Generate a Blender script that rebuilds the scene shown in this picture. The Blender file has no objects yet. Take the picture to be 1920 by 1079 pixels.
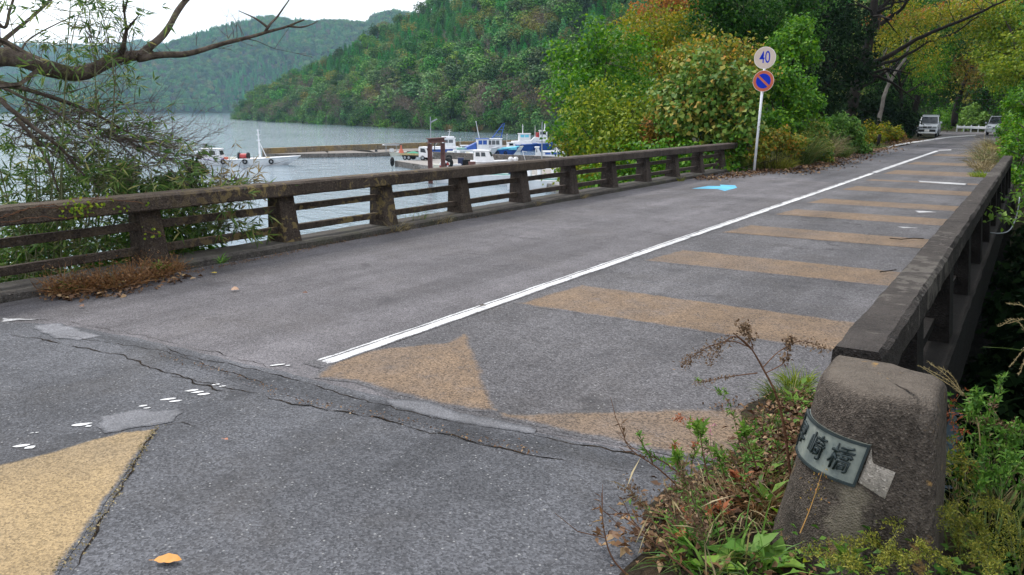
import bpy, bmesh, math, random
import numpy as np
from mathutils import Vector, Matrix, noise

PI = math.pi
R = math.radians
S = -0.007           # the bridge and its road fall very slightly away from the camera
WZ = -5.8            # lake level
SC = bpy.context.scene
COL = SC.collection

# ------------------------------------------------------------------ camera, sky, sun, exposure
cam_data = bpy.data.cameras.new('camera')
cam_data.lens = 27.19
cam_data.sensor_width = 36.0
cam_data.clip_start = 0.05
cam_data.clip_end = 9000.0
cam = bpy.data.objects.new('camera', cam_data)
COL.objects.link(cam)
cam.location = (0, 0, 1.6)
cam.rotation_euler = (R(90 - 12.99), 0, R(33.635))
SC.camera = cam

SUN_EL, SUN_AZ = R(52), R(-75)      # azimuth from +Y towards +X: the sun stands over the lake, to the left
world = bpy.data.worlds.new('World')
SC.world = world
world.use_nodes = True
wn = world.node_tree
wn.nodes.clear()
def W_(t): return wn.nodes.new(t)
w_out, w_bg, w_sky, w_tc = W_('ShaderNodeOutputWorld'), W_('ShaderNodeBackground'), W_('ShaderNodeTexSky'), W_('ShaderNodeTexCoord')
w_sky.sky_type = 'NISHITA'
w_sky.sun_disc = False
w_sky.sun_elevation = SUN_EL
w_sky.sun_rotation = SUN_AZ
w_map, w_n, w_ramp, w_mix = W_('ShaderNodeMapping'), W_('ShaderNodeTexNoise'), W_('ShaderNodeValToRGB'), W_('ShaderNodeMixRGB')
w_map.inputs['Scale'].default_value = (2.2, 2.2, 6.0)
w_n.inputs['Scale'].default_value = 1.6
w_n.inputs['Detail'].default_value = 6
w_ramp.color_ramp.elements[0].position = 0.28
w_ramp.color_ramp.elements[0].color = (5.4, 5.9, 6.7, 1)
w_ramp.color_ramp.elements[1].position = 0.62
w_ramp.color_ramp.elements[1].color = (12.5, 12.6, 12.8, 1)
w_mix.inputs['Fac'].default_value = 0.88
wn.links.new(w_tc.outputs['Generated'], w_map.inputs['Vector'])
wn.links.new(w_map.outputs['Vector'], w_n.inputs['Vector'])
wn.links.new(w_n.outputs['Fac'], w_ramp.inputs['Fac'])
wn.links.new(w_sky.outputs['Color'], w_mix.inputs['Color1'])
wn.links.new(w_ramp.outputs['Color'], w_mix.inputs['Color2'])
wn.links.new(w_mix.outputs['Color'], w_bg.inputs['Color'])
w_bg.inputs['Strength'].default_value = 0.086
wn.links.new(w_bg.outputs['Background'], w_out.inputs['Surface'])

sun_data = bpy.data.lights.new('sun', 'SUN')
sun_data.energy = 1.5
sun_data.angle = R(11)
sun_data.color = (1.0, 0.96, 0.90)
sun = bpy.data.objects.new('sun', sun_data)
COL.objects.link(sun)
sd = Vector((math.sin(SUN_AZ) * math.cos(SUN_EL), math.cos(SUN_AZ) * math.cos(SUN_EL), math.sin(SUN_EL)))
sun.rotation_euler = sd.to_track_quat('Z', 'Y').to_euler()

vs = SC.view_settings
SC.display_settings.display_device = 'sRGB'
vs.view_transform = 'Standard'
vs.look = 'None'
vs.exposure = 0.97
vs.gamma = 1.0
vs.use_curve_mapping = False
SC.render.engine = 'CYCLES'
SC.cycles.use_denoising = True
SC.cycles.max_bounces = 6
SC.cycles.diffuse_bounces = 3
SC.cycles.glossy_bounces = 3
SC.cycles.transmission_bounces = 4
SC.cycles.volume_bounces = 2
SC.cycles.transparent_max_bounces = 8
SC.cycles.caustics_reflective = False
SC.cycles.caustics_refractive = False

# ------------------------------------------------------------------ helpers
class NM:
    """a small material builder"""
    def __init__(s, name, rough=0.8, spec=0.3, col=None, metal=0.0):
        s.m = bpy.data.materials.new(name)
        s.m.use_nodes = True
        s.t = s.m.node_tree
        s.b = s.t.nodes['Principled BSDF']
        s.b.inputs['Roughness'].default_value = rough
        s.b.inputs['Specular IOR Level'].default_value = spec
        s.b.inputs['Metallic'].default_value = metal
        if col: s.b.inputs['Base Color'].default_value = (*col, 1)
        s._co = None
    def N(s, t, **kw):
        n = s.t.nodes.new(t)
        for k, v in kw.items():
            if hasattr(n, k): setattr(n, k, v)
            else: n.inputs[k].default_value = v
        return n
    def L(s, a, b): s.t.links.new(a, b)
    def co(s):
        if s._co is None: s._co = s.N('ShaderNodeTexCoord')
        return s._co.outputs['Object']
    def pos(s): return s.N('ShaderNodeNewGeometry').outputs['Position']
    def noise(s, scale, detail=4, rough=0.55, stretch=None, vec=None, dist=0.0):
        n = s.N('ShaderNodeTexNoise')
        n.inputs['Scale'].default_value = scale
        n.inputs['Detail'].default_value = detail
        n.inputs['Roughness'].default_value = rough
        n.inputs['Distortion'].default_value = dist
        v = vec if vec is not None else s.co()
        if stretch:
            mp = s.N('ShaderNodeMapping'); mp.inputs['Scale'].default_value = stretch
            s.L(v, mp.inputs['Vector']); v = mp.outputs['Vector']
        s.L(v, n.inputs['Vector'])
        return n.outputs['Fac']
    def voro(s, scale, feature='F1', out='Distance', vec=None):
        n = s.N('ShaderNodeTexVoronoi', feature=feature)
        n.inputs['Scale'].default_value = scale
        s.L(vec if vec is not None else s.co(), n.inputs['Vector'])
        return n.outputs[out]
    def ramp(s, fac, stops, interp='LINEAR'):
        n = s.N('ShaderNodeValToRGB')
        r = n.color_ramp; r.interpolation = interp
        while len(r.elements) < len(stops): r.elements.new(0.5)
        for e, (p, c) in zip(r.elements, stops):
            e.position = p
            e.color = (*c, 1) if isinstance(c, tuple) else (c, c, c, 1)
        s.L(fac, n.inputs['Fac'])
        return n.outputs['Color']
    def mix(s, fac, a, b, mode='MIX'):
        n = s.N('ShaderNodeMixRGB', blend_type=mode)
        for sock, v in (('Fac', fac), ('Color1', a), ('Color2', b)):
            if hasattr(v, 'links') or hasattr(v, 'is_linked'): s.L(v, n.inputs[sock])
            elif isinstance(v, tuple): n.inputs[sock].default_value = (*v, 1)
            else: n.inputs[sock].default_value = v if sock == 'Fac' else (v, v, v, 1)
        return n.outputs['Color']
    def math(s, op, a, b=0.0):
        n = s.N('ShaderNodeMath', operation=op)
        for i, v in enumerate((a, b)):
            if hasattr(v, 'is_linked'): s.L(v, n.inputs[i])
            else: n.inputs[i].default_value = v
        return n.outputs[0]
    def base(s, c): s.L(c, s.b.inputs['Base Color']); return s
    def bump(s, h, strength=0.4, dist=0.01):
        n = s.N('ShaderNodeBump')
        n.inputs['Strength'].default_value = strength
        n.inputs['Distance'].default_value = dist
        s.L(h, n.inputs['Height'])
        s.L(n.outputs['Normal'], s.b.inputs['Normal'])
        return n

def mesh_np(name, verts, quads, mat, smooth=False):
    """fast mesh from numpy arrays: verts (N,3), quads (M,4)"""
    me = bpy.data.meshes.new(name)
    n, m = len(verts), len(quads)
    me.vertices.add(n); me.loops.add(m * 4); me.polygons.add(m)
    me.vertices.foreach_set('co', np.asarray(verts, dtype=np.float32).ravel())
    me.loops.foreach_set('vertex_index', np.asarray(quads, dtype=np.int32).ravel())
    me.polygons.foreach_set('loop_start', np.arange(0, m * 4, 4, dtype=np.int32))
    me.update(calc_edges=True)
    if smooth: me.polygons.foreach_set('use_smooth', np.ones(m, dtype=bool))
    me.materials.append(mat)
    return me

def link(name, me, parent=None):
    o = bpy.data.objects.new(name, me)
    COL.objects.link(o)
    if parent is not None: o.parent = parent
    return o

def tag(o, label=None, cat=None, group=None, kind=None):
    if label: o['label'] = label
    if cat: o['category'] = cat
    if group: o['group'] = group
    if kind: o['kind'] = kind
    return o

def thing(name, label, cat, loc=(0, 0, 0), rz=0.0, group=None):
    o = bpy.data.objects.new(name, None)
    o.empty_display_size = 0.2
    COL.objects.link(o)
    o.location = loc
    o.rotation_euler = (0, 0, rz)
    return tag(o, label, cat, group)

def copy_tree(o, parent=None):
    c = o.copy(); COL.objects.link(c)
    if parent is not None: c.parent = parent
    for ch in list(o.children): copy_tree(ch, c)
    return c

class MB:
    """collects boxes, tubes and lofts; build() links them as ONE mesh object"""
    def __init__(s): s.v, s.f, s.mi, s.cur = [], [], [], 0
    def add(s, vs_, fs_):
        b = len(s.v); s.v += [tuple(p) for p in vs_]
        for f in fs_: s.f.append(tuple(i + b for i in f)); s.mi.append(s.cur)
        return s
    def box(s, c, d, M=None, taper=1.0):
        x, y, z = d[0] / 2, d[1] / 2, d[2] / 2
        vs_ = []
        for k, t in ((-z, 1.0), (z, taper)):
            for a, b in ((-x, -y), (x, -y), (x, y), (-x, y)):
                p = Vector((a * t, b * t, k))
                if M is not None: p = M @ p
                vs_.append((p.x + c[0], p.y + c[1], p.z + c[2]))
        return s.add(vs_, [(3, 2, 1, 0), (4, 5, 6, 7), (0, 1, 5, 4), (1, 2, 6, 5), (2, 3, 7, 6), (3, 0, 4, 7)])
    def tube(s, pts, rad, n=7, cap=True):
        pts = [Vector(p) for p in pts]
        if not hasattr(rad, '__len__'): rad = [rad] * len(pts)
        b = len(s.v); ref = Vector((0.13, 0.27, 0.95))
        vs_, fs_ = [], []
        for i, p in enumerate(pts):
            d = (pts[min(i + 1, len(pts) - 1)] - pts[max(i - 1, 0)])
            d = d.normalized() if d.length > 1e-9 else Vector((0, 0, 1))
            u = d.cross(ref)
            if u.length < 0.05: u = d.cross(Vector((1, 0, 0)))
            u.normalize(); w = d.cross(u)
            for k in range(n):
                a = 2 * PI * k / n
                vs_.append(p + (u * math.cos(a) + w * math.sin(a)) * rad[i])
        for i in range(len(pts) - 1):
            for k in range(n):
                fs_.append((i * n + k, i * n + (k + 1) % n, (i + 1) * n + (k + 1) % n, (i + 1) * n + k))
        if cap:
            fs_.append(tuple(range(n - 1, -1, -1))); fs_.append(tuple(range((len(pts) - 1) * n, len(pts) * n)))
        return s.add(vs_, fs_)
    def loft(s, rings, closed=True, caps=True):
        n = len(rings[0]); vs_ = [p for r in rings for p in r]; fs_ = []
        for i in range(len(rings) - 1):
            for k in range(n if closed else n - 1):
                fs_.append((i * n + k, i * n + (k + 1) % n, (i + 1) * n + (k + 1) % n, (i + 1) * n + k))
        if caps:
            fs_.append(tuple(range(n - 1, -1, -1))); fs_.append(tuple(range((len(rings) - 1) * n, len(rings) * n)))
        return s.add(vs_, fs_)
    def prism(s, poly, z0, z1):
        return s.loft([[(x, y, z0) for x, y in poly], [(x, y, z1) for x, y in poly]])
    def extr(s, poly_xz, y0, y1):
        """outline in the x-z plane pushed along y"""
        return s.loft([[(x, y0, z) for x, z in poly_xz], [(x, y1, z) for x, z in poly_xz]])
    def cyl(s, c, r, h, n=12, axis='z', r2=None):
        d = {'x': Vector((1, 0, 0)), 'y': Vector((0, 1, 0)), 'z': Vector((0, 0, 1))}[axis]
        c = Vector(c)
        return s.tube([c - d * h / 2, c + d * h / 2], [r, r if r2 is None else r2], n)
    def poly(s, pts): return s.add(pts, [tuple(range(len(pts)))])
    def torus(s, c, R_, r, axis='y', n=14, k=6):
        vs_, fs_ = [], []
        for i in range(n):
            a = 2 * PI * i / n
            for j in range(k):
                b = 2 * PI * j / k
                q = R_ + r * math.cos(b); h = r * math.sin(b)
                p = {'z': (q * math.cos(a), q * math.sin(a), h), 'y': (q * math.cos(a), h, q * math.sin(a)), 'x': (h, q * math.cos(a), q * math.sin(a))}[axis]
                vs_.append((p[0] + c[0], p[1] + c[1], p[2] + c[2]))
        for i in range(n):
            for j in range(k):
                fs_.append((i * k + j, ((i + 1) % n) * k + j, ((i + 1) % n) * k + (j + 1) % k, i * k + (j + 1) % k))
        return s.add(vs_, fs_)
    def build(s, name, mat, parent=None, smooth=False, shear=False, world=False, bevel=0.0, fix=True):
        """world: the points were given in world space, the parent stands unrotated"""
        off = Vector(parent.location) if (world and parent is not None) else Vector((0, 0, 0))
        if world and parent is not None and parent.parent is not None: off = Vector(parent.parent.location)
        vs_ = [(p[0] - off.x, p[1] - off.y, p[2] + (S * p[1] if shear else 0) - off.z) for p in s.v]
        me = bpy.data.meshes.new(name)
        me.from_pydata(vs_, [], s.f)
        mats = mat if isinstance(mat, (list, tuple)) else [mat]
        for m in mats: me.materials.append(m)
        if len(mats) > 1:
            for p, i in zip(me.polygons, s.mi): p.material_index = i
        if fix:
            bm = bmesh.new(); bm.from_mesh(me)
            bmesh.ops.recalc_face_normals(bm, faces=bm.faces)
            bm.to_mesh(me); bm.free()
        if smooth:
            for p in me.polygons: p.use_smooth = True
        o = link(name, me, parent)
        if bevel > 0:
            md = o.modifiers.new('bevel', 'BEVEL'); md.width = bevel; md.segments = 2; md.limit_method = 'ANGLE'; md.angle_limit = R(35)
        return o

def rot(rx=0, ry=0, rz=0):
    return Matrix.Rotation(rz, 3, 'Z') @ Matrix.Rotation(ry, 3, 'Y') @ Matrix.Rotation(rx, 3, 'X')

def fbm(x, y, sc, oct=4):
    v, a, t = 0.0, 1.0, 0.0
    for _ in range(oct):
        v += a * noise.noise(Vector((x * sc, y * sc, 3.7))); t += a; a *= 0.5; sc *= 2
    return v / t

def spline(pts, n):
    """points along a Catmull-Rom curve through pts"""
    P = [Vector(p) for p in pts]; P = [2 * P[0] - P[1]] + P + [2 * P[-1] - P[-2]]
    out = []; m = len(P) - 3
    for i in range(n):
        t = i / (n - 1) * m; k = min(int(t), m - 1); u = t - k
        a, b, c, d = P[k:k + 4]
        out.append(0.5 * ((2 * b) + (c - a) * u + (2 * a - 5 * b + 4 * c - d) * u * u + (3 * b - a - 3 * c + d) * u ** 3))
    return out

# ------------------------------------------------------------------ materials
def asphalt(q, dark, light, fleck=0.5, stain=(0.085, 0.072, 0.058), stain_amt=0.35, fine=1.0):
    """colour, height and single-stone values of worn asphalt"""
    stones = q.voro(120 * fine, out='Color')
    sep = q.N('ShaderNodeSeparateColor'); q.L(stones, sep.inputs['Color'])
    val = q.ramp(sep.outputs[0], [(0.0, dark), (0.75, light), (1.0, tuple(min(1, c * 1.3) for c in light))])
    c = q.mix(1.0, val, q.ramp(q.noise(0.55, 6, 0.62), [(0.3, 0.68), (0.7, 1.24)]), 'MULTIPLY')
    c = q.mix(1.0, c, q.ramp(q.noise(5.0, 5, 0.6), [(0.3, 0.88), (0.7, 1.1)]), 'MULTIPLY')
    # wheel paths and drips drawn out along the road
    c = q.mix(1.0, c, q.ramp(q.noise(1.0, 4, 0.55, stretch=(1.5, 0.10, 1)), [(0.32, 0.76), (0.68, 1.18)]), 'MULTIPLY')
    c = q.mix(1.0, c, q.ramp(q.noise(1.0, 5, 0.7, stretch=(9, 0.8, 1)), [(0.35, 0.93), (0.65, 1.05)]), 'MULTIPLY')
    st = q.ramp(q.noise(0.9, 7, 0.7, dist=0.6), [(0.5, 0.0), (0.72, 1.0)])
    c = q.mix(q.math('MULTIPLY', st, stain_amt), c, stain)
    spots = q.ramp(q.noise(2.3, 6, 0.75, dist=0.3), [(0.57, 0.0), (0.68, 0.7)])
    c = q.mix(spots, c, tuple(x * 0.8 for x in dark))
    v2 = q.N('ShaderNodeTexVoronoi'); v2.inputs['Scale'].default_value = 62 * fine
    q.L(q.co(), v2.inputs['Vector'])
    s2 = q.N('ShaderNodeSeparateColor'); q.L(v2.outputs['Color'], s2.inputs['Color'])
    pick = q.ramp(s2.outputs[1], [(1 - 0.07 * fleck, 0.0), (1 - 0.07 * fleck + 0.01, 1.0)], 'CONSTANT')
    near = q.ramp(v2.outputs['Distance'], [(0.20, 1.0), (0.36, 0.0)])
    c = q.mix(q.math('MULTIPLY', q.math('MULTIPLY', pick, near), 0.75), c, (0.33, 0.33, 0.33))
    h = q.math('ADD', q.voro(120 * fine), q.math('MULTIPLY', q.noise(300 * fine, 2), 0.5))
    return c, h, sep.outputs[0]
AS = {'near': ((0.046, 0.047, 0.053), (0.112, 0.114, 0.126), 1.0, 1.0), 'joint': ((0.030, 0.031, 0.035), (0.076, 0.078, 0.087), 0.6, 1.0),
      'left': ((0.066, 0.062, 0.067), (0.152, 0.143, 0.152), 0.5, 1.15), 'right': ((0.048, 0.046, 0.050), (0.128, 0.123, 0.130), 0.8, 0.9), 'dark': ((0.058, 0.056, 0.062), (0.125, 0.121, 0.131), 0.4, 1.1)}
def mat_asphalt(name, k, k2=None, stain_amt=0.25):
    """with k2 the sheet fades raggedly into another surface towards its edge (attribute wear)"""
    q = NM(name, 0.85, 0.22)
    d, l, fl, fi = AS[k]
    c, h, sv = asphalt(q, d, l, fl, stain_amt=stain_amt, fine=fi)
    if k2:
        d2, l2, fl2, fi2 = AS[k2]
        c2, h2, sv2 = asphalt(q, d2, l2, fl2, stain_amt=stain_amt, fine=fi2)
        c = q.mix(wear_mask(q, 0.35, 0.7), c2, c)
    q.base(c); q.bump(h, 0.7, 0.005)
    return q.m
def wear_mask(q, mid, soft, big=0.45, fine=0.35, scale=1.0, stretch=None):
    at = q.N('ShaderNodeAttribute'); at.attribute_name = 'wear'
    n = q.math('ADD', q.math('MULTIPLY', q.math('SUBTRACT', q.noise(7 * scale, 6, 0.7, stretch=stretch), 0.5), big * 2), q.math('MULTIPLY', q.math('SUBTRACT', q.noise(95 * scale, 3, 0.6), 0.5), fine * 2))
    return q.ramp(q.math('ADD', at.outputs['Fac'], n), [(max(0.0, mid - soft / 2), 0.0), (min(1.0, mid + soft / 2), 1.0)])
def mat_paint(name, col, under, mid=0.45, soft=0.5, grain=0.5, big=0.45, fine=0.35, stretch=None, dirt=0.5):
    q = NM(name, 0.82, 0.22)
    d, l, fl, fi = AS[under]
    c0, h, sv = asphalt(q, d, l, fl, fine=fi)
    g = q.ramp(sv, [(0.0, 1 - grain * 0.75), (0.5, 1.0), (1.0, 1 + grain * 0.5)])
    p = q.mix(1.0, col, g, 'MULTIPLY')
    p = q.mix(1.0, p, q.ramp(q.noise(1.0, 4, 0.6, stretch=(1.5, 0.12, 1)), [(0.32, 0.84), (0.68, 1.12)]), 'MULTIPLY')
    p = q.mix(1.0, p, q.ramp(q.noise(3, 6, 0.65), [(0.3, 0.84), (0.7, 1.13)]), 'MULTIPLY')
    pits = q.ramp(q.noise(150, 3, 0.65), [(0.34, 0.75), (0.46, 0.0)])
    p = q.mix(q.math('MULTIPLY', pits, grain), p, d)
    f = wear_mask(q, mid, soft, big, fine, 1.0, stretch)
    dm = q.ramp(q.noise(0.8, 6, 0.65), [(0.42, 0.0), (0.72, dirt)])
    f = q.math('MULTIPLY', f, q.math('SUBTRACT', 1.0, dm))
    q.base(q.mix(f, c0, p)); q.bump(h, 0.65, 0.005)
    return q.m
M = {}
M['asphalt_near'] = mat_asphalt('asphalt_near', 'near', stain_amt=0.22)
M['asphalt_joint'] = mat_asphalt('asphalt_joint', 'joint', 'near', 0.25)
M['asphalt_left'] = mat_asphalt('asphalt_left', 'left', stain_amt=0.25)
M['asphalt_right'] = mat_asphalt('asphalt_right', 'right', stain_amt=0.2)
M['asphalt_dark'] = mat_asphalt('asphalt_dark', 'dark', 'left', 0.2)
AS['patch'] = ((0.130, 0.130, 0.142), (0.205, 0.206, 0.222), 0.2, 1.5)
M['patch'] = mat_asphalt('patch', 'patch', 'near', 0.2)
M['ochre'] = mat_paint('ochre_paint', (0.198, 0.136, 0.088), 'right', 0.66, 0.62, 0.8, 0.7, 0.4)
M['ochre_bright'] = mat_paint('ochre_bright_paint', (0.34, 0.245, 0.132), 'near', 0.52, 0.60, 0.55, 0.6, dirt=0.42)
M['white_paint'] = mat_paint('white_road_paint', (0.66, 0.66, 0.67), 'right', 0.60, 0.14, 0.3, 0.72, 0.42, (1.6, 0.35, 1), 0.25)
M['white_worn'] = mat_paint('worn_white_road_paint', (0.50, 0.50, 0.51), 'right', 0.60, 0.5, 0.4)
M['white_edge'] = mat_paint('white_edge_paint', (0.58, 0.58, 0.59), 'dark', 0.30, 0.3, 0.3, 0.25, 0.2)
M['blue_paint'] = mat_paint('blue_road_paint', (0.115, 0.42, 0.62), 'left', 0.30, 0.35, 0.3, 0.25)
M['fleck_paint'] = mat_paint('white_fleck_paint', (0.72, 0.72, 0.73), 'near', 0.28, 0.25, 0.2, 0.3, 0.3, dirt=0.1)

def mat_concrete(name, dark, light, lichen=None, lichen_amt=0.0, pits=60, streak=0.5, moss=0.0, bumpd=0.012, lichen_y=None, drip=False, grit=1.0):
    q = NM(name, 0.9, 0.2)
    n1 = q.noise(1.7, 7, 0.65)
    c = q.ramp(n1, [(0.28, dark), (0.72, light)])
    n2 = q.noise(34, 5, 0.7)
    c = q.mix(1.0, c, q.ramp(n2, [(0.3, max(0.2, 1 - 0.34 * grit)), (0.5, 1.0), (0.72, 1 + 0.32 * grit)]), 'MULTIPLY')
    st = q.noise(1.0, 5, 0.65, stretch=(9, 9, 0.7))
    c = q.mix(q.math('MULTIPLY', q.ramp(st, [(0.46, 0.0), (0.66, 1.0)]), streak), c, tuple(x * 0.5 for x in dark))
    gv = q.voro(pits, out='Color'); sp = q.N('ShaderNodeSeparateColor'); q.L(gv, sp.inputs['Color'])
    c = q.mix(q.ramp(sp.outputs[0], [(0.84, 0.0), (0.98, 0.5)]), c, tuple(min(1, x * 1.7) for x in light))
    c = q.mix(q.ramp(sp.outputs[1], [(0.80, 0.0), (0.95, 0.7)]), c, tuple(x * 0.42 for x in dark))
    # upward faces are paler, in patches
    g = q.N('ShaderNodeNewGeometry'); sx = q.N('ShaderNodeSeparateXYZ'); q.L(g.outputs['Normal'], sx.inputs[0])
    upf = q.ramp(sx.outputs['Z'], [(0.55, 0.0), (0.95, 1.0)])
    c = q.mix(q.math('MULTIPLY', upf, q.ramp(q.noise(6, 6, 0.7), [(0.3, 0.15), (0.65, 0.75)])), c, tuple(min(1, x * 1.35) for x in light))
    if lichen:
        ln = q.noise(9.0, 6, 0.62, dist=0.5)
        rg = q.noise(0.45, 2, 0.5)
        yy = q.N('ShaderNodeSeparateXYZ'); q.L(q.pos(), yy.inputs[0])
        lf = q.ramp(q.math('ADD', q.math('MULTIPLY', ln, 0.75), q.math('MULTIPLY', rg, 0.45)), [(0.66 - lichen_amt, 0.0), (0.70 - lichen_amt, 0.85)])
        if lichen_y: lf = q.math('MULTIPLY', lf, q.ramp(q.math('MULTIPLY', yy.outputs['Y'], 0.05), [(lichen_y[0] * 0.05, 0.12), (lichen_y[1] * 0.05, 1.0), (lichen_y[2] * 0.05, 1.0), (lichen_y[3] * 0.05, 0.15)]))
        c = q.mix(lf, c, lichen)
    if drip:                                              # pale lime runs below the name plate
        px_ = q.N('ShaderNodeSeparateXYZ'); q.L(q.pos(), px_.inputs[0])
        a_ = q.ramp(q.math('ADD', q.math('MULTIPLY', px_.outputs['X'], -1.0), q.math('MULTIPLY', q.math('SUBTRACT', q.noise(14, 3), 0.5), 0.10)), [(0.30, 0.0), (0.335, 1.0), (0.39, 0.8), (0.43, 0.0)])
        b_ = q.ramp(px_.outputs['Z'], [(0.0, 0.25), (0.37, 1.0), (0.40, 0.0)])
        c = q.mix(q.math('MULTIPLY', a_, q.math('MULTIPLY', b_, q.ramp(st, [(0.3, 1.0), (0.7, 0.35)]))), c, (0.31, 0.27, 0.20))
    if moss:
        mf = q.ramp(q.noise(3, 5, 0.6), [(0.5, 0.0), (0.7, moss)])
        c = q.mix(mf, c, (0.06, 0.07, 0.025))
    q.base(c)
    q.bump(q.math('ADD', q.math('MULTIPLY', n2, 1.0), q.math('MULTIPLY', q.voro(pits), 0.8)), 0.8, bumpd)
    return q.m
M['rail_concrete'] = mat_concrete('rail_concrete', (0.040, 0.030, 0.024), (0.090, 0.070, 0.056), (0.20, 0.150, 0.065), 0.030, pits=80, streak=0.55, lichen_y=(4.6, 5.6, 7.6, 9.5))
M['rail_concrete_far'] = mat_concrete('rail_concrete_plain', (0.044, 0.034, 0.029), (0.095, 0.076, 0.066), None, pits=80, streak=0.7)
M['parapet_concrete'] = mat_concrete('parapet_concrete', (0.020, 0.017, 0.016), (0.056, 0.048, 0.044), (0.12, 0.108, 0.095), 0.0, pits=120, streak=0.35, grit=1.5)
M['parapet_shade'] = mat_concrete('parapet_shade_concrete', (0.006, 0.005, 0.005), (0.014, 0.012, 0.011), None, pits=90, streak=0.5)  # shade below and outside the beam, put into the concrete colour
M['pillar_concrete'] = mat_concrete('pillar_concrete', (0.050, 0.040, 0.033), (0.108, 0.090, 0.074), (0.26, 0.16, 0.06), -0.02, pits=150, streak=0.35, bumpd=0.008, drip=True, grit=1.7)
M['curb_concrete'] = mat_concrete('curb_concrete', (0.042, 0.037, 0.034), (0.092, 0.083, 0.076), None, pits=80, streak=0.4, moss=0.35)
M['mortar'] = mat_concrete('mortar', (0.27, 0.24, 0.205), (0.36, 0.325, 0.285), None, pits=160, streak=0.15, bumpd=0.004)
M['pier_concrete'] = mat_concrete('pier_concrete', (0.11, 0.098, 0.088), (0.20, 0.18, 0.165), None, pits=6, streak=0.5, bumpd=0.03)
M['quay_top'] = mat_concrete('quay_top_concrete', (0.17, 0.155, 0.145), (0.27, 0.25, 0.235), None, pits=6, streak=0.2, bumpd=0.02)
M['breakwater'] = mat_concrete('breakwater_concrete', (0.13, 0.105, 0.08), (0.22, 0.175, 0.125), (0.27, 0.185, 0.07), 0.05, pits=5, streak=0.55, bumpd=0.03)

def mat_soil(name, a, b, c3):
    q = NM(name, 0.95, 0.1)
    c = q.ramp(q.noise(3.5, 7, 0.7), [(0.3, a), (0.5, b), (0.7, c3)])
    c = q.mix(1.0, c, q.ramp(q.noise(40, 5, 0.7), [(0.3, 0.6), (0.7, 1.35)]), 'MULTIPLY')
    q.base(c); q.bump(q.noise(22, 6, 0.7), 0.9, 0.05)
    return q.m
M['soil'] = mat_soil('leafy_soil', (0.020, 0.017, 0.012), (0.040, 0.031, 0.021), (0.070, 0.048, 0.028))
M['bank_soil'] = mat_soil('bank_soil', (0.018, 0.018, 0.010), (0.030, 0.030, 0.016), (0.045, 0.040, 0.022))
M['hill_ground'] = mat_soil('hill_ground', (0.018, 0.030, 0.012), (0.026, 0.042, 0.016), (0.045, 0.050, 0.022))
M['gully_rock'] = mat_soil('gully_rock', (0.012, 0.012, 0.011), (0.022, 0.021, 0.019), (0.035, 0.033, 0.029))

# lake: small wind ripples, longer swells
q = NM('lake_water', 0.05, 0.5, (0.145, 0.205, 0.25))
q.b.inputs['IOR'].default_value = 1.45
p_ = q.pos()
w1 = q.noise(0.30, 4, 0.6, stretch=(1.0, 2.2, 1), vec=p_, dist=0.3)
w2 = q.noise(2.4, 3, 0.6, stretch=(1.0, 1.8, 1), vec=p_)
w3 = q.noise(0.035, 3, 0.5, vec=p_)
calm = q.ramp(w3, [(0.35, 0.45), (0.65, 1.0)])
hh = q.math('MULTIPLY', q.math('ADD', w1, q.math('MULTIPLY', w2, 0.30)), calm)
q.bump(hh, 0.6, 0.55)
M['water'] = q.m

def mat_plain(name, col, rough=0.5, spec=0.4, vary=0.12, scale=6.0, metal=0.0):
    q = NM(name, rough, spec, col, metal)
    n = q.noise(scale, 5, 0.65)
    q.base(q.mix(1.0, col, q.ramp(n, [(0.3, 1 - vary), (0.7, 1 + vary * 0.6)]), 'MULTIPLY'))
    return q.m
M['boat_white'] = mat_plain('boat_white', (0.76, 0.76, 0.78), 0.4, 0.4, 0.14, 1.5)
M['boat_blue'] = mat_plain('boat_blue', (0.020, 0.085, 0.36), 0.45, 0.4, 0.25, 1.5)
M['boat_pale'] = mat_plain('boat_pale_blue', (0.16, 0.56, 0.72), 0.5, 0.4, 0.2, 2)
M['boat_green'] = mat_plain('boat_green', (0.20, 0.36, 0.34), 0.5, 0.4, 0.2, 2)
M['boat_cream'] = mat_plain('boat_cream', (0.70, 0.68, 0.58), 0.45, 0.4, 0.12, 2)
M['boat_red'] = mat_plain('boat_red', (0.42, 0.05, 0.05), 0.5, 0.4, 0.25, 3)
M['boat_purple'] = mat_plain('boat_purple_line', (0.16, 0.12, 0.40), 0.5, 0.4, 0.15, 3)
M['dark_glass'] = mat_plain('dark_glass', (0.015, 0.02, 0.028), 0.06, 0.6, 0.1, 3)
M['black_rubber'] = mat_plain('black_rubber', (0.014, 0.014, 0.015), 0.75, 0.25, 0.3, 12)
M['steel_grey'] = mat_plain('steel_grey', (0.30, 0.33, 0.36), 0.45, 0.5, 0.15, 5, 0.2)
M['rust_red'] = mat_plain('rust_red_steel', (0.165, 0.078, 0.070), 0.75, 0.25, 0.35, 3)
M['orange'] = mat_plain('faded_orange', (0.60, 0.16, 0.10), 0.6, 0.3, 0.2, 6)
M['crate_navy'] = mat_plain('navy_plastic', (0.02, 0.03, 0.09), 0.5, 0.4, 0.2, 4)
M['tarp'] = mat_plain('green_tarp', (0.03, 0.26, 0.15), 0.6, 0.3, 0.25, 4)
M['straw'] = mat_plain('straw_yellow', (0.44, 0.35, 0.18), 0.8, 0.2, 0.3, 4)
M['dry_stalk'] = mat_plain('dry_stalk', (0.30, 0.165, 0.05), 0.8, 0.2, 0.2, 20)
M['silver'] = mat_plain('silver_car_paint', (0.50, 0.53, 0.57), 0.3, 0.5, 0.06, 2, 0.2)
M['car_dark'] = mat_plain('car_dark_trim', (0.022, 0.023, 0.026), 0.5, 0.4, 0.15, 5)
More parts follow.
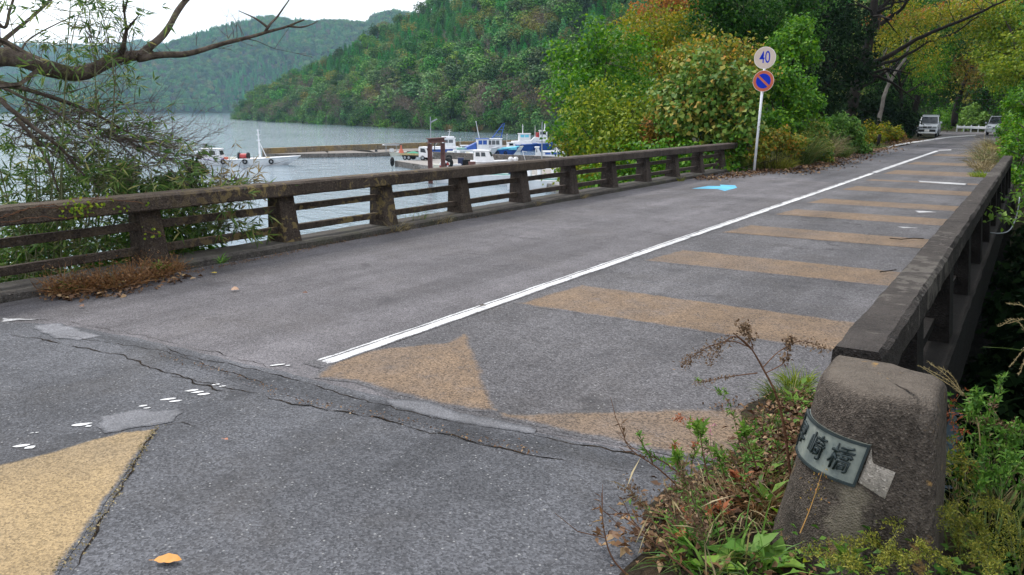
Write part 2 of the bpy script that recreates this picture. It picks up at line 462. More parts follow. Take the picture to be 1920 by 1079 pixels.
M['car_grey'] = mat_plain('car_grey_side', (0.10, 0.11, 0.12), 0.35, 0.5, 0.1, 5)
M['lens'] = mat_plain('clear_lens', (0.22, 0.24, 0.26), 0.15, 0.6, 0.3, 10)
M['plate_white'] = mat_plain('plate_white', (0.78, 0.78, 0.76), 0.5, 0.4, 0.05, 10)
M['galv'] = mat_plain('galvanised_white', (0.62, 0.64, 0.66), 0.5, 0.4, 0.12, 3)
M['sign_cream'] = mat_plain('sign_cream', (0.62, 0.50, 0.42), 0.6, 0.2, 0.10, 4)
M['sign_rim'] = mat_plain('sign_rim_white', (0.80, 0.74, 0.70), 0.6, 0.2, 0.10, 4)
M['sign_blue'] = mat_plain('sign_blue', (0.004, 0.030, 0.46), 0.55, 0.15, 0.12, 5)
M['sign_red'] = mat_plain('sign_faded_red', (0.55, 0.135, 0.07), 0.6, 0.2, 0.14, 5)
M['pole_white'] = mat_plain('pole_white', (0.72, 0.73, 0.76), 0.45, 0.4, 0.16, 8)

q = NM('bronze_plate', 0.55, 0.5, metal=0.25)
c = q.ramp(q.noise(9, 6, 0.65), [(0.3, (0.10, 0.125, 0.125)), (0.5, (0.20, 0.225, 0.20)), (0.7, (0.30, 0.315, 0.27))])
c = q.mix(q.ramp(q.noise(3, 4, 0.6, stretch=(3, 3, 1)), [(0.5, 0.0), (0.7, 0.7)]), c, (0.055, 0.075, 0.085))
q.base(c); q.bump(q.noise(70, 4), 0.3, 0.003)
M['bronze'] = q.m
M['bronze_dark'] = mat_plain('bronze_dark', (0.020, 0.032, 0.034), 0.5, 0.5, 0.3, 20, 0.3)

def mat_bark(name, a, b, lichen=None, sc=8):
    q = NM(name, 0.95, 0.15)
    c = q.ramp(q.noise(sc, 6, 0.7, stretch=(1, 1, 0.45)), [(0.3, a), (0.7, b)])
    if lichen: c = q.mix(q.ramp(q.noise(14, 5, 0.65), [(0.55, 0.0), (0.68, 0.8)]), c, lichen)
    q.base(c); q.bump(q.noise(sc * 5, 5, 0.7), 0.9, 0.03)
    return q.m
M['bark'] = mat_bark('bark_dark', (0.022, 0.018, 0.014), (0.060, 0.050, 0.042))
M['bark_black'] = mat_bark('bark_blackish', (0.010, 0.008, 0.007), (0.026, 0.021, 0.018))
M['bark_pale'] = mat_bark('bark_pale', (0.10, 0.085, 0.07), (0.24, 0.22, 0.20))
M['bark_mossy'] = mat_bark('bark_mossy', (0.035, 0.026, 0.020), (0.150, 0.120, 0.098), (0.20, 0.19, 0.085), 9)
M['bark_twig'] = mat_bark('bark_twig', (0.085, 0.065, 0.055), (0.19, 0.155, 0.145))
M['bark_rust'] = mat_bark('bark_rust', (0.10, 0.05, 0.03), (0.20, 0.10, 0.055))

def mat_leaf(name, stops, rough=0.55, trans=0.35, objvar=0.0, spec=0.3):
    """leaf colours picked leaf by leaf"""
    q = NM(name, rough, spec)
    g = q.N('ShaderNodeNewGeometry')
    rnd = g.outputs['Random Per Island']
    c = q.ramp(rnd, stops)
    if objvar:
        oi = q.N('ShaderNodeObjectInfo')
        hs = q.N('ShaderNodeHueSaturation')
        q.L(c, hs.inputs['Color'])
        q.L(q.ramp(oi.outputs['Random'], [(0.0, 0.5 - 0.025 * objvar), (1.0, 0.5 + 0.03 * objvar)]), hs.inputs['Hue'])
        v = q.math('FRACT', q.math('MULTIPLY', oi.outputs['Random'], 7.13))
        q.L(q.ramp(v, [(0.0, 1 - 0.52 * objvar), (1.0, 1 + 0.60 * objvar)]), hs.inputs['Value'])
        w = q.math('FRACT', q.math('MULTIPLY', oi.outputs['Random'], 23.7))
        q.L(q.ramp(w, [(0.0, 1 - 0.3 * objvar), (1.0, 1.0)]), hs.inputs['Saturation'])
        c = hs.outputs['Color']
    q.base(c)
    if trans > 0:
        tr = q.N('ShaderNodeBsdfTranslucent'); q.L(c, tr.inputs['Color'])
        mx = q.N('ShaderNodeMixShader'); mx.inputs['Fac'].default_value = trans
        q.L(q.b.outputs[0], mx.inputs[1]); q.L(tr.outputs[0], mx.inputs[2])
        q.L(mx.outputs[0], q.t.nodes['Material Output'].inputs['Surface'])
    return q.m
M['lf_dark'] = mat_leaf('leaf_dark_green', [(0, (0.009, 0.042, 0.006)), (0.6, (0.025, 0.092, 0.010)), (1, (0.066, 0.166, 0.016))], spec=0.12)
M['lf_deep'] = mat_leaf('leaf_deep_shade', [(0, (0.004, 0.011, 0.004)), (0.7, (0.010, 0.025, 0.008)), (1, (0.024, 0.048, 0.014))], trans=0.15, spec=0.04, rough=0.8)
M['lf_green'] = mat_leaf('leaf_green', [(0, (0.026, 0.108, 0.006)), (0.6, (0.069, 0.217, 0.003)), (1, (0.179, 0.339, 0.007))])
M['lf_lime'] = mat_leaf('leaf_lime', [(0, (0.059, 0.135, 0.006)), (0.55, (0.167, 0.254, 0.011)), (1, (0.324, 0.356, 0.019))])
M['lf_olive'] = mat_leaf('leaf_olive', [(0, (0.087, 0.143, 0.004)), (0.55, (0.213, 0.246, 0.005)), (0.9, (0.373, 0.315, 0.013)), (1, (0.515, 0.269, 0.024))])
M['lf_gold'] = mat_leaf('leaf_gold', [(0, (0.13, 0.11, 0.016)), (0.5, (0.29, 0.205, 0.03)), (0.85, (0.40, 0.20, 0.04)), (1, (0.38, 0.12, 0.03))])
M['lf_orange'] = mat_leaf('leaf_orange', [(0, (0.22, 0.12, 0.020)), (0.5, (0.44, 0.19, 0.035)), (0.85, (0.46, 0.13, 0.03)), (1, (0.22, 0.19, 0.03))])
M['lf_kudzu'] = mat_leaf('leaf_kudzu', [(0, (0.049, 0.124, 0.013)), (0.45, (0.115, 0.231, 0.028)), (0.75, (0.222, 0.291, 0.043)), (0.94, (0.403, 0.333, 0.062)), (1, (0.472, 0.275, 0.056))])
M['lf_mixed'] = mat_leaf('leaf_mixed_autumn', [(0, (0.066, 0.129, 0.010)), (0.45, (0.189, 0.229, 0.018)), (0.78, (0.381, 0.311, 0.034)), (1, (0.507, 0.218, 0.028))])
M['lf_bamboo'] = mat_leaf('leaf_bamboo', [(0, (0.036, 0.088, 0.019)), (0.5, (0.087, 0.175, 0.031)), (0.85, (0.179, 0.253, 0.055)), (1, (0.354, 0.311, 0.120))])
M['lf_bamboo_dry'] = mat_leaf('leaf_bamboo_dry', [(0, (0.10, 0.11, 0.035)), (0.5, (0.25, 0.19, 0.085)), (1, (0.36, 0.27, 0.13))])
M['lf_dryweed'] = mat_leaf('dry_weed', [(0, (0.10, 0.045, 0.018)), (0.5, (0.20, 0.095, 0.035)), (0.85, (0.30, 0.16, 0.07)), (1, (0.15, 0.12, 0.03))], trans=0.2)
M['lf_litter'] = mat_leaf('leaf_litter', [(0, (0.050, 0.025, 0.013)), (0.45, (0.125, 0.060, 0.026)), (0.8, (0.20, 0.11, 0.05)), (1, (0.34, 0.23, 0.12))], trans=0.1)
M['lf_straw'] = mat_leaf('straw_blades', [(0, (0.10, 0.085, 0.035)), (0.5, (0.24, 0.185, 0.085)), (1, (0.42, 0.34, 0.19))], trans=0.25)
M['lf_grass'] = mat_leaf('grass_blades', [(0, (0.045, 0.085, 0.018)), (0.6, (0.095, 0.155, 0.032)), (0.9, (0.19, 0.20, 0.05)), (1, (0.30, 0.22, 0.09))], trans=0.3)
M['lf_goldenrod'] = mat_leaf('goldenrod', [(0, (0.085, 0.125, 0.014)), (0.5, (0.200, 0.215, 0.026)), (1, (0.33, 0.30, 0.045))], trans=0.25)
M['lf_weed'] = mat_leaf('weed_green', [(0, (0.037, 0.110, 0.012)), (0.6, (0.092, 0.219, 0.025)), (1, (0.182, 0.309, 0.049))], trans=0.3)
M['lf_fresh'] = mat_leaf('fresh_green', [(0, (0.085, 0.186, 0.022)), (1, (0.190, 0.323, 0.039))], trans=0.3)
M['lf_seed'] = mat_leaf('brown_seed_heads', [(0, (0.085, 0.050, 0.028)), (0.6, (0.16, 0.095, 0.052)), (1, (0.25, 0.17, 0.10))], trans=0.15)
M['lf_red'] = mat_leaf('red_leaf', [(0, (0.26, 0.055, 0.025)), (1, (0.42, 0.15, 0.06))], trans=0.25)
M['lf_pink'] = mat_leaf('pink_flower', [(0, (0.45, 0.10, 0.22)), (1, (0.60, 0.25, 0.36))], trans=0.2)
# the wooded hills: a colour for every tree
M['h_broad'] = mat_leaf('hill_broadleaf', [(0, (0.025, 0.097, 0.011)), (0.6, (0.058, 0.187, 0.015)), (1, (0.124, 0.286, 0.019))], trans=0.15, objvar=1.0, spec=0.08)
M['h_cedar'] = mat_leaf('hill_cedar', [(0, (0.009, 0.114, 0.016)), (0.6, (0.024, 0.216, 0.024)), (1, (0.073, 0.327, 0.028))], trans=0.15, objvar=0.7, spec=0.08)
M['h_pine'] = mat_leaf('hill_pine', [(0, (0.048, 0.106, 0.012)), (0.6, (0.110, 0.199, 0.019)), (1, (0.202, 0.291, 0.026))], trans=0.15, objvar=0.8, spec=0.08)
M['h_bare'] = mat_leaf('hill_bare_crown', [(0, (0.10, 0.070, 0.055)), (0.6, (0.165, 0.120, 0.088)), (1, (0.22, 0.175, 0.105))], trans=0.1, objvar=0.6, spec=0.08)
M['h_gold'] = mat_leaf('hill_golden', [(0, (0.102, 0.129, 0.012)), (0.6, (0.195, 0.206, 0.019)), (1, (0.299, 0.256, 0.030))], trans=0.15, objvar=0.8, spec=0.08)
M['h_reed'] = mat_leaf('reed_blades', [(0, (0.13, 0.095, 0.035)), (0.6, (0.23, 0.165, 0.060)), (1, (0.30, 0.22, 0.09))], trans=0.2)

# ------------------------------------------------------------------ terrain and lake
SHORE = [(-501.559,378.664,-5.800), (-337.087,295.748,-5.800), (-238.559,250.558,-5.800), (-168.694,216.781,-5.800), (-126.858,202.351,-5.800), (-78, 160), (-52, 118), (-38, 88), (-24, 52), (-15.5, 27), (-13, 22.5), (-7.2, 21.6), (0.5, 21.8), (14, 26), (40, 30), (400, 60), (400, 900), (-620, 900), (-560, 620)]
SHORE = [(p[0], p[1]) for p in SHORE]
RIDGE = [(*(-520.219,393.484,1.600)[:2], -2), (*(-506.439,402.652,1.600)[:2], 11), (*(-454.934,399.938,1.600)[:2], 20), (*(-403.084,397.454,1.600)[:2], 36), (*(-373.226,392.666,1.600)[:2], 46), (*(-348.478,396.804,1.600)[:2], 54),
         (*(-321.548,402.394,1.600)[:2], 64), (*(-256.377,408.772,1.600)[:2], 88), (*(-180.871,397.374,1.600)[:2], 95), (*(-90.435,371.255,1.600)[:2], 85), (*(-8.613,364.059,1.600)[:2], 75), (60, 300, 70)]
_sa = np.array(SHORE); _sb = np.roll(_sa, -1, axis=0)
def shore_dist(x, y):
    """distance to the shoreline, positive on land"""
    p = np.stack([x, y], -1)[..., None, :]
    ab = _sb - _sa
    t = np.clip(((p - _sa) * ab).sum(-1) / (ab * ab).sum(-1), 0, 1)
    d = np.sqrt((((_sa + t[..., None] * ab) - p) ** 2).sum(-1)).min(-1)
    inside = np.zeros(x.shape, bool)
    for (x1, y1), (x2, y2) in zip(_sa, _sb):
        c = ((y1 > y) != (y2 > y)) & (x < (x2 - x1) * (y - y1) / (y2 - y1 + 1e-12) + x1)
        inside ^= c
    return np.where(inside, d, -d)
_ra = np.array(RIDGE)
def ridge_near(x, y):
    p = np.stack([x, y], -1)[..., None, :]
    a, b = _ra[:-1, :2], _ra[1:, :2]; ab = b - a
    t = np.clip(((p - a) * ab).sum(-1) / (ab * ab).sum(-1), 0, 1)
    d = np.sqrt((((a + t[..., None] * ab) - p) ** 2).sum(-1))
    k = d.argmin(-1)
    tt = np.take_along_axis(t, k[..., None], -1)[..., 0]
    return d.min(-1), _ra[k, 2] * (1 - tt) + _ra[k + 1, 2] * tt
def road_dist(x, y):
    """distance to the middle of the road beyond the bridge"""
    a = np.array([(-4.0, 16.0), (-4.0, 78.0), (-7.0, 92.0)]); b = np.array([(-4.0, 78.0), (-7.0, 92.0), (-25.0, 104.0)])
    p = np.stack([x, y], -1)[..., None, :]; ab = b - a
    t = np.clip(((p - a) * ab).sum(-1) / (ab * ab).sum(-1), 0, 1)
    return np.sqrt((((a + t[..., None] * ab) - p) ** 2).sum(-1)).min(-1)
def sstep(a, b, v):
    t = np.clip((v - a) / (b - a), 0, 1); return t * t * (3 - 2 * t)
def hill_h(x, y):
    x = np.asarray(x, float); y = np.asarray(y, float)
    ds = shore_dist(x, y); dr, hr = ridge_near(x, y)
    dsl = np.maximum(ds, 0)
    h = WZ - 0.6 + np.minimum(dsl * 0.5, 1.2) + (hr - WZ) * (dsl / (dsl + dr + 1)) ** 0.85
    h = np.where(ds < 0, WZ - 1.2 + np.maximum(ds, -8) * 0.1, h)
    rd = road_dist(x, y)
    flat = -0.06 + S * np.minimum(y, 110) + 0.0 * x
    bank = np.where(ds > 0, WZ - 0.3 + sstep(0, 6.5, ds) * (flat - WZ + 0.3), h)
    m = 1 - sstep(7, 34, rd)
    return np.where(ds > 0, bank * m + np.maximum(h, bank * 0.0 + np.minimum(bank, h + 50 * (ds < 12))) * (1 - m), h)

def grid_mesh(name, xs, ys, hf, mat, keep=None, smooth=True):
    X, Y = np.meshgrid(xs, ys, indexing='ij')
    Z = hf(X, Y)
    V = np.stack([X, Y, Z], -1).reshape(-1, 3)
    nx, ny = len(xs), len(ys)
    i, j = np.meshgrid(np.arange(nx - 1), np.arange(ny - 1), indexing='ij')
    a = (i * ny + j).ravel(); Q = np.stack([a, a + ny, a + ny + 1, a + 1], -1)
    if keep is not None:
        cx, cy = (X[:-1, :-1] + X[1:, 1:]).ravel() / 2, (Y[:-1, :-1] + Y[1:, 1:]).ravel() / 2
        Q = Q[keep(cx, cy)]
    return mesh_np(name, V, Q, mat, smooth)

# near hill (coarse) and the bank at the far end of the bridge (fine)
def keep_hill(x, y): return ~((x > -40) & (x < 26) & (y > 20) & (y < 112)) & (shore_dist(x, y) > -14)
hill = link('wooded_hill', grid_mesh('wooded_hill', np.arange(-620, 401, 6.0), np.arange(20, 760, 6.0), hill_h, M['hill_ground'], keep_hill)); tag(hill, kind='structure')
def bank_h(x, y):
    rnd = np.vectorize(lambda a, b: fbm(a, b, 0.35))(x, y)
    return hill_h(x, y) + rnd * 0.35 * sstep(3.6, 7.0, road_dist(x, y))
bank = link('far_bank', grid_mesh('far_bank', np.arange(-42, 28.1, 1.0), np.arange(21.4, 114, 1.0), bank_h, M['bank_soil'])); tag(bank, kind='structure')

# the bank on this side: road pad, falling off to the lake on the left and to the stream under the bridge
def near_bank_h(x, y):
    pad = -0.05 + S * y
    edge_y = 2.9 - y                                       # behind the abutment
    left = x + 8.2
    right = 0.35 - x + 0.25 * (y < 0) * (-y)
    rightd = np.maximum(0, -(right))
    d = np.minimum(edge_y * 1.2, np.where(y < 8, left, left))
    d = np.where(x < -8.2, np.minimum(x + 8.2, 10.2 - y + 0.55 * (x + 8.2)), d)
    d = np.where(x >= 0.1, np.minimum(d, 3.4 - y - 0.2 * (x - 0.1)), d)
    rnd = np.vectorize(lambda a, b: fbm(a + 9, b, 0.4))(x, y)
    fall = sstep(0, 5.5, -d)
    h = pad - 6.3 * fall + rnd * 0.3 * sstep(0.2, 2.0, -d)
    h = np.where((x < -7.9) & (y < 9), pad - 0.35 - 5.8 * sstep(0.3, 7.5, -x - 7.9) + rnd * 0.3, h)
    return np.where((x > -7.7) & (x < -0.2) & (y > 2.9), np.minimum(h, pad - 0.6 - 3.2 * np.minimum(1, (y - 2.9))), h)
nb = link('near_bank', grid_mesh('near_bank', np.arange(-26, 16.1, 0.5), np.arange(-14, 14.1, 0.5), near_bank_h, M['bank_soil'])); tag(nb, kind='structure')

# lake
me = bpy.data.meshes.new('lake')
me.from_pydata([(-4200, -600, WZ), (900, -600, WZ), (900, 4200, WZ), (-4200, 4200, WZ)], [], [(0, 1, 2, 3)])
me.materials.append(M['water'])
tag(link('lake', me), kind='structure')

# hills across the lake
def profile(pts):
    a = np.array(pts, float)
    return lambda b: np.interp(b, a[:, 0], a[:, 1])
# height of the far ridges against the bearing (degrees left of the road)
_cam_yaw = 33.635
def far_hill(name, r0, r1, prof, n_az, n_r, az0, az1, rough, mat, shore_amp):
    az = np.linspace(az0, az1, n_az); t = np.linspace(0, 1, n_r)
    A, T = np.meshgrid(np.radians(az), t, indexing='ij')
    wob = np.vectorize(lambda a: fbm(a * 40, 2.2, 1.0))(A) * shore_amp
    D = r0 + wob + (r1 - r0) * T
    X, Y = -np.sin(A) * D, np.cos(A) * D
    H_ = prof(np.degrees(A))
    nz = np.vectorize(lambda a, b: fbm(a, b, 0.006, 5))(X, Y)
    k = np.clip(T / 0.72, 0, 1); back = np.clip((T - 0.72) / 0.28, 0, 1)
    Z = WZ - 1 + (H_ - WZ) * (np.sin(k * PI / 2) ** 1.15) * (1 - back * 0.5) + nz * rough * np.sin(k * PI) 
    V = np.stack([X, Y, Z], -1).reshape(-1, 3)
    i, j = np.meshgrid(np.arange(n_az - 1), np.arange(n_r - 1), indexing='ij')
    a = (i * n_r + j).ravel(); Q = np.stack([a, a + n_r, a + n_r + 1, a + 1], -1)
    o = link(name, mesh_np(name, V, Q, mat, True)); tag(o, kind='structure')
    return X, Y, Z, T

# ------------------------------------------------------------------ foliage builders
def unit(v): return v / np.maximum(np.linalg.norm(v, axis=-1, keepdims=True), 1e-9)
def leaf_quads(rng, P, A, N, Lg, Wd, fold=0.18):
    """one four-cornered leaf per point: P base, A long axis, N face normal"""
    n = len(P)
    Lg = np.broadcast_to(np.asarray(Lg, float), (n,))[:, None]; Wd = np.broadcast_to(np.asarray(Wd, float), (n,))[:, None]
    A = unit(A); B = unit(np.cross(N, A)); Nn = np.cross(A, B)
    b0 = P; tip = P + A * Lg - Nn * Lg * 0.12
    l = P + A * Lg * 0.45 + B * Wd * 0.5 + Nn * Wd * fold
    r = P + A * Lg * 0.45 - B * Wd * 0.5 + Nn * Wd * fold
    V = np.stack([b0, l, tip, r], 1).reshape(-1, 3)
    Q = np.arange(n * 4).reshape(-1, 4)
    return V, Q
def rand_dir(rng, n): return unit(rng.normal(size=(n, 3)))

def crown_mesh(name, seed, clumps, n, L, Wd, mat, up=0.5, droop=0.3, shell=0.55, squash=1.0, sprays=0, nrand=0.75):
    """leaves spread through clumps: list of (x, y, z, r) or (x, y, z, rx, ry, rz)"""
    rng = np.random.default_rng(seed)
    C = np.array([c if len(c) == 6 else (c[0], c[1], c[2], c[3], c[3], c[3] * squash) for c in clumps], float)
    w = (C[:, 3] * C[:, 4] + C[:, 5] * (C[:, 3] + C[:, 4])); w /= w.sum()
    k = rng.choice(len(C), n, p=w)
    d = rand_dir(rng, n)
    rad = (shell + (1 - shell) * rng.random(n) ** 0.6)
    bumpy = 1 + 0.22 * np.sin(d[:, 0] * 7 + k * 1.7) * np.sin(d[:, 1] * 6 + k) + 0.16 * np.sin(d[:, 2] * 9 + k * 2.1)
    out = rng.random(n) < 0.12
    rad = np.where(out, rad * (1.0 + 0.22 * rng.random(n)), rad)
    P = C[k, :3] + d * C[k, 3:] * (rad * bumpy)[:, None]
    if sprays:                                            # gather leaves on little sprays
        seeds = P[rng.choice(n, max(8, n // sprays))]
        near = seeds[rng.integers(0, len(seeds), n)]
        P = np.where((rng.random(n) < 0.75)[:, None], near + rng.normal(size=(n, 3)) * np.array([L * 1.7, L * 1.7, L * 0.8]), P)
    N = unit(d * 0.8 + rand_dir(rng, n) * nrand + np.array([0, 0, up]))
    A = unit(np.cross(N, rand_dir(rng, n)) + d * 0.35 - np.array([0, 0, droop]))
    s = 0.65 + 0.7 * rng.random(n)
    V, Q = leaf_quads(rng, P, A, N, L * s, Wd * s)
    return mesh_np(name, V, Q, mat)

def limbs_mesh(mb, base, top, clumps, r0, rng, k=6, frac=0.45):
    """trunk from base to top, limbs to the clumps"""
    base, top = Vector(base), Vector(top)
    mid = base.lerp(top, 0.5) + Vector((rng.normal() * r0 * 1.5, rng.normal() * r0 * 1.5, 0))
    tr = spline([base, mid, top], 8)
    mb.tube(tr, [r0 * (1.15 - 0.85 * i / 7) for i in range(8)], 8)
    for c in clumps[:k]:
        c = Vector(c[:3])
        t = frac + (1 - frac) * rng.random() * 0.85
        s = tr[min(7, int(t * 7))]
        m = s.lerp(c, 0.5) + Vector((0, 0, (c - s).length * 0.10))
        q = spline([s, m, c], 5)
        mb.tube(q, [r0 * (0.5 - 0.42 * i / 4) for i in range(5)], 5, cap=False)
        for _ in range(2):
            e = c + Vector((rng.normal(), rng.normal(), rng.normal() * 0.6)) * (c - s).length * 0.22
            mb.tube([q[3], e], [r0 * 0.14, r0 * 0.04], 4, cap=False)

def tree(name, label, cat, base, top, clumps, n, L, Wd, mat, bark, seed, r0=0.12, group=None, k=8, crown_name='crown', trunk_name='trunk', **kw):
    """a tree or shrub: world-space clumps, base and top; one crown and one trunk"""
    t = thing(name, label, cat, base, 0, group)
    rng = np.random.default_rng(seed)
    off = Vector(base)
    cl = [tuple(Vector(c[:3]) - off) + tuple(c[3:]) for c in clumps]
    mb = MB(); limbs_mesh(mb, (0, 0, -0.3), Vector(top) - off, cl, r0, rng, k)
    mb.build(trunk_name, bark, t, smooth=True, fix=False)
    link(crown_name, crown_mesh('crown', seed + 1, cl, n, L, Wd, mat, **kw), t)
    return t

# ------------------------------------------------------------------ trees of the wooded hills: a few forms, shared by many trees
def hill_tree_mesh(kind, seed):
    rng = np.random.default_rng(seed)
    mb = MB()
    if kind == 'broad':
        cl = [(rng.normal() * 2.0, rng.normal() * 2.0, 4.2 + rng.random() * 4.5, 1.3 + rng.random() * 1.1) for _ in range(9)]
        n, L, Wd, mat = 800, 0.80, 0.62, M['h_broad']; top = (0, 0, 6)
    elif kind == 'gold':
        cl = [(rng.normal() * 1.8, rng.normal() * 1.8, 3.5 + rng.random() * 4, 1.3 + rng.random() * 1.1) for _ in range(8)]
        n, L, Wd, mat = 750, 0.55, 0.45, M['h_gold']; top = (0, 0, 5.5)
    elif kind == 'bush':
        cl = [(rng.normal() * 1.9, rng.normal() * 1.9, 0.8 + rng.random() * 3.2, 1.2 + rng.random() * 0.9) for _ in range(9)]
        n, L, Wd, mat = 850, 0.55, 0.45, M['h_broad']; top = (0, 0, 2.5)
    elif kind == 'cedar':
        cl = []
        for i in range(9):
            z = 1.6 + i * 1.15; r = 2.0 * (1 - i / 9.6) + 0.25
            cl.append((rng.normal() * 0.15, rng.normal() * 0.15, z, r, r, 0.75))
        n, L, Wd, mat = 900, 0.65, 0.34, M['h_cedar']; top = (0, 0, 11)
    elif kind == 'pine':
        cl = []
        lx, ly = rng.normal() * 0.25, rng.normal() * 0.25
        for i in range(8):
            z = 3.0 + i * 0.95; r = 1.9 * (1 - 0.06 * i)
            a = rng.random() * 6.28
            cl.append((lx * z + math.cos(a) * 1.5, ly * z + math.sin(a) * 1.5, z, r, r, 0.35))
        n, L, Wd, mat = 800, 0.6, 0.34, M['h_pine']; top = (lx * 10, ly * 10, 9.5)
    else:
        cl = [(rng.normal() * 2.1, rng.normal() * 2.1, 4.5 + rng.random() * 3.8, 1.6 + rng.random() * 1.0) for _ in range(8)]
        n, L, Wd, mat = 800, 0.60, 0.16, M['h_bare']; top = (0.3, 0, 7)
    limbs_mesh(mb, (0, 0, -1.0), top, cl, 0.22, rng, 6, 0.3)
    cm = crown_mesh('c', seed + 5, cl, n, L, Wd, mat, up=0.9 if kind != 'cedar' else 0.3, droop=0.25 if kind != 'cedar' else 0.6, shell=0.78, nrand=0.4)
    cv = np.empty(len(cm.vertices) * 3, np.float32); cm.vertices.foreach_get('co', cv); cv = cv.reshape(-1, 3)
    tm = bpy.data.meshes.new('trunk'); tm.from_pydata(mb.v, [], mb.f); tm.materials.append(M['bark_pale'] if kind in ('bare', 'pine') else M['bark'])
    me = bpy.data.meshes.new('hill_tree')
    b = len(mb.v)
    me.from_pydata(mb.v + [tuple(p) for p in cv.tolist()], [], mb.f + [tuple(range(b + 4 * i, b + 4 * i + 4)) for i in range(len(cv) // 4)])
    me.materials.append(M['bark_pale'] if kind in ('bare', 'pine') else M['bark']); me.materials.append(mat)
    mi = np.ones(len(me.polygons), np.int32); mi[:len(mb.f)] = 0
    me.polygons.foreach_set('material_index', mi)
    HT_PARTS[me.name] = (tm, cm)
    return me
HT_PARTS = {}
HT = {k: [hill_tree_mesh(k, 100 + 17 * i + 300 * j) for i in range(3)] for j, k in enumerate(('broad', 'gold', 'cedar', 'pine', 'bare', 'bush'))}

_rng = np.random.default_rng(5)
# where trees stand on the near hill
gx, gy = np.meshgrid(np.arange(-515, 330, 5.6), np.arange(26, 700, 5.6), indexing='ij')
gx = (gx + _rng.uniform(-2.4, 2.4, gx.shape)).ravel(); gy = (gy + _rng.uniform(-2.4, 2.4, gy.shape)).ravel()
ds = shore_dist(gx, gy); dr, hr = ridge_near(gx, gy); gz = hill_h(gx, gy)
cd = np.array([-0.5398 * 0.9744, 0.8113, 0]); depth = gx * -0.5398 + gy * 0.8113; side = gx * 0.8326 + gy * 0.5539
u_ = side / np.maximum(depth, 1)
rdist = road_dist(gx, gy)
ok = (ds > 1.5) & ((rdist > 22) | ((rdist > 13) & (u_ > 0.30))) & (depth > np.where(u_ > 0.30, 34, 60)) & (u_ > -0.80) & (u_ < 1.25) & ((dr > 6) | (gz < 70))
# nothing of the far side of the crest can be seen
ok &= (shore_dist(gx - 0 * gx, gy) > 0) & ~((dr > 60) & (depth > 560))
gx, gy, gz, ds, u_ = gx[ok], gy[ok], gz[ok], ds[ok], u_[ok]
zone = np.array([fbm(x, y, 0.012, 3) for x, y in zip(gx, gy)])
zone2 = np.array([fbm(x + 500, y, 0.02, 3) for x, y in zip(gx, gy)])
kinds, scl = [], []
for i in range(len(gx)):
    r = _rng.random()
    if ds[i] < 26: k = 'broad' if r < 0.52 else 'pine' if r < 0.78 else 'bare' if r < 0.92 else 'gold'
    elif zone[i] > 0.04: k = 'cedar' if r < 0.80 else 'broad' if r < 0.93 else 'gold'
    elif zone2[i] > 0.10: k = 'gold' if r < 0.28 else 'broad' if r < 0.78 else 'bare'
    else: k = 'broad' if r < 0.60 else 'cedar' if r < 0.80 else 'gold' if r < 0.90 else 'bare'
    kinds.append(k)
    scl.append((0.62 if k == 'cedar' and zone[i] > 0.04 else 0.85) * (0.75 + 0.6 * _rng.random()))
# the foremost trees are things of their own, the rest of the wood is one mass
order = np.argsort(gx * -0.5398 + gy * 0.8113 + 60 * (np.abs(u_ + 0.02) > 0.40))
front = [i for i in order if ds[i] < 60 and -0.42 < u_[i] < 0.10][:230]
LAB = {'broad': ('broadleaf_tree', 'dark green round crowned tree on the wooded hillside across the harbour'),
       'gold': ('golden_tree', 'yellowing round crowned tree on the wooded hillside across the harbour'),
       'cedar': ('cedar_tree', 'pointed conifer on the wooded hillside across the harbour'),
       'pine': ('pine_tree', 'pine with flat tiers of needles near the shore across the harbour'),
       'bare': ('bare_tree', 'half bare brownish tree on the wooded hillside across the harbour')}
fs = set(front)
ZONES = [(-0.42, 'at the wooded point'), (-0.27, 'behind the white fishing boat'), (-0.19, 'above the open breakwater'), (-0.135, 'above the motor boat'), (-0.085, 'above the lamp post'), (-0.035, 'above the boxy wheelhouse'), (0.0, 'above the lifting frame'), (0.04, 'beside the thicket')]
ROWS = [(0, 'at the water'), (14, 'just up the slope'), (30, 'halfway up the slope'), (45, 'high on the slope')]
NOUN = {'broad': 'round green tree', 'gold': 'yellowing tree', 'cedar': 'pointed conifer', 'pine': 'tiered pine', 'bare': 'brownish half bare tree'}
ORD = ['first', 'second', 'third', 'fourth', 'fifth', 'sixth', 'seventh', 'eighth', 'ninth', 'tenth', 'eleventh', 'twelfth', 'thirteenth', 'fourteenth', 'fifteenth', 'sixteenth']
cell = {}
for i in front:
    zn = [n for u0, n in ZONES if u_[i] >= u0][-1]; rw = [n for d0, n in ROWS if ds[i] >= d0][-1]
    cell.setdefault((kinds[i], zn, rw), []).append(i)
front_label = {}
for (k, zn, rw), ids in cell.items():
    ids.sort(key=lambda i: u_[i])
    for m, i in enumerate(ids):
        front_label[i] = (NOUN[k] if len(ids) == 1 else ORD[min(m, 15)] + ' ' + NOUN[k] + ' from the left') + ' ' + rw + ', ' + zn
for i in front:
    k = kinds[i]
    o = thing(LAB[k][0], None, None, (gx[i], gy[i], gz[i] - 0.3))
    tm, cm = HT_PARTS[HT[k][_rng.integers(3)].name]
    link('trunk', tm, o); link('crown', cm, o)
    s = scl[i]; o.scale = (s * (0.9 + 0.25 * _rng.random()), s * (0.9 + 0.25 * _rng.random()), s)
    o.rotation_euler = (_rng.normal() * 0.06, _rng.normal() * 0.06, _rng.random() * 6.28)
    tag(o, front_label[i], 'tree', LAB[k][0].replace('_', ' ') + 's of the near hillside')

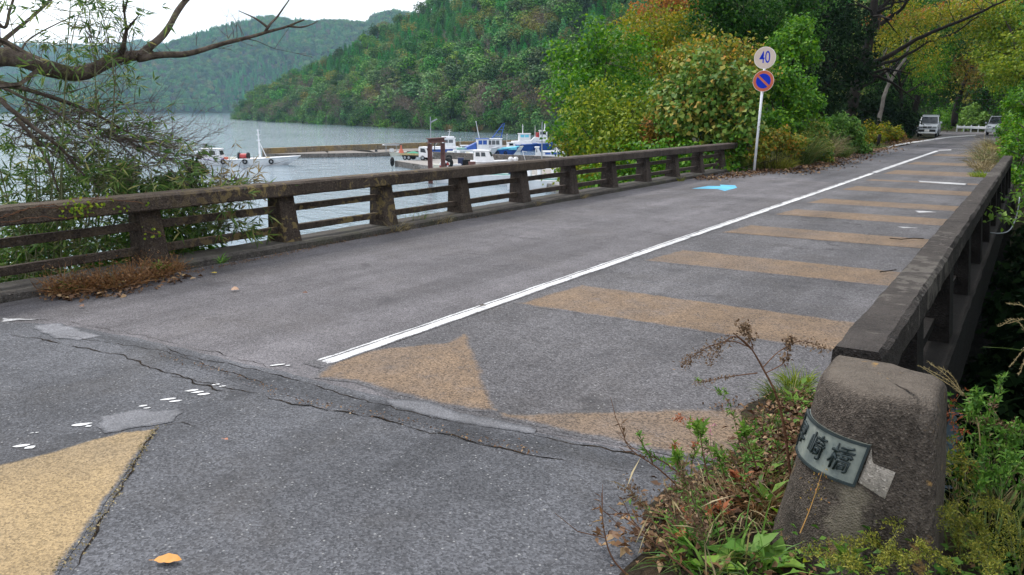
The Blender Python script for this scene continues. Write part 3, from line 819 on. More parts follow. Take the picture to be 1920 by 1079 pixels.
def forest(name, label, pts_by_kind):
    """one object: the trees of a wood set on points by geometry nodes"""
    ks = [k for k in pts_by_kind if len(pts_by_kind[k])]
    allp = [p for k in ks for p in pts_by_kind[k]]
    me = bpy.data.meshes.new(name)
    me.from_pydata([p[:3] for p in allp], [], [])
    at = me.attributes.new('size', 'FLOAT', 'POINT'); at.data.foreach_set('value', [p[3] for p in allp])
    ak = me.attributes.new('form', 'INT', 'POINT')
    src = bpy.data.collections.new(name + '_forms')
    idx = 0; forms = {}
    for k in ks:
        forms[k] = []
        for j, m in enumerate(HT[k]):
            src.objects.link(bpy.data.objects.new('%02d_%s' % (idx, k), m)); forms[k].append(idx); idx += 1
    rng = random.Random(3)
    ak.data.foreach_set('value', [rng.choice(forms[k]) for k in ks for _ in pts_by_kind[k]])
    ng = bpy.data.node_groups.new(name, 'GeometryNodeTree')
    ng.interface.new_socket('Geometry', in_out='INPUT', socket_type='NodeSocketGeometry')
    ng.interface.new_socket('Geometry', in_out='OUTPUT', socket_type='NodeSocketGeometry')
    def g(t): return ng.nodes.new(t)
    gi, go, iop, ci = g('NodeGroupInput'), g('NodeGroupOutput'), g('GeometryNodeInstanceOnPoints'), g('GeometryNodeCollectionInfo')
    m2p = g('GeometryNodeMeshToPoints')
    ci.inputs['Collection'].default_value = src
    ci.inputs['Separate Children'].default_value = True
    ci.inputs['Reset Children'].default_value = True
    iop.inputs['Pick Instance'].default_value = True
    na, nf, rv = g('GeometryNodeInputNamedAttribute'), g('GeometryNodeInputNamedAttribute'), g('FunctionNodeRandomValue')
    na.data_type = 'FLOAT'; na.inputs['Name'].default_value = 'size'
    nf.data_type = 'INT'; nf.inputs['Name'].default_value = 'form'
    rv.data_type = 'FLOAT_VECTOR'
    rv.inputs[0].default_value = (-0.07, -0.07, 0); rv.inputs[1].default_value = (0.07, 0.07, 6.28)
    lk = ng.links.new
    lk(gi.outputs[0], m2p.inputs['Mesh']); lk(m2p.outputs[0], iop.inputs['Points'])
    lk(ci.outputs[0], iop.inputs['Instance'])
    lk([s for s in nf.outputs if s.enabled and s.name == 'Attribute'][0], iop.inputs['Instance Index'])
    lk([s for s in na.outputs if s.enabled and s.name == 'Attribute'][0], iop.inputs['Scale'])
    lk(rv.outputs[0], iop.inputs['Rotation'])
    lk(iop.outputs[0], go.inputs[0])
    o = link(name, me)
    md = o.modifiers.new('trees', 'NODES'); md.node_group = ng
    return tag(o, label, 'woodland', kind='stuff')
pk = {k: [] for k in HT}
_sp = np.array(SHORE[:9])
for a, b in zip(_sp, _sp[1:]):                                     # low growth overhanging the water's edge
    L_ = np.linalg.norm(b - a); nn = np.array([a[1] - b[1], b[0] - a[0]]) / L_
    for _ in range(int(L_ / 1.5)):
        p = a + (b - a) * _rng.random() + nn * (_rng.random() * 7 - 0.5)
        if shore_dist(np.array([p[0]]), np.array([p[1]]))[0] < -1: p = 2 * (a + (b - a) * _rng.random()) - p
        if road_dist(np.array([p[0]]), np.array([p[1]]))[0] > 26: pk['bush' if _rng.random() < 0.8 else 'bare'].append((p[0], p[1], float(hill_h(np.array([p[0]]), np.array([p[1]]))[0]) - 0.2, 0.55 + 0.6 * _rng.random()))
for i in range(len(gx)):
    if i not in fs: pk[kinds[i]].append((gx[i], gy[i], gz[i] - 0.3, scl[i]))
forest('woodland', 'dense mixed wood covering the near hill above the harbour', pk)

# the far hills
FX, FY, FZ, FT = far_hill('far_hill', 1650, 2350, profile([(35.9, 245), (40.5, 234), (41.8, 236), (43.3, 228), (43.7, 204), (45.5, 210), (47.3, 203), (49.0, 209), (50.4, 213), (53.2, 188), (55.5, 158), (57.2, 136), (59.7, 107), (62.5, 74), (66.2, 58), (71.3, 42)]),
                          160, 40, 34, 72, 22, M['hill_ground'], 60)
BX, BY, BZ, BT = far_hill('distant_mountain', 2700, 4000, profile([(50, 190), (54, 217), (58.4, 250), (60.9, 222), (62.7, 226), (64.4, 230), (66, 212), (71, 253), (76, 240)]),
                          70, 24, 48, 78, 40, M['hill_ground'], 80)
def scatter_hill(X, Y, Z, T, n, tmax, s0, s1, seed):
    rng = np.random.default_rng(seed); out = {k: [] for k in HT}
    na_, nr_ = X.shape
    for _ in range(n):
        a, b = rng.random() * (na_ - 1.01), (rng.random() ** 0.9) * (nr_ - 1.01) * tmax
        i, j = int(a), int(b); u, v = a - i, b - j
        def it(Q): return (Q[i, j] * (1 - u) + Q[i + 1, j] * u) * (1 - v) + (Q[i, j + 1] * (1 - u) + Q[i + 1, j + 1] * u) * v
        x, y, z = it(X), it(Y), it(Z)
        if z < WZ: continue
        zz = fbm(x, y, 0.004, 3); r = rng.random()
        k = 'cedar' if zz > 0.08 and r < 0.7 else 'broad' if r < 0.62 else 'gold' if r < 0.72 else 'bare' if r < 0.86 else 'cedar'
        out[k].append((x, y, z - 0.5, s0 + (s1 - s0) * rng.random()))
    return out
forest('far_woodland', 'hazy blue green wood covering the far hill across the lake', scatter_hill(FX, FY, FZ, FT, 13000, 0.82, 0.95, 1.9, 8))
forest('distant_woodland', 'pale blue wooded ridge behind the leaning branch at far left', scatter_hill(BX, BY, BZ, BT, 5000, 0.85, 1.8, 3.0, 9))

# reeds along the near shore
def reeds():
    rng = np.random.default_rng(12)
    pl = np.array([(-232.153,248.681,-5.800), (-206.305,237.739,-5.800), (-168.694,216.781,-5.800), (-152.716,212.013,-5.800), (-138.158,207.668,-5.800)])[:, :2]
    P = []
    for i in range(len(pl) - 1):
        n = int(np.linalg.norm(pl[i + 1] - pl[i]) * 26)
        t = rng.random(n)[:, None]
        d = pl[i + 1] - pl[i]; nn = np.array([d[1], -d[0]]) / np.linalg.norm(d)
        nn = nn if nn[1] < 0 else -nn
        p = pl[i] + d * t - nn * (rng.random((n, 1)) * 3.5 - 0.8)
        dens = np.array([fbm(a, b, 0.06, 2) for a, b in p])
        p = p[dens > -0.12]
        P.append(p)
    P = np.concatenate(P); n = len(P)
    P3 = np.column_stack([P, np.full(n, WZ - 0.1)])
    A = np.column_stack([rng.normal(size=n) * 0.22, rng.normal(size=n) * 0.22, np.ones(n)])
    V, Q = leaf_quads(rng, P3, A, rand_dir(rng, n), 1.6 + 1.4 * rng.random(n), 0.30)
    tag(link('reed_bed', mesh_np('reed_bed', V, Q, M['h_reed'])), 'strip of straw coloured reeds along the foot of the wooded hill', 'reeds', kind='stuff')
reeds()

# ------------------------------------------------------------------ road surfaces and markings
LAYER = 0.35                                             # sheets lie 1 to 2 mm apart
def sheet(name, pts, mat, parent=None, jag=0.0, step=0.12, seed=1, soft=0.0):
    """a flat sheet; jag roughens its outline; soft is the width over which its surface wears away at the edge"""
    rng = random.Random(seed)
    pts = [Vector((p[0], p[1], S * p[1] + (p[2] - S * p[1]) * LAYER)) for p in pts]
    if jag or soft:
        out, nor = [], []
        for a, b in zip(pts, pts[1:] + pts[:1]):
            n = max(1, int((b - a).length / step)); d = (b - a)
            nn = Vector((d.y, -d.x, 0)).normalized() if d.length > 0 else Vector((0, 0, 0))
            for k in range(n):
                p = a + d * (k / n)
                o = noise.noise(Vector((p.x * 6, p.y * 6, seed))) * jag + rng.uniform(-1, 1) * jag * 0.35
                q_ = p + nn * o; q_.z = p.z + S * (q_.y - p.y)
                out.append(q_); nor.append(nn)
        pts = out
    bm = bmesh.new()
    outer = [bm.verts.new(p) for p in pts]
    n = len(outer)
    wear = {}
    if soft:
        area = sum(a.x * b.y - b.x * a.y for a, b in zip(pts, pts[1:] + pts[:1]))
        sg_ = -1 if area > 0 else 1
        inner = []
        m = max(1, int(soft / step))
        for i, p in enumerate(pts):
            nn = sum((nor[(i + k) % n] for k in range(-m - 1, m + 1)), Vector((0, 0, 0)))
            nn = nn.normalized() if nn.length > 1e-6 else nor[i]
            q_ = p + nn * soft * sg_; q_.z = p.z + S * (q_.y - p.y)
            inner.append(bm.verts.new(q_))
        for i in range(n): bm.faces.new((outer[i], outer[(i + 1) % n], inner[(i + 1) % n], inner[i]))
        f = bm.faces.new(inner)
        bmesh.ops.triangulate(bm, faces=[f])
        ins = set(inner)
    else:
        f = bm.faces.new(outer); bmesh.ops.triangulate(bm, faces=[f]); ins = set(outer)
    for fc in bm.faces:
        if fc.normal.z < 0: fc.normal_flip()
    bm.verts.index_update(); vals = [1.0 if v in ins else 0.0 for v in bm.verts]
    me = bpy.data.meshes.new(name); bm.to_mesh(me); bm.free()
    at = me.attributes.new('wear', 'FLOAT', 'POINT'); at.data.foreach_set('value', vals)
    me.materials.append(mat)
    return link(name, me, parent)
def rp(x, y, h=0.0): return (x, y, S * y + h)

road = sheet('road', [rp(-9.0, -13), rp(3.0, -13), rp(1.6, 1.2), rp(-0.3, 2.2), rp(-0.55, 3.1), rp(-0.55, 21.6), rp(-0.9, 24), rp(-0.95, 40), rp(-0.6, 60), rp(-0.9, 78), rp(-4, 90), rp(-20, 100),
                      rp(-23, 94), rp(-11, 86), rp(-6.6, 76), rp(-5.9, 60), rp(-5.9, 46), rp(-6.35, 38), rp(-6.2, 27), rp(-6.9, 22.6), rp(-7.3, 21.6), rp(-7.3, 2.6), rp(-7.0, 1.5), rp(-9.5, -4)], M['asphalt_left'])
tag(road, kind='structure')
# the lane on the right has a coarser surface
RL = sheet('coarse_lane', [rp(-3.72, 3.25, 0.004)] + [(-2.861,3.113,-0.018),(-2.263,3.119,-0.018),(-1.815,3.194,-0.018),(-1.422,3.267,-0.019),(-1.048,3.307,-0.019)] + [rp(-1.0, 3.6, 0.004), rp(-0.62, 4.4, 0.004), rp(-0.62, 21, 0.004), rp(-1.0, 24, 0.004), rp(-1.0, 50, 0.004), rp(-3.5, 50, 0.004), rp(-3.66, 30, 0.004)], M['asphalt_right'], road)
far_lane = sheet('dark_lane', [rp(-3.70, 19.8, 0.004), rp(-3.70, 48, 0.004), rp(-3.5, 72, 0.004), rp(-5.85, 72, 0.004), rp(-5.85, 46, 0.004), rp(-6.3, 38, 0.004), rp(-6.15, 27, 0.004), rp(-6.7, 22.6, 0.004), rp(-6.8, 21.5, 0.004)], M['asphalt_dark'], road, soft=0.25, step=0.2)
# darker surface on this side of the bridge, edged by a broken seam
near = sheet('near_surface', [(-6.553,2.635,-0.010),(-6.316,2.740,-0.011),(-6.098,2.851,-0.012),(-5.576,2.937,-0.013),(-5.207,2.985,-0.013),(-4.811,3.001,-0.013),(-4.379,3.031,-0.013),(-4.007,3.040,-0.013),(-3.745,3.077,-0.014),(-3.492,3.067,-0.013),(-3.188,3.080,-0.014),(-2.855,3.084,-0.014),(-2.551,3.094,-0.014),(-2.248,3.100,-0.014),(-2.019,3.135,-0.014),(-1.801,3.169,-0.014),(-1.595,3.207,-0.014),(-1.408,3.236,-0.015),(-1.224,3.253,-0.015),(-1.038,3.277,-0.015)] + [rp(-0.9, 3.2, 0.008), rp(-0.5, 2.5, 0.008), rp(1.5, 1.15, 0.008), rp(2.8, -12.5, 0.008), rp(-8.8, -12.5, 0.008), rp(-9.2, -4, 0.008), rp(-7.0, 1.6, 0.008)], M['asphalt_near'], road, 0.018, 0.06, 4)
joint = sheet('seam_surface', [(-6.150,2.798,-0.008),(-5.534,2.913,-0.008),(-5.156,2.955,-0.009),(-4.765,2.971,-0.009),(-4.338,3.002,-0.009),(-3.970,3.011,-0.009),(-3.711,3.049,-0.009),(-3.461,3.039,-0.009),(-3.154,3.047,-0.009),(-2.825,3.052,-0.009),(-2.521,3.056,-0.009),(-2.222,3.063,-0.009),(-1.996,3.098,-0.010),(-1.780,3.133,-0.010),(-1.577,3.171,-0.010),(-1.392,3.200,-0.010),(-1.210,3.218,-0.011),(-1.048,3.233,-0.011),(-1.253,3.069,-0.009),(-1.502,2.972,-0.009),(-1.819,2.918,-0.008),(-2.110,2.885,-0.008),(-2.450,2.882,-0.008),(-2.797,2.850,-0.008),(-3.166,2.810,-0.008),(-3.581,2.778,-0.007),(-3.972,2.774,-0.007),(-4.459,2.769,-0.007),(-5.049,2.792,-0.008),(-5.579,2.780,-0.007)], M['asphalt_joint'], road, 0.02, 0.06, 5, soft=0.07)
for pts in ([(-6.234,2.741,-0.003),(-6.122,2.856,-0.004),(-5.890,2.866,-0.004),(-5.497,2.854,-0.004),(-5.542,2.723,-0.003),(-5.711,2.640,-0.002),(-6.123,2.670,-0.003)], [(-4.022,2.024,0.002),(-3.936,2.167,0.001),(-3.746,2.315,-0.000),(-3.684,2.300,-0.000),(-3.591,2.182,0.001),(-3.690,2.055,0.002),(-3.757,1.917,0.003),(-3.882,1.942,0.002)], [(-2.914,3.070,-0.005),(-2.802,3.116,-0.006),(-2.643,3.183,-0.006),(-2.486,3.153,-0.006),(-2.310,3.160,-0.006),(-2.117,3.183,-0.006),(-1.960,3.186,-0.006),(-1.939,3.110,-0.006),(-2.139,3.065,-0.005),(-2.392,3.032,-0.005),(-2.669,3.009,-0.005),(-2.867,3.031,-0.005)]):
    sheet('road_patch', pts, M['patch'], road, 0.03, 0.05, 6, soft=0.045)
# cracks: thin dark gaps, built as a chain of slivers
q = NM('crack_fill', 0.95, 0.05, (0.012, 0.011, 0.010)); q.base(q.ramp(q.noise(25, 4), [(0.4, (0.010, 0.009, 0.008)), (0.75, (0.05, 0.035, 0.022))])); M['crack'] = q.m
def crack(px, w, seed, h=0.0180, wob=0.035):
    rng = random.Random(seed)
    P = [Vector(p) for p in px]; out = []
    for a, b in zip(P, P[1:]):
        n = max(2, int((b - a).length / 0.035))
        for k in range(n): out.append(a.lerp(b, k / n))
    out.append(P[-1])
    V, F = [], []
    for i, p in enumerate(out):
        d = out[min(i + 1, len(out) - 1)] - out[max(i - 1, 0)]; nn = Vector((-d.y, d.x, 0)).normalized()
        off = noise.noise(Vector((p.x * 9, p.y * 9, seed))) * wob + rng.uniform(-.006, .006)
        ww = w * max(0.06, 0.5 + 0.9 * noise.noise(Vector((p.x * 5, p.y * 5, seed + 4))) + rng.uniform(-.2, .3)) * min(1, i / 6 + 0.05, (len(out) - 1 - i) / 6 + 0.05)
        for s in (-1, 1):
            v = p + nn * (off + s * ww * 0.5); v.z = S * v.y + h * LAYER; V.append(v)
    for i in range(len(out) - 1): F.append((2 * i, 2 * i + 1, 2 * i + 3, 2 * i + 2))
    me = bpy.data.meshes.new('crack'); me.from_pydata(V, [], F); me.materials.append(M['crack'])
    return link('crack', me, road)
crack([(-6.116,2.481,-0.005),(-5.717,2.587,-0.006),(-5.321,2.606,-0.006),(-4.940,2.690,-0.007),(-4.541,2.635,-0.006),(-4.333,2.649,-0.007),(-4.064,2.652,-0.007),(-3.808,2.689,-0.007),(-3.502,2.714,-0.007),(-3.253,2.731,-0.007),(-2.979,2.791,-0.008),(-2.781,2.833,-0.008),(-2.423,2.850,-0.008),(-2.103,2.875,-0.008),(-1.819,2.918,-0.008),(-1.604,2.951,-0.009)], 0.014, 1)
crack([(-5.009,3.006,-0.009),(-4.688,2.920,-0.008),(-4.318,2.946,-0.009),(-3.989,2.985,-0.009),(-3.794,2.992,-0.009),(-3.466,3.001,-0.009),(-3.180,2.986,-0.009),(-2.852,2.993,-0.009),(-2.554,3.006,-0.009),(-2.221,3.038,-0.009)], 0.010, 2)
crack([(-1.947,3.123,-0.010),(-1.766,3.134,-0.010),(-1.522,3.178,-0.010),(-1.316,3.216,-0.011),(-1.143,3.249,-0.011),(-0.977,3.281,-0.011)], 0.018, 3)
crack([(-5.767,2.686,-0.007),(-5.320,2.794,-0.008),(-4.833,2.894,-0.008),(-4.336,2.880,-0.008),(-3.986,2.861,-0.008),(-3.595,2.868,-0.008)], 0.007, 5)
crack([(-2.639,1.155,0.004),(-2.814,1.325,0.003),(-3.030,1.531,0.001),(-3.249,1.743,-0.000),(-3.512,1.997,-0.002),(-3.613,2.110,-0.003),(-3.566,2.211,-0.003),(-3.433,2.215,-0.004)], 0.012, 6, wob=0.012)
crack([(-6.536,2.782,-0.015),(-6.110,2.938,-0.017),(-5.314,3.029,-0.017),(-4.502,3.078,-0.018),(-3.869,3.096,-0.018)], 0.006, 7, 0.0105)
crack([(-4.298,2.612,-0.006),(-4.099,2.640,-0.006),(-3.870,2.625,-0.006),(-3.706,2.650,-0.007)], 0.02, 8)

# painted markings
stripes = [(5.42, 6.42, -3.58, -0.78), (7.92, 8.86, -3.52, -0.74), (10.5, 11.48, -3.50, -0.72), (12.95, 13.95, -3.46, -0.70), (15.1, 16.1, -3.44, -0.70), (18.2, 19.4, -3.45, -0.70), (21.2, 21.75, -3.5, -0.75), (24.0, 25.9, -3.5, -0.95), (29.2, 31.0, -3.55, -0.95), (36.0, 38.0, -3.5, -0.9)]
for i, (y0, y1, x0, x1) in enumerate(stripes):
    sheet('yellow_stripe', [rp(x0, y0 - 0.03, 0.008), rp(x1, y0 + 0.07, 0.008), rp(x1, y1 + 0.02, 0.008), rp(x0 + 0.1, y1, 0.008)], M['ochre'], road, 0.015, 0.06, 10 + i, soft=0.075)
sheet('yellow_stripe', [(-3.601,3.175,-0.014),(-3.753,3.544,-0.017),(-3.587,3.869,-0.019),(-3.359,4.152,-0.021),(-3.391,4.434,-0.023),(-3.321,4.446,-0.023),(-2.693,3.757,-0.018),(-2.242,3.276,-0.015),(-2.430,3.177,-0.014),(-2.850,3.170,-0.014),(-3.276,3.168,-0.014),(-3.522,3.094,-0.014)], M['ochre'], road, 0.015, 0.06, 31, soft=0.07)
sheet('yellow_stripe', [(-2.287,3.253,-0.014),(-1.879,3.569,-0.016),(-1.503,3.872,-0.019),(-1.135,4.152,-0.021),(-0.979,3.891,-0.019),(-0.960,3.509,-0.016),(-1.067,3.324,-0.015),(-1.423,3.269,-0.014),(-1.816,3.222,-0.014),(-2.007,3.219,-0.014),(-2.208,3.215,-0.014)], M['ochre'], road, 0.015, 0.06, 32, soft=0.07)
sheet('yellow_mark', [(-3.598,2.098,0.002),(-3.388,1.872,0.003),(-3.215,1.691,0.005),(-3.014,1.478,0.006),(-2.839,1.299,0.007),(-2.703,1.151,0.008),(-2.622,1.076,0.009),(-3.028,0.802,0.011),(-3.934,1.112,0.009),(-3.837,1.321,0.007),(-3.813,1.444,0.006),(-3.763,1.633,0.005),(-3.749,1.778,0.004),(-3.702,1.970,0.003)], M['ochre_bright'], road, 0.010, 0.03, 33, soft=0.035)
# centre line: one worn band of paint with a long crack in it
def paint_line(name, x0, y0, y1, w, mat, crack_at=None, step=0.08, h=0.0125, seed=3):
    cols = [(-w / 2 - 0.012, 0.0), (-w / 2 + 0.014, 0.78)]
    if crack_at is not None: cols += [(crack_at - 0.014, 0.75), (crack_at, 0.12), (crack_at + 0.012, 0.85)]
    cols += [(w / 2 - 0.022, 0.82), (w / 2 + 0.012, 0.0)]
    V, Q, Wr = [], [], []; n = int((y1 - y0) / step); m = len(cols)
    for i in range(n + 1):
        y = y0 + (y1 - y0) * i / n; wob = 0.012 * noise.noise(Vector((y * 1.7, seed, 0)))
        end = min(1.0, i / 2, (n - i) / 2)
        for k, (dx, wv) in enumerate(cols):
            e = 0.010 * noise.noise(Vector((y * 5, k * 3.1, seed))) if k not in (0, m - 1) else 0.006 * noise.noise(Vector((y * 9, k * 3.1, seed)))
            V.append((x0 + dx + wob + e, y, S * y + h)); Wr.append(wv * end)
    for i in range(n):
        for k in range(m - 1): Q.append((i * m + k, i * m + k + 1, (i + 1) * m + k + 1, (i + 1) * m + k))
    V = [(a, b, S * b + (c - S * b) * LAYER) for a, b, c in V]
    me = mesh_np(name, V, Q, mat); at = me.attributes.new('wear', 'FLOAT', 'POINT'); at.data.foreach_set('value', Wr)
    return link(name, me, road)
paint_line('centre_line', -3.715, 3.25, 24.0, 0.142, M['white_paint'], -0.032)
paint_line('centre_line', -3.72, 24.03, 41.5, 0.155, M['white_edge'], None, 0.3)
sheet('edge_line', [(-6.183,41.327,-0.279),(-6.131,50.160,-0.341),(-5.806,57.539,-0.393),(-5.383,67.142,-0.460),(-4.171,76.097,-0.523),(-4.293,78.240,-0.538),(-5.610,69.891,-0.479),(-6.129,60.651,-0.415),(-6.457,52.755,-0.359),(-6.501,43.723,-0.296)], M['white_edge'], road, soft=0.03, step=0.5)
sheet('worn_line', [(-2.341,21.884,-0.141),(-1.746,21.835,-0.141),(-1.221,21.662,-0.140),(-1.220,21.131,-0.136),(-1.753,21.273,-0.137),(-2.268,21.453,-0.138)], M['white_worn'], road, 0.02, 0.1, 41, soft=0.06)
sheet('worn_line', [(-1.605,14.887,-0.092),(-1.340,14.937,-0.093),(-1.196,14.858,-0.092),(-1.500,14.552,-0.090)], M['white_worn'], road, 0.02, 0.08, 42, soft=0.06)
sheet('worn_line', [(-1.551,12.539,-0.076),(-1.416,12.594,-0.076),(-1.237,12.560,-0.076),(-1.462,12.401,-0.075)], M['white_worn'], road, 0.02, 0.08, 43, soft=0.05)
sheet('worn_line', [(-3.828,42.425,-0.285),(-3.316,43.565,-0.293),(-3.198,42.359,-0.285),(-3.736,41.445,-0.278)], M['white_worn'], road, 0.02, 0.2, 44, soft=0.08)
sheet('worn_line', [(-6.677,2.689,-0.007),(-6.539,2.784,-0.007),(-6.366,2.843,-0.008),(-6.469,2.713,-0.007),(-6.519,2.621,-0.006)], M['white_worn'], road, 0.02, 0.08, 45, soft=0.05)
sheet('blue_arrow', [(-6.202,16.475,-0.107),(-6.132,17.364,-0.114),(-5.883,17.479,-0.114),(-6.024,17.818,-0.117),(-5.664,17.874,-0.117),(-5.427,17.290,-0.113),(-5.407,16.362,-0.107),(-5.695,16.720,-0.109)], M['blue_paint'], road, soft=0.03, step=0.1)
# flecks left of an older line
fl = [(40,838,18,5), (57,841,12,6), (153,798,23,6), (166,801,9,4), (317,750,22,5), (329,754,18,3.5), (268,763,11,4), (276,767,11,3), (360,734,19,5), (371,737,18,5), (382,741,17,5), (405,723,13,4), (417,726,11,3), (520,686,27,4), (60,814,5,2), (70,813,5,2), (540,687,9,3)]
FLK = [(-3.948,1.596,-0.011), (-3.892,1.611,-0.011), (-3.971,1.901,-0.013), (-3.920,1.910,-0.013), (-3.932,2.377,-0.017), (-3.872,2.377,-0.017), (-3.955,2.232,-0.016), (-3.905,2.227,-0.016), (-3.948,2.535,-0.018), (-3.896,2.538,-0.018), (-3.837,2.535,-0.018), (-3.919,2.677,-0.019), (-3.863,2.681,-0.019), (-3.913,3.133,-0.022), (-4.068,1.702,-0.012), (-4.053,1.720,-0.012), (-3.847,3.164,-0.022)]
for i, (p, f_) in enumerate(zip(FLK, fl)):
    rng = random.Random(i); a = f_[2] * 0.0022; b = f_[3] * 0.0036
    pts = []
    for k in range(12):
        t = 2 * PI * k / 12; rr = rng.uniform(0.8, 1.1)
        x_, y_ = a * math.cos(t) * rr, b * math.sin(t) * rr
        ca, sa = math.cos(0.95), math.sin(0.95)
        X_, Y_ = p[0] + x_ * ca - y_ * sa, p[1] + x_ * sa + y_ * ca
        pts.append((X_, Y_, S * Y_ + 0.0175))
    sheet('paint_fleck', pts, M['fleck_paint'], road, soft=0.008, step=0.01)

# ------------------------------------------------------------------ the bridge
def beam_along(mb, prof, y0, y1, step, wob, seed):
    """profile in x-z run along y with slightly uneven edges"""
    n = max(2, int((y1 - y0) / step)); rings = []
    for i in range(n + 1):
        y = y0 + (y1 - y0) * i / n; r = []
        for j, (x, z) in enumerate(prof):
            dx = wob * noise.noise(Vector((y * 3.1, j * 2.3, seed))) + wob * 0.6 * noise.noise(Vector((y * 14, j * 3.3, seed + 2)))
            dz = wob * noise.noise(Vector((y * 2.7, j * 1.9, seed + 7))) + wob * 0.6 * noise.noise(Vector((y * 13, j * 2.3, seed + 5)))
            r.append((x + dx, y, z + dz))
        rings.append(r)
    mb.loft(rings)
    return mb
deck = thing('bridge_deck', None, None, (0, 0, 0)); deck['kind'] = 'structure'
del deck['kind']
bpy.data.objects.remove(deck)
mb = MB(); mb.box((-3.95, 12.1, -0.42), (7.30, 19.0, 0.62))
for x in (-7.0, -5.0, -3.0, -0.9): mb.box((x, 12.1, -0.98), (0.5, 18.8, 0.52))
tag(mb.build('bridge_deck', M['curb_concrete'], shear=True), kind='structure')
mb = MB(); mb.box((-3.9, 2.35, -3.4), (7.5, 0.5, 6.5)); mb.box((-3.9, 21.85, -3.4), (7.4, 0.46, 6.3))
tag(mb.build('bridge_abutment', M['gully_rock'], shear=True), kind='structure')

# left railing
rail = thing('bridge_railing', 'long weathered concrete railing along the lake side of the bridge', 'railing', (-7.4, 2.0, 0))
prof = [(-7.535, 0.640), (-7.545, 0.655), (-7.545, 0.770), (-7.520, 0.798), (-7.280, 0.800), (-7.250, 0.775), (-7.245, 0.655), (-7.258, 0.640)]
mb = MB(); beam_along(mb, prof, 1.2, 12.0, 0.09, 0.006, 1); mb.build('top_beam', M['rail_concrete'], rail, shear=True, world=True)
mb = MB(); beam_along(mb, prof, 12.008, 22.9, 0.14, 0.005, 2); mb.build('top_beam', M['rail_concrete_far'], rail, shear=True, world=True)
POST_Y = [2.72 + 1.745 * k for k in range(12)]
def post_mb(y, s=1):
    mb = MB(); w = 0.122
    rings = []
    for z, xf, xb, e in ((0.06, -7.270, -7.600, 0.010), (0.22, -7.300, -7.590, 0.0), (0.45, -7.335, -7.580, -0.004), (0.645, -7.365, -7.570, -0.006)):
        ww = w + e; c = 0.018
        rings.append([(xb, y - ww, z), (xf - c, y - ww, z), (xf, y - ww + c, z), (xf, y + ww - c, z), (xf - c, y + ww, z), (xb, y + ww, z)])
    mb.loft(rings); return mb
for i, y in enumerate(POST_Y):
    post_mb(y).build('post', M['rail_concrete'] if y < 11 else M['rail_concrete_far'], rail, shear=True, world=True)
bar_prof = [(-0.036, -0.030), (-0.030, -0.040), (0.030, -0.040), (0.036, -0.030), (0.036, 0.030), (0.030, 0.040), (-0.030, 0.040), (-0.036, 0.030)]
for i in range(len(POST_Y) - 1):
    for z in (0.475, 0.225):
        mb = MB(); beam_along(mb, [(-7.455 + a, z + b) for a, b in bar_prof], POST_Y[i] + 0.11, POST_Y[i + 1] - 0.11, 0.3, 0.004, 5 + i)
        mb.build('bar', M['rail_concrete'] if POST_Y[i] < 11 else M['rail_concrete_far'], rail, shear=True, world=True)
for z in (0.475, 0.225):
    mb = MB(); beam_along(mb, [(-7.455 + a, z + b) for a, b in bar_prof], 1.2, POST_Y[0] - 0.11, 0.3, 0.004, 4)
    mb.build('bar', M['rail_concrete'], rail, shear=True, world=True)
mb = MB(); beam_along(mb, [(-7.66, -0.10), (-7.66, 0.075), (-7.64, 0.09), (-7.235, 0.086), (-7.205, 0.062), (-7.195, -0.02), (-7.195, -0.10)], 1.2, 22.0, 0.12, 0.010, 9)
mb.build('kerb', M['curb_concrete'], rail, shear=True, world=True)

# right parapet
par = thing('bridge_parapet', 'low dark concrete parapet beside the striped lane, running away from the pillar', 'parapet', (-0.43, 3.0, 0))
prof = [(-0.545, 0.572), (-0.553, 0.59), (-0.553, 0.715), (-0.535, 0.736), (-0.392, 0.736), (-0.370, 0.715), (-0.362, 0.59), (-0.374, 0.572)]
mb = MB(); beam_along(mb, prof, 3.06, 20.6, 0.06, 0.008, 11); mb.build('top_beam', M['parapet_concrete'], par, shear=True, world=True)
PY2 = [4.3 + 1.745 * k for k in range(10)]
for y in PY2:
    mb = MB()
    mb.loft([[(-0.56, y - w, z), (-0.37 + b, y - w, z), (-0.37 + b, y + w, z), (-0.56, y + w, z)] for z, w, b in ((0.06, 0.15, 0.05), (0.575, 0.13, 0.0))])
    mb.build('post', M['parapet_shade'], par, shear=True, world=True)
for i in range(len(PY2) - 1):
    for z in (0.44, 0.20):
        mb = MB(); mb.box((-0.46, (PY2[i] + PY2[i + 1]) / 2, z), (0.07, PY2[i + 1] - PY2[i] - 0.22, 0.075))
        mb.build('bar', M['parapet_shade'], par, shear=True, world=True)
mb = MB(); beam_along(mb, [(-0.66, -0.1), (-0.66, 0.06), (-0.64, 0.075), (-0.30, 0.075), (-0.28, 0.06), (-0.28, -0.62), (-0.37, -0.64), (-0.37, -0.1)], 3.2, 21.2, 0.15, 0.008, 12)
mb.build('kerb', M['parapet_shade'], par, shear=True, world=True)
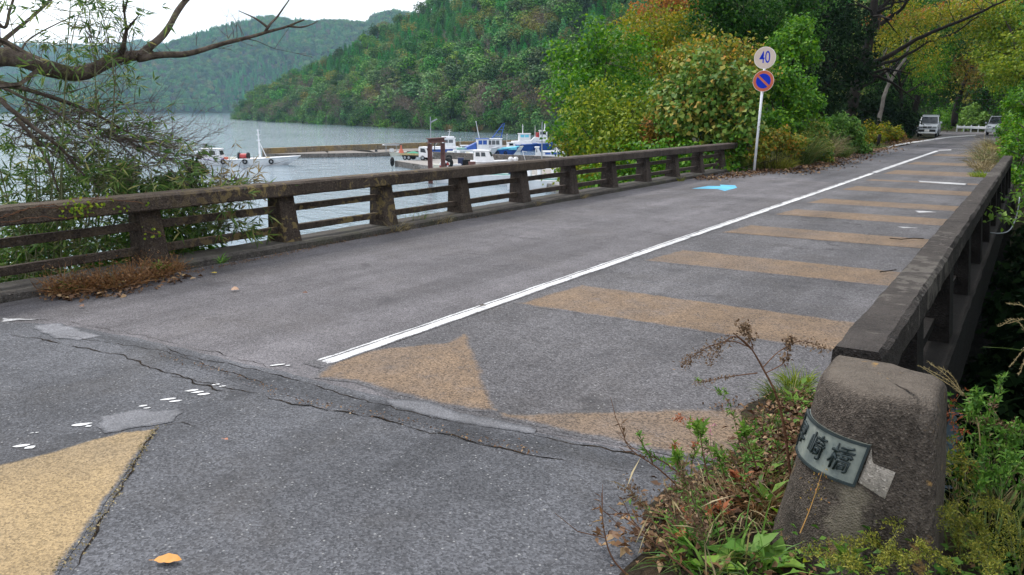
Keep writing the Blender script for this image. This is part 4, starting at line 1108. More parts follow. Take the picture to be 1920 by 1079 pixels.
# ------------------------------------------------------------------ end pillar with the bridge's name
PZ = 0.700
def pillar_ring(z, inset=0.0):
    t = max(0.0, 1 - z / PZ)
    xl = -0.540 - 0.120 * t ** 1.1 + inset
    yf = 2.610 - 0.070 * t + inset
    xr = -0.150 + 0.062 * t - inset; yb = 3.04 - inset
    Rr = 0.26
    pts = [(xl, yb), (xl, (yb + yf + Rr) / 2 + 0.04), (xl, yf + Rr)]
    for k in range(1, 9):
        a = PI + (PI / 2) * k / 9
        pts.append((xl + Rr + Rr * math.cos(a), yf + Rr + Rr * math.sin(a)))
    pts += [(xl + Rr, yf), ((xl + Rr + xr) / 2, yf + 0.004), (xr - 0.035, yf + 0.012), (xr - 0.012, yf + 0.022), (xr, yf + 0.05), (xr, (yf + yb) / 2 + 0.03), (xr, yb - 0.09), (xr - 0.02, yb - 0.055), (xr - 0.07, yb - 0.045), (xr - 0.12, yb - 0.03), (xr - 0.16, yb)]
    return pts
pil = thing('bridge_pillar', 'squat round cornered concrete end pillar carrying the metal name plate', 'pillar', (-0.38, 2.85, -0.3))
rings = []
for z, ins in ((-0.35, -0.01), (-0.15, 0), (0.0, 0), (0.08, 0), (0.16, 0), (0.24, 0), (0.32, 0), (0.40, 0), (0.48, 0), (0.56, 0), (0.62, 0), (0.655, 0.004), (0.677, 0.012), (0.692, 0.026), (0.699, 0.045)):
    ring = []
    for x, y in pillar_ring(z, ins):
        w = 0.005 if z < 0.6 else 0.007
        ring.append((x + w * noise.noise(Vector((x * 9, y * 9, z * 9))), y + w * noise.noise(Vector((x * 8 + 5, y * 9, z * 9))), z + (0.006 * noise.noise(Vector((x * 12, y * 12, 4))) if z > 0.66 else 0)))
    rings.append(ring)
cxy = (sum(p[0] for p in rings[-1]) / len(rings[-1]), sum(p[1] for p in rings[-1]) / len(rings[-1]))
last = rings[-1]
for f_ in (0.75, 0.45, 0.15): rings.append([(cxy[0] + (p[0] - cxy[0]) * f_, cxy[1] + (p[1] - cxy[1]) * f_, PZ + 0.003 + 0.005 * noise.noise(Vector((p[0] * 10 * f_, p[1] * 10, 4)))) for p in last])
mb = MB(); mb.loft(rings); body = mb.build('pillar_body', M['pillar_concrete'], pil, world=True, smooth=True)
def on_pillar(u, z, out=0.0):
    """point on the curved face: u metres round from the left end of the corner, positive to the right"""
    P = pillar_ring(z); acc = 0.0; start = 1
    pts = P[1:14]
    L_ = [0.0]
    for a, b in zip(pts, pts[1:]): L_.append(L_[-1] + math.hypot(b[0] - a[0], b[1] - a[1]))
    u = max(0.0, min(u, L_[-1] - 1e-6))
    k = max(i for i in range(len(L_)) if L_[i] <= u); k = min(k, len(pts) - 2)
    t = (u - L_[k]) / (L_[k + 1] - L_[k]); a, b = pts[k], pts[k + 1]
    d = Vector((b[0] - a[0], b[1] - a[1], 0)).normalized(); nn = Vector((d.y, -d.x, 0))
    if nn.y > 0.3 or nn.x > 0.5: nn = -nn
    return Vector((a[0] + (b[0] - a[0]) * t, a[1] + (b[1] - a[1]) * t, z)) + nn * out
U0, U1, Z0, Z1 = 0.180, 0.525, 0.385, 0.535
def plate_grid(mb, u0, u1, z0, z1, o0, o1, nu=24):
    top = []
    for i in range(nu + 1):
        u = u0 + (u1 - u0) * i / nu
        top.append([on_pillar(u, z0, o0), on_pillar(u, z0, o1), on_pillar(u, z1, o1), on_pillar(u, z1, o0)])
    mb.loft(top)
mb = MB(); plate_grid(mb, U0, U1, Z0, Z1, -0.012, 0.007); plate = mb.build('name_plate', M['bronze'], pil, world=True)
plate['label'] = 'curved greenish metal name plate with raised characters'
mb = MB()
b_ = 0.008
plate_grid(mb, U0, U1, Z0, Z0 + b_, 0.004, 0.013); plate_grid(mb, U0, U1, Z1 - b_, Z1, 0.004, 0.013)
plate_grid(mb, U0, U0 + b_, Z0 + b_, Z1 - b_, 0.004, 0.013, 1); plate_grid(mb, U1 - b_, U1, Z0 + b_, Z1 - b_, 0.004, 0.013, 1)
o = mb.build('plate_rim', M['bronze_dark'], plate, world=False)
o.data.transform(Matrix.Translation(-Vector(pil.location))); o['kind'] = 'stuff'
# raised characters, bent round the plate
def raised_text(body, u_c, z_c, size, sx=1.0, skew=0.0, wob=0.0):
    cu = bpy.data.curves.new('t', 'FONT'); cu.body = body; cu.align_x = 'CENTER'; cu.align_y = 'CENTER'
    cu.size = size; cu.offset = size * 0.004; cu.resolution_u = 3
    to = bpy.data.objects.new('t', cu); COL.objects.link(to)
    bpy.context.view_layer.update()
    me = bpy.data.meshes.new_from_object(to.evaluated_get(bpy.context.evaluated_depsgraph_get()))
    bpy.data.objects.remove(to); bpy.data.curves.remove(cu)
    bm = bmesh.new(); bm.from_mesh(me); bpy.data.meshes.remove(me)
    cx = sum(v.co.x for v in bm.verts) / max(1, len(bm.verts)); 
    r = bmesh.ops.extrude_face_region(bm, geom=bm.faces[:])
    tops = {v for v in r['geom'] if isinstance(v, bmesh.types.BMVert)}
    for v in bm.verts:
        x, y = v.co.x * sx, v.co.y
        x += skew * y + wob * noise.noise(Vector((v.co.x * 40, v.co.y * 40, 1))) * size; y += wob * noise.noise(Vector((v.co.x * 40, v.co.y * 40, 7))) * size
        v.co = on_pillar(u_c + x, z_c + y, 0.014 if v in tops else 0.004)
    bmesh.ops.recalc_face_normals(bm, faces=bm.faces)
    m2 = bpy.data.meshes.new('character'); bm.to_mesh(m2); bm.free()
    m2.materials.append(M['bronze_dark'])
    m2.transform(Matrix.Translation(-Vector(pil.location)))
    return link('character', m2, plate)
raised_text('早', 0.240, 0.462, 0.085, 0.80, 0.06, 0.035)
raised_text('崎', 0.350, 0.460, 0.092, 0.85, 0.06, 0.035)
raised_text('橋', 0.452, 0.458, 0.098, 0.85, 0.06, 0.035)
# mortar smear beside the plate
rows = []
for k in range(13):
    u = 0.5285 + 0.092 * k / 12; t = k / 12
    hi = (0.528 - 0.25 * t if t < 0.22 else 0.476 - 0.018 * (t - 0.22)) + 0.003 * noise.noise(Vector((k * 1.3, 0, 0))); lo = 0.402 - 0.036 * t + 0.004 * noise.noise(Vector((k * 1.7, 4, 0)))
    rows.append([on_pillar(u, lo + (hi - lo) * j / 5, 0.0075 if 0 < j < 5 and 0 < k < 12 else 0.001) for j in range(6)])
mb = MB(); mb.loft(rows, closed=False, caps=False); mb.build('mortar_patch', M['mortar'], pil, world=True, fix=False, smooth=True)

# ------------------------------------------------------------------ harbour: breakwater, quay, boats
bw = thing('breakwater', 'long yellow brown concrete breakwater wall in the lake', 'breakwater', (-99.2, 79.9, WZ))
path = [(-99.2, 79.9), (-97.6, 90.0), (-95.4, 101.0), (-89.4, 116.0), (-85.3, 128.0), (-80.5, 139.0), (-74, 152)]
def wall_run(mb, path, z0, z1, w0, w1, side=1, a=0.0, b=1e9):
    """a wall along a path, thickness to one side"""
    P = [Vector((x, y, 0)) for x, y in path]; rings = []
    for i, p in enumerate(P):
        d = (P[min(i + 1, len(P) - 1)] - P[max(i - 1, 0)]).normalized(); nn = Vector((d.y, -d.x, 0)) * side
        rings.append([(p.x, p.y, z0), ((p + nn * w0).x, (p + nn * w0).y, z0), ((p + nn * w1).x, (p + nn * w1).y, z1), (p.x, p.y, z1)])
    mb.loft(rings)
def resample(path, step):
    out = []; P = [Vector((x, y, 0)) for x, y in path]
    for a, b in zip(P, P[1:]):
        n = max(1, round((b - a).length / step))
        for k in range(n): out.append(tuple(a.lerp(b, k / n)[:2]))
    out.append(tuple(P[-1][:2])); return out
rs = resample(path, 7.5)
for a, b in zip(rs, rs[1:]):                                        # cast in bays with open joints
    d = (Vector(b) - Vector(a)).normalized() * 0.04
    mb = MB(); wall_run(mb, [(a[0] + d.x, a[1] + d.y), (b[0] - d.x, b[1] - d.y)], WZ - 1.5, WZ + 1.48 , 0.9, 0.75, -1)
    mb.build('wall_bay', M['breakwater'], bw, world=True)
ledge = resample([(-98.9, 79.4), (-92.2, 86.5), (-87.6, 92.3), (-84.5, 103.0), (-80.8, 115.0), (-77.5, 126.0), (-72, 140)], 7.5)
for a, b in zip(ledge, ledge[1:]):
    d = (Vector(b) - Vector(a)).normalized() * 0.03
    mb = MB(); wall_run(mb, [(a[0] + d.x, a[1] + d.y), (b[0] - d.x, b[1] - d.y)], WZ - 1.5, WZ + 0.62, 7.5, 7.5, -1)
    mb.build('ledge_bay', M['pier_concrete'], bw, world=True)

QA, QB = Vector((-70.6, 77.9, 0)), Vector((-54.7, 70.1, 0)); qd = (QB - QA).normalized(); qn = Vector((-qd.y, qd.x, 0))
QZ = WZ + 0.72
quay = thing('quay', 'low concrete quay with a truck parked on its end', 'quay', (QA.x, QA.y, WZ))
for k in range(5):
    a = QA + qd * (8.2 * k + 0.02); b = QA + qd * (8.2 * (k + 1) - 0.02)
    mb = MB(); mb.loft([[(a.x, a.y, WZ - 1.5), (a.x, a.y, QZ), ((a + qn * 13).x, (a + qn * 13).y, QZ), ((a + qn * 13).x, (a + qn * 13).y, WZ - 1.5)], [(b.x, b.y, WZ - 1.5), (b.x, b.y, QZ), ((b + qn * 13).x, (b + qn * 13).y, QZ), ((b + qn * 13).x, (b + qn * 13).y, WZ - 1.5)]])
    mb.build('quay_bay', M['quay_top'] if k else M['pier_concrete'], quay, world=True, bevel=0.03)
# slab skin: paler top, set just proud
mb = MB(); a, b = QA + qn * 0.15 + qd * 0.15, QA + qd * 40.8
mb.loft([[(p.x, p.y, QZ - 0.02) for p in (a, b, b + qn * 12.6, a + qn * 12.6)], [(p.x, p.y, QZ + 0.012) for p in (a, b, b + qn * 12.6, a + qn * 12.6)]])
mb.build('paving', M['quay_top'], quay, world=True)
bwA, bwB = Vector((-70.785,85.499,-4.773)), Vector((-46.598,85.580,-4.722))
mb = MB(); n_ = Vector((bwB.y - bwA.y, bwA.x - bwB.x, 0)).normalized() * 0.5
mb.loft([[(bwA.x, bwA.y, QZ - 0.3), (bwA.x + n_.x, bwA.y + n_.y, QZ - 0.3), (bwA.x + n_.x, bwA.y + n_.y, QZ + 0.85), (bwA.x, bwA.y, QZ + 0.85)], [(bwB.x, bwB.y, QZ - 0.3), (bwB.x + n_.x, bwB.y + n_.y, QZ - 0.3), (bwB.x + n_.x, bwB.y + n_.y, QZ + 0.85), (bwB.x, bwB.y, QZ + 0.85)]])
mb.build('back_wall', M['pier_concrete'], quay, world=True)

# tyres hung and lying about the quay
def tyre(p, axis, label, r=0.42):
    mb = MB(); mb.torus((0, 0, 0), r * 0.7, r * 0.3, axis, 16, 8)
    o = mb.build('tyre', M['black_rubber'], smooth=True); o.location = p; tag(o, label, 'tyre', None); return o
o = tyre((-70.268,77.109,-5.152), 'x', 'black tyre hung on the lake end of the quay', 0.62); o.rotation_euler = (0, 0, 0.5)
o = tyre((-62.515,79.348,-4.565), 'y', 'black tyre leaning on the quay wall behind the red steel frame', 0.5)
o = tyre((-52.761,66.860,-4.101), 'y', 'black tyre beside the red steel frame, nearest the railing', 0.62)

# ---------------------------------------------------------------- boats
def hull_rings(L, B, fb, bow, n=12, flare=0.78, z0=-0.35, rake=0.16, stern=0.86):
    rings = []
    for i in range(n + 1):
        t = i / n
        hb = B / 2 * (stern + (1 - stern) * min(1, t * 4)) * (1 - max(0, (t - 0.45) / 0.55) ** 2.3)
        hb = max(hb, 0.03)
        zd = fb + (bow - fb) * max(0, (t - 0.25) / 0.75) ** 1.7
        xk = -L / 2 + L * t * (1 - rake * t ** 3); xd = -L / 2 + L * t
        rings.append([(xk, 0, z0), (xk, hb * flare, z0 + 0.12), ((xk + xd) / 2, hb * (flare + 1) / 2, (z0 + zd) / 2), (xd, hb, zd), (xd, 0, zd - 0.02), (xd, -hb, zd), ((xk + xd) / 2, -hb * (flare + 1) / 2, (z0 + zd) / 2), (xk, -hb * flare, z0 + 0.12)])
    return rings
def boat(name, label, loc, yaw, L, B, fb, bow, hullm, group=None, band=None, bandm=None, deckm=None, cat='boat'):
    t = thing(name, label, cat, (loc[0], loc[1], WZ), yaw, group)
    mb = MB(); mb.loft(hull_rings(L, B, fb, bow)); mb.build('hull', hullm, t, bevel=0.0)
    mb = MB()
    if True:                                              # gunwale rail running round the deck edge
        hr_ = hull_rings(L, B, fb, bow)
        for sgn, k in ((1, 3), (-1, 5)):
            mb2 = MB(); mb2.tube([(r[k][0], r[k][1], r[k][2] + 0.02) for r in hr_], 0.07 if band is None else band, 5)
            mb2.build('gunwale', bandm or hullm, t, smooth=True)
    return t
def cabin(t, c, d, mat, roofm=None, win=None, slant=0.0, over=0.12, taper=0.92, nside=2, front=True):
    """a wheelhouse: walls, roof, windows (sides and front)"""
    mb = MB(); x, y, z = d[0] / 2, d[1] / 2, d[2]
    rings = [[(-x, -y, 0), (x, -y, 0), (x, y, 0), (-x, y, 0)], [(-x * 0.97, -y * taper, z), (x - slant, -y * taper, z), (x - slant, y * taper, z), (-x * 0.97, y * taper, z)]]
    rings = [[(p[0] + c[0], p[1] + c[1], p[2] + c[2]) for p in r] for r in rings]
    mb.loft(rings); cb = mb.build('cabin', mat, t, bevel=0.03)
    mb = MB(); mb.box((c[0] - slant / 2, c[1], c[2] + z + 0.045), (d[0] - slant + over * 2, d[1] * taper + over * 2, 0.09)); mb.build('roof', roofm or mat, cb, bevel=0.03)
    wz0, wz1 = 0.50, 0.88
    wl = win or M['dark_glass']
    def yz(k): return y * (1 - (1 - taper) * k)
    for sgn in (-1, 1):
        for i in range(nside):
            xa = -x * 0.82 + (2 * x * 0.78 - slant) * i / nside + 0.06; xb = -x * 0.82 + (2 * x * 0.78 - slant) * (i + 1) / nside - 0.05
            mb = MB(); ya, yb_ = yz(wz0) * sgn, yz(wz1) * sgn; e = 0.015 * sgn
            mb.loft([[(xa + c[0], ya + c[1] + s_, wz0 * z + c[2]), (xb + c[0], ya + c[1] + s_, wz0 * z + c[2]), (xb + c[0] - slant * 0.2, yb_ + c[1] + s_, wz1 * z + c[2]), (xa + c[0], yb_ + c[1] + s_, wz1 * z + c[2])] for s_ in (-e, e)])
            mb.build('window', wl, cb)
    if front:
        for i in range(2):
            ya = -y * 0.80 + y * 0.82 * i; yb_ = ya + y * 0.76
            mb = MB()
            xa, xb = x - slant * wz0 + 0.012, x - slant * wz1 + 0.012
            mb.loft([[(xa + c[0] + s_, ya + c[1], wz0 * z + c[2]), (xa + c[0] + s_, yb_ + c[1], wz0 * z + c[2]), (xb + c[0] + s_, yb_ * 0.96 + c[1], wz1 * z + c[2]), (xb + c[0] + s_, ya * 0.96 + c[1], wz1 * z + c[2])] for s_ in (-0.012, 0.012)])
            mb.build('window', wl, cb)
    return cb
def mast(t, p, h, mat, r=0.05, lean=0.0, arms=(), name='mast'):
    mb = MB(); mb.tube([p, (p[0] + lean, p[1], p[2] + h)], [r, r * 0.5], 6)
    for f, w in arms: mb.box((p[0] + lean * f, p[1], p[2] + h * f), (0.05, w, 0.05)); mb.box((p[0] + lean * f, p[1], p[2] + h * f + 0.08), (w * 0.7, 0.05, 0.05))
    return mb.build(name, mat, t)
def rails(t, pts, h, mat):
    for a in pts:
        mb = MB(); mb.tube([a, (a[0], a[1], a[2] + h)], 0.022, 4); mb.build('stanchion', mat, t)
    mb = MB(); mb.tube([(a[0], a[1], a[2] + h) for a in pts], 0.022, 4); mb.build('rail', mat, t)
RT = math.atan2(0.5539, 0.8326)                            # heading that runs straight across the view

# white fishing boat under way
p = (-88.846,68.732,-5.800)
b = boat('fishing_boat', 'long white fishing boat with tyre fenders heading past the breakwater', p, RT + 0.03, 14.2, 2.9, 0.72, 1.18, M['boat_white'])
cb = cabin(b, (-4.7, 0, 0.62), (2.9, 1.9, 1.50), M['boat_white'], slant=0.35)
mb = MB(); mb.box((-4.7, 0, 0.78), (3.1, 2.0, 0.16)); mb.build('stripe', M['boat_purple'], cb)
cabin(b, (-6.3, 0, 0.62), (0.9, 1.6, 1.15), M['boat_white'], nside=1, front=False)
mb = MB(); mb.cyl((-0.55, 0, 1.15), 0.38, 1.1, 14, 'x'); dr = mb.build('net_drum', M['boat_red'], b, smooth=False)
for x in (-1.15, 0.05):
    mb = MB(); mb.cyl((x, 0, 1.15), 0.52, 0.24, 14, 'x'); mb.build('drum_flange', M['black_rubber'], dr)
mb = MB(); mb.box((-0.55, 0, 0.78), (1.2, 0.9, 0.2)); mb.build('drum_stand', M['steel_grey'], b)
mst = mast(b, (1.65, 0, 0.75), 4.0, M['boat_white'], 0.15, -0.05, ((0.62, 0.9), (0.8, 0.8), (0.95, 0.6)))
mb = MB(); mb.tube([(2.6, 0.0, 0.8), (1.7, 0, 3.0)], 0.05, 5); mb.build('mast_stay', M['boat_white'], b)
for x in (-2.9, 0.0, 3.45):
    mb = MB(); mb.torus((0, 0, 0), 0.25, 0.10, 'y', 14, 6); o = mb.build('fender', M['black_rubber'], b, smooth=True); o.location = (x, -1.50 if x < 2 else -1.33, 0.52)
for x, m_ in ((-3.0, 'orange'), (-2.4, 'boat_cream'), (-2.0, 'boat_cream'), (2.6, 'straw')):
    mb = MB(); mb.box((x, 0.2, 0.88), (0.5, 0.7, 0.34), rot(0, 0, 0.2)); mb.build('fish_box', M[m_], b, bevel=0.02)

# outboard runabout with a canopy
p = (-87.082,95.674,-5.800)
b = boat('motor_boat', 'small white outboard boat with a flat grey sun canopy by the breakwater', p, RT + 0.05, 4.6, 1.7, 0.42, 0.62, M['boat_cream'])
mb = MB(); mb.box((-0.1, 0, 0.75), (0.7, 0.7, 0.75), taper=0.9); mb.build('console', M['boat_white'], b, bevel=0.03)
for x, y in ((-1.0, -0.6), (-1.0, 0.6), (0.7, -0.6), (0.7, 0.6)):
    mb = MB(); mb.tube([(x, y, 0.4), (x, y, 1.68)], 0.035, 5); mb.build('canopy_post', M['steel_grey'], b)
mb = MB(); mb.box((-0.2, 0, 1.74), (2.7, 1.5, 0.10)); mb.build('canopy', M['boat_white'], b, bevel=0.03)
mb = MB(); mb.box((0.2, 0, 1.85), (2.9, 1.3, 0.09)); mb.build('canopy_cover', M['car_dark'], b, bevel=0.03)
mb = MB(); mb.loft([[(-2.75, -0.22, 0.1), (-2.45, -0.22, 0.1), (-2.45, 0.22, 0.1), (-2.75, 0.22, 0.1)], [(-2.85, -0.25, 0.62), (-2.38, -0.25, 0.62), (-2.38, 0.25, 0.62), (-2.85, 0.25, 0.62)], [(-2.75, -0.16, 1.05), (-2.48, -0.16, 0.95), (-2.48, 0.16, 0.95), (-2.75, 0.16, 1.05)]]); mb.box((-2.6, 0, -0.2), (0.18, 0.1, 0.7)); mb.build('outboard_motor', M['car_dark'], b, bevel=0.05)
mb = MB(); mb.box((0.95, 0.0, 0.56), (0.6, 0.8, 0.3)); mb.build('seat', M['boat_white'], b, bevel=0.03)
# orange channel marker on the ledge
p = (-72.125,81.027,-4.348)
mk = thing('marker_buoy', 'faded orange cone shaped marker standing on the ledge beside the motor boat', 'buoy', p)
mb = MB(); mb.cyl((0, 0, 0.35), 0.38, 0.5, 10, 'z', 0.22); mb.build('float', M['orange'], mk); mb = MB(); mb.cyl((0, 0, 0.85), 0.16, 0.6, 8, 'z', 0.08); mb.build('top_mark', M['orange'], mk)

# steel frame
fA, fB = Vector((-51.025,61.654,-5.800)), Vector((-51.441,64.271,-5.800))
fr = thing('steel_frame', 'rust red steel portal frame standing in the water before the quay', 'frame', (fA.x, fA.y, WZ))
H_ = 3.95
for p_ in (fA, fB):
    mb = MB()
    for dx in (-0.19, 0.19): mb.box((p_.x + dx * 0.8326, p_.y + dx * 0.5539, WZ + H_ / 2 - 0.4), (0.06, 0.46, H_ + 0.8), rot(0, 0, RT))
    mb.box((p_.x, p_.y, WZ + H_ / 2 - 0.4), (0.34, 0.10, H_ + 0.8), rot(0, 0, RT)); mb.build('column', M['rust_red'], fr, world=True); fr.children[-1]['kind'] = 'stuff'
mid = (fA + fB) / 2; ang = math.atan2(fB.y - fA.y, fB.x - fA.x); LL = (fB - fA).length + 0.62
mb = MB(); mb.box((mid.x, mid.y, WZ + H_ + 0.14), (LL, 0.5, 0.08), rot(0, 0, ang)); mb.box((mid.x, mid.y, WZ + H_ + 0.34), (LL - 0.05, 0.12, 0.36), rot(0, 0, ang)); mb.box((mid.x, mid.y, WZ + H_ + 0.54), (LL, 0.5, 0.08), rot(0, 0, ang)); mb.build('crossbeam', M['rust_red'], fr, world=True); fr.children[-1]['kind'] = 'stuff'

# truck on the quay
p = (-68.862,80.588,-4.872)
tk = thing('flatbed_truck', 'small white flatbed truck with a green sheet on its bed, parked on the quay', 'truck', (p[0], p[1], QZ + 0.012), RT - 0.38)
mb = MB(); mb.extr([(0.55, 0.42), (1.95, 0.40), (1.98, 0.85), (1.62, 1.72), (1.52, 1.78), (0.62, 1.78), (0.55, 1.7)], -0.72, 0.72); cabm = mb.build('cab', M['boat_white'], tk, bevel=0.05)
for s_ in (-1, 1):
    mb = MB(); mb.extr([(0.85, 1.08), (1.68, 1.02), (1.48, 1.55), (0.85, 1.60)], s_ * 0.722 - 0.01, s_ * 0.722 + 0.01); mb.build('side_window', M['dark_glass'], cabm)
mb = MB(); mb.loft([[(1.91, -0.6, 1.02), (1.91, 0.6, 1.02), (1.69, 0.55, 1.58), (1.69, -0.55, 1.58)], [(1.94, -0.6, 1.03), (1.94, 0.6, 1.03), (1.72, 0.55, 1.59), (1.72, -0.55, 1.59)]]); mb.build('windscreen', M['dark_glass'], cabm)
mb = MB(); mb.box((1.98, 0, 0.46), (0.12, 1.4, 0.18)); mb.build('bumper', M['steel_grey'], cabm, bevel=0.02)
mb = MB(); mb.box((-0.65, 0, 0.52), (3.1, 0.8, 0.16)); mb.build('chassis', M['car_dark'], tk)
mb = MB(); mb.box((-0.85, 0, 0.70), (2.75, 1.55, 0.10)); mb.build('flatbed', M['straw'], tk, bevel=0.01)
for s_ in (-1, 1):
    mb = MB(); mb.box((-0.85, s_ * 0.75, 0.82), (2.75, 0.05, 0.16)); mb.build('bed_side', M['straw'], tk)
for x in (1.15, -0.95, -1.55):
    for s_ in (-1, 1):
        mb = MB(); mb.cyl((x, s_ * 0.62, 0.33), 0.33, 0.2, 16, 'y'); wl = mb.build('wheel', M['black_rubber'], tk); mb = MB(); mb.cyl((x, s_ * 0.725, 0.33), 0.18, 0.02, 12, 'y'); mb.build('rim', M['steel_grey'], wl)
rng_ = random.Random(4)
xs_ = [0.35 - 0.27 * i for i in range(8)]
mb = MB(); mb.loft([[(x, -0.6, 0.76), (x, -0.45, 0.80 + 0.22 * math.sin(PI * (i + 0.4) / 8) + rng_.uniform(-.03, .03)), (x, 0.0, 0.84 + 0.3 * math.sin(PI * (i + 0.4) / 8) + rng_.uniform(-.03, .03)), (x, 0.45, 0.80 + 0.22 * math.sin(PI * (i + .4) / 8)), (x, 0.6, 0.76)] for i, x in enumerate(xs_)])
o = mb.build('cargo_sheet', M['tarp'], smooth=True); o.location = tk.location; o.rotation_euler = tk.rotation_euler; tag(o, 'green sheet spread over the load on the truck bed', 'tarpaulin')

# lamp posts
def lamp_post(label, base, h, head, mat, r=0.09, lean=0.0):
    t = thing('lamp_post', label, 'lamp post', base)
    mb = MB(); mb.tube([(0, 0, 0), (lean, 0, h)], [r, r * 0.7], 8); mb.build('pole', mat, t)
    if head:
        x, z = head
        mb = MB(); mb.tube([(0, 0, h - 0.9), (x * 0.5, x * 0.33, h - 0.75 + z)], 0.05, 6); mb.box((x * 0.75, x * 0.5, h - 0.68 + z * 1.2), (0.85, 0.34, 0.16), rot(0, -0.45, RT)); mb.build('lamp_head', M['steel_grey'], t)
    return t
lamp_post('tall grey lamp post beside the red steel frame on the quay', (-67.416,81.716,-4.271), 4.9, (0.55, 0.15), M['steel_grey'])
lamp_post('short dark lamp post with a white angled head behind the red steel frame', (-68.362,83.619,-4.027), 1.5, (0.9, 0.65), M['car_dark'], 0.08)
t = thing('mooring_pole', 'slim grey pole in front of the blue hulled boat at right', 'pole', (*(-50.734,82.953,-4.271)[:2], WZ)); mb = MB(); mb.tube([(0, 0, -0.5), (0, 0, 5.9)], [0.09, 0.06], 7); mb.build('shaft', M['steel_grey'], t); mb = MB(); mb.box((0, 0, 3.4), (0.8, 0.06, 0.06), rot(0, 0, RT)); mb.build('crossarm', M['steel_grey'], t)
t = thing('leaning_pole', 'thin pale pole leaning out of the water between quay and boats', 'pole', (-49.939,78.500,-4.459)); mb = MB(); mb.tube([(0, 0, -1.0), (-0.55, -0.35, 1.25)], 0.035, 5); mb.build('shaft', M['boat_white'], t); mb = MB(); mb.tube([(-0.55, -0.35, 1.2), (-0.1, -0.1, 1.1)], 0.02, 5); mb.build('line_tip', M['boat_white'], t)

# boats behind the quay
p = (-82.758,104.481,-5.800)
b = boat('harbour_boat', 'white boat with a boxy wheelhouse and blue lower hull behind the red steel frame', p, RT + 0.10, 6.6, 2.2, 0.85, 1.0, M['boat_blue'], bandm=M['boat_white'], band=0.06)
mb = MB(); mb.box((-0.2, 0, 1.0), (4.6, 1.7, 0.5), taper=0.95); mb.build('trunk_cabin', M['boat_white'], b, bevel=0.06)
cabin(b, (0.35, 0, 1.2), (2.3, 1.5, 1.35), M['boat_white'], win=M['car_grey'], slant=0.1, nside=2)
mb = MB(); mb.box((0.2, 0, 2.75), (2.1, 1.3, 0.34)); mb.build('upper_box', M['boat_white'], b, bevel=0.04)
mast(b, (0.35, 0, 2.9), 1.05, M['boat_white'], 0.05, 0.2, ((0.7, 0.9), (0.98, 0.6)))
p = (-73.123,98.461,-5.800)
b = boat('open_boat', 'low white open boat full of fishing gear beside the quay wall', p, RT - 0.10, 6.2, 2.0, 0.62, 0.78, M['boat_white'])
rng_ = random.Random(7)
for i in range(12):
    x = -2.4 + 0.42 * i; mb = MB(); mb.box((x, rng_.uniform(-0.4, 0.4), 0.78), (rng_.uniform(0.25, 0.5), 0.6, rng_.uniform(0.2, 0.5)), rot(0, 0, rng_.uniform(-.3, .3))); mb.build('fish_box', M[rng_.choice(['boat_white', 'boat_cream', 'boat_green', 'boat_white', 'steel_grey'])], b, bevel=0.02)
p = (-75.435,102.889,-5.800)
b = boat('fishing_boat', 'white boat with a blue roofed wheelhouse and a tall leaning mast', p, RT + 0.16, 7.4, 2.4, 0.9, 1.35, M['boat_white'], bandm=M['boat_white'])
cabin(b, (1.0, 0, 0.95), (1.9, 1.7, 1.75), M['boat_white'], roofm=M['boat_blue'], win=M['boat_blue'], nside=2)
mb = MB(); mb.loft([[(-2.8, -0.8, 0.9), (0, -0.8, 1.1), (0, 0.8, 1.1), (-2.8, 0.8, 0.9)], [(-2.0, -0.5, 1.3), (0, -0.6, 2.2), (0, 0.6, 2.2), (-2.0, 0.5, 1.3)]]); mb.build('blue_cover', M['boat_blue'], b, bevel=0.08)
mb = MB(); mb.box((-2.4, 0, 1.15), (1.6, 1.5, 0.35)); mb.build('gear_pile', M['boat_green'], b, bevel=0.06)
mast(b, (0.55, 0, 2.6), 2.9, M['boat_white'], 0.08, -0.55, ((0.95, 0.3),))
p = (-73.900,106.616,-5.800)
b = boat('work_boat', 'blue hulled work boat with a white cabin and a tall blue lifting frame', p, RT + 0.08, 7.4, 2.6, 0.85, 1.35, M['boat_blue'], bandm=M['boat_pale'], band=0.12)
mb = MB(); mb.box((1.9, 0, 1.05), (2.6, 1.9, 0.40)); mb.build('foredeck', M['boat_pale'], b, bevel=0.05)
cabin(b, (-0.5, 0, 0.85), (2.7, 1.9, 1.75), M['boat_white'], nside=3, slant=0.1, win=M['car_grey'])
fa = [(-0.6, 0.7, 2.3), (-0.6, -0.7, 2.3)]; ap = (1.05, 0.0, 5.1)
mb = MB(); mb.tube([(-1.05, 0.25, 2.4), ap], [0.09, 0.06], 6); mb.build('frame_leg', M['boat_blue'], b)
mb = MB(); mb.tube([(0.55, -0.25, 2.4), (1.25, -0.05, 5.15)], [0.09, 0.06], 6); mb.build('frame_leg', M['boat_blue'], b)
for f_ in (0.2, 0.42, 0.62, 0.8):
    a_, b_2 = Vector((-1.05, 0.25, 2.4)).lerp(Vector(ap), f_), Vector((0.55, -0.25, 2.4)).lerp(Vector((1.25, -0.05, 5.15)), f_)
    mb = MB(); mb.tube([a_, b_2], 0.04, 5); mb.build('frame_rung', M['boat_blue'], b)
for x in (-2.6, -1.3, 0.0, 1.3): mb = MB(); mb.torus((0, 0, 0), 0.22, 0.09, 'y', 12, 6); o = mb.build('fender', M['black_rubber'], b, smooth=True); o.location = (x, -1.36, 0.40)
p = (-78.111,121.125,-5.800)
b = boat('tug_boat', 'stubby blue hulled boat with a white wheelhouse, left of its twin', p, RT + 0.14, 5.2, 2.6, 1.0, 1.15, M['boat_blue'], bandm=M['boat_blue'], band=0.14)
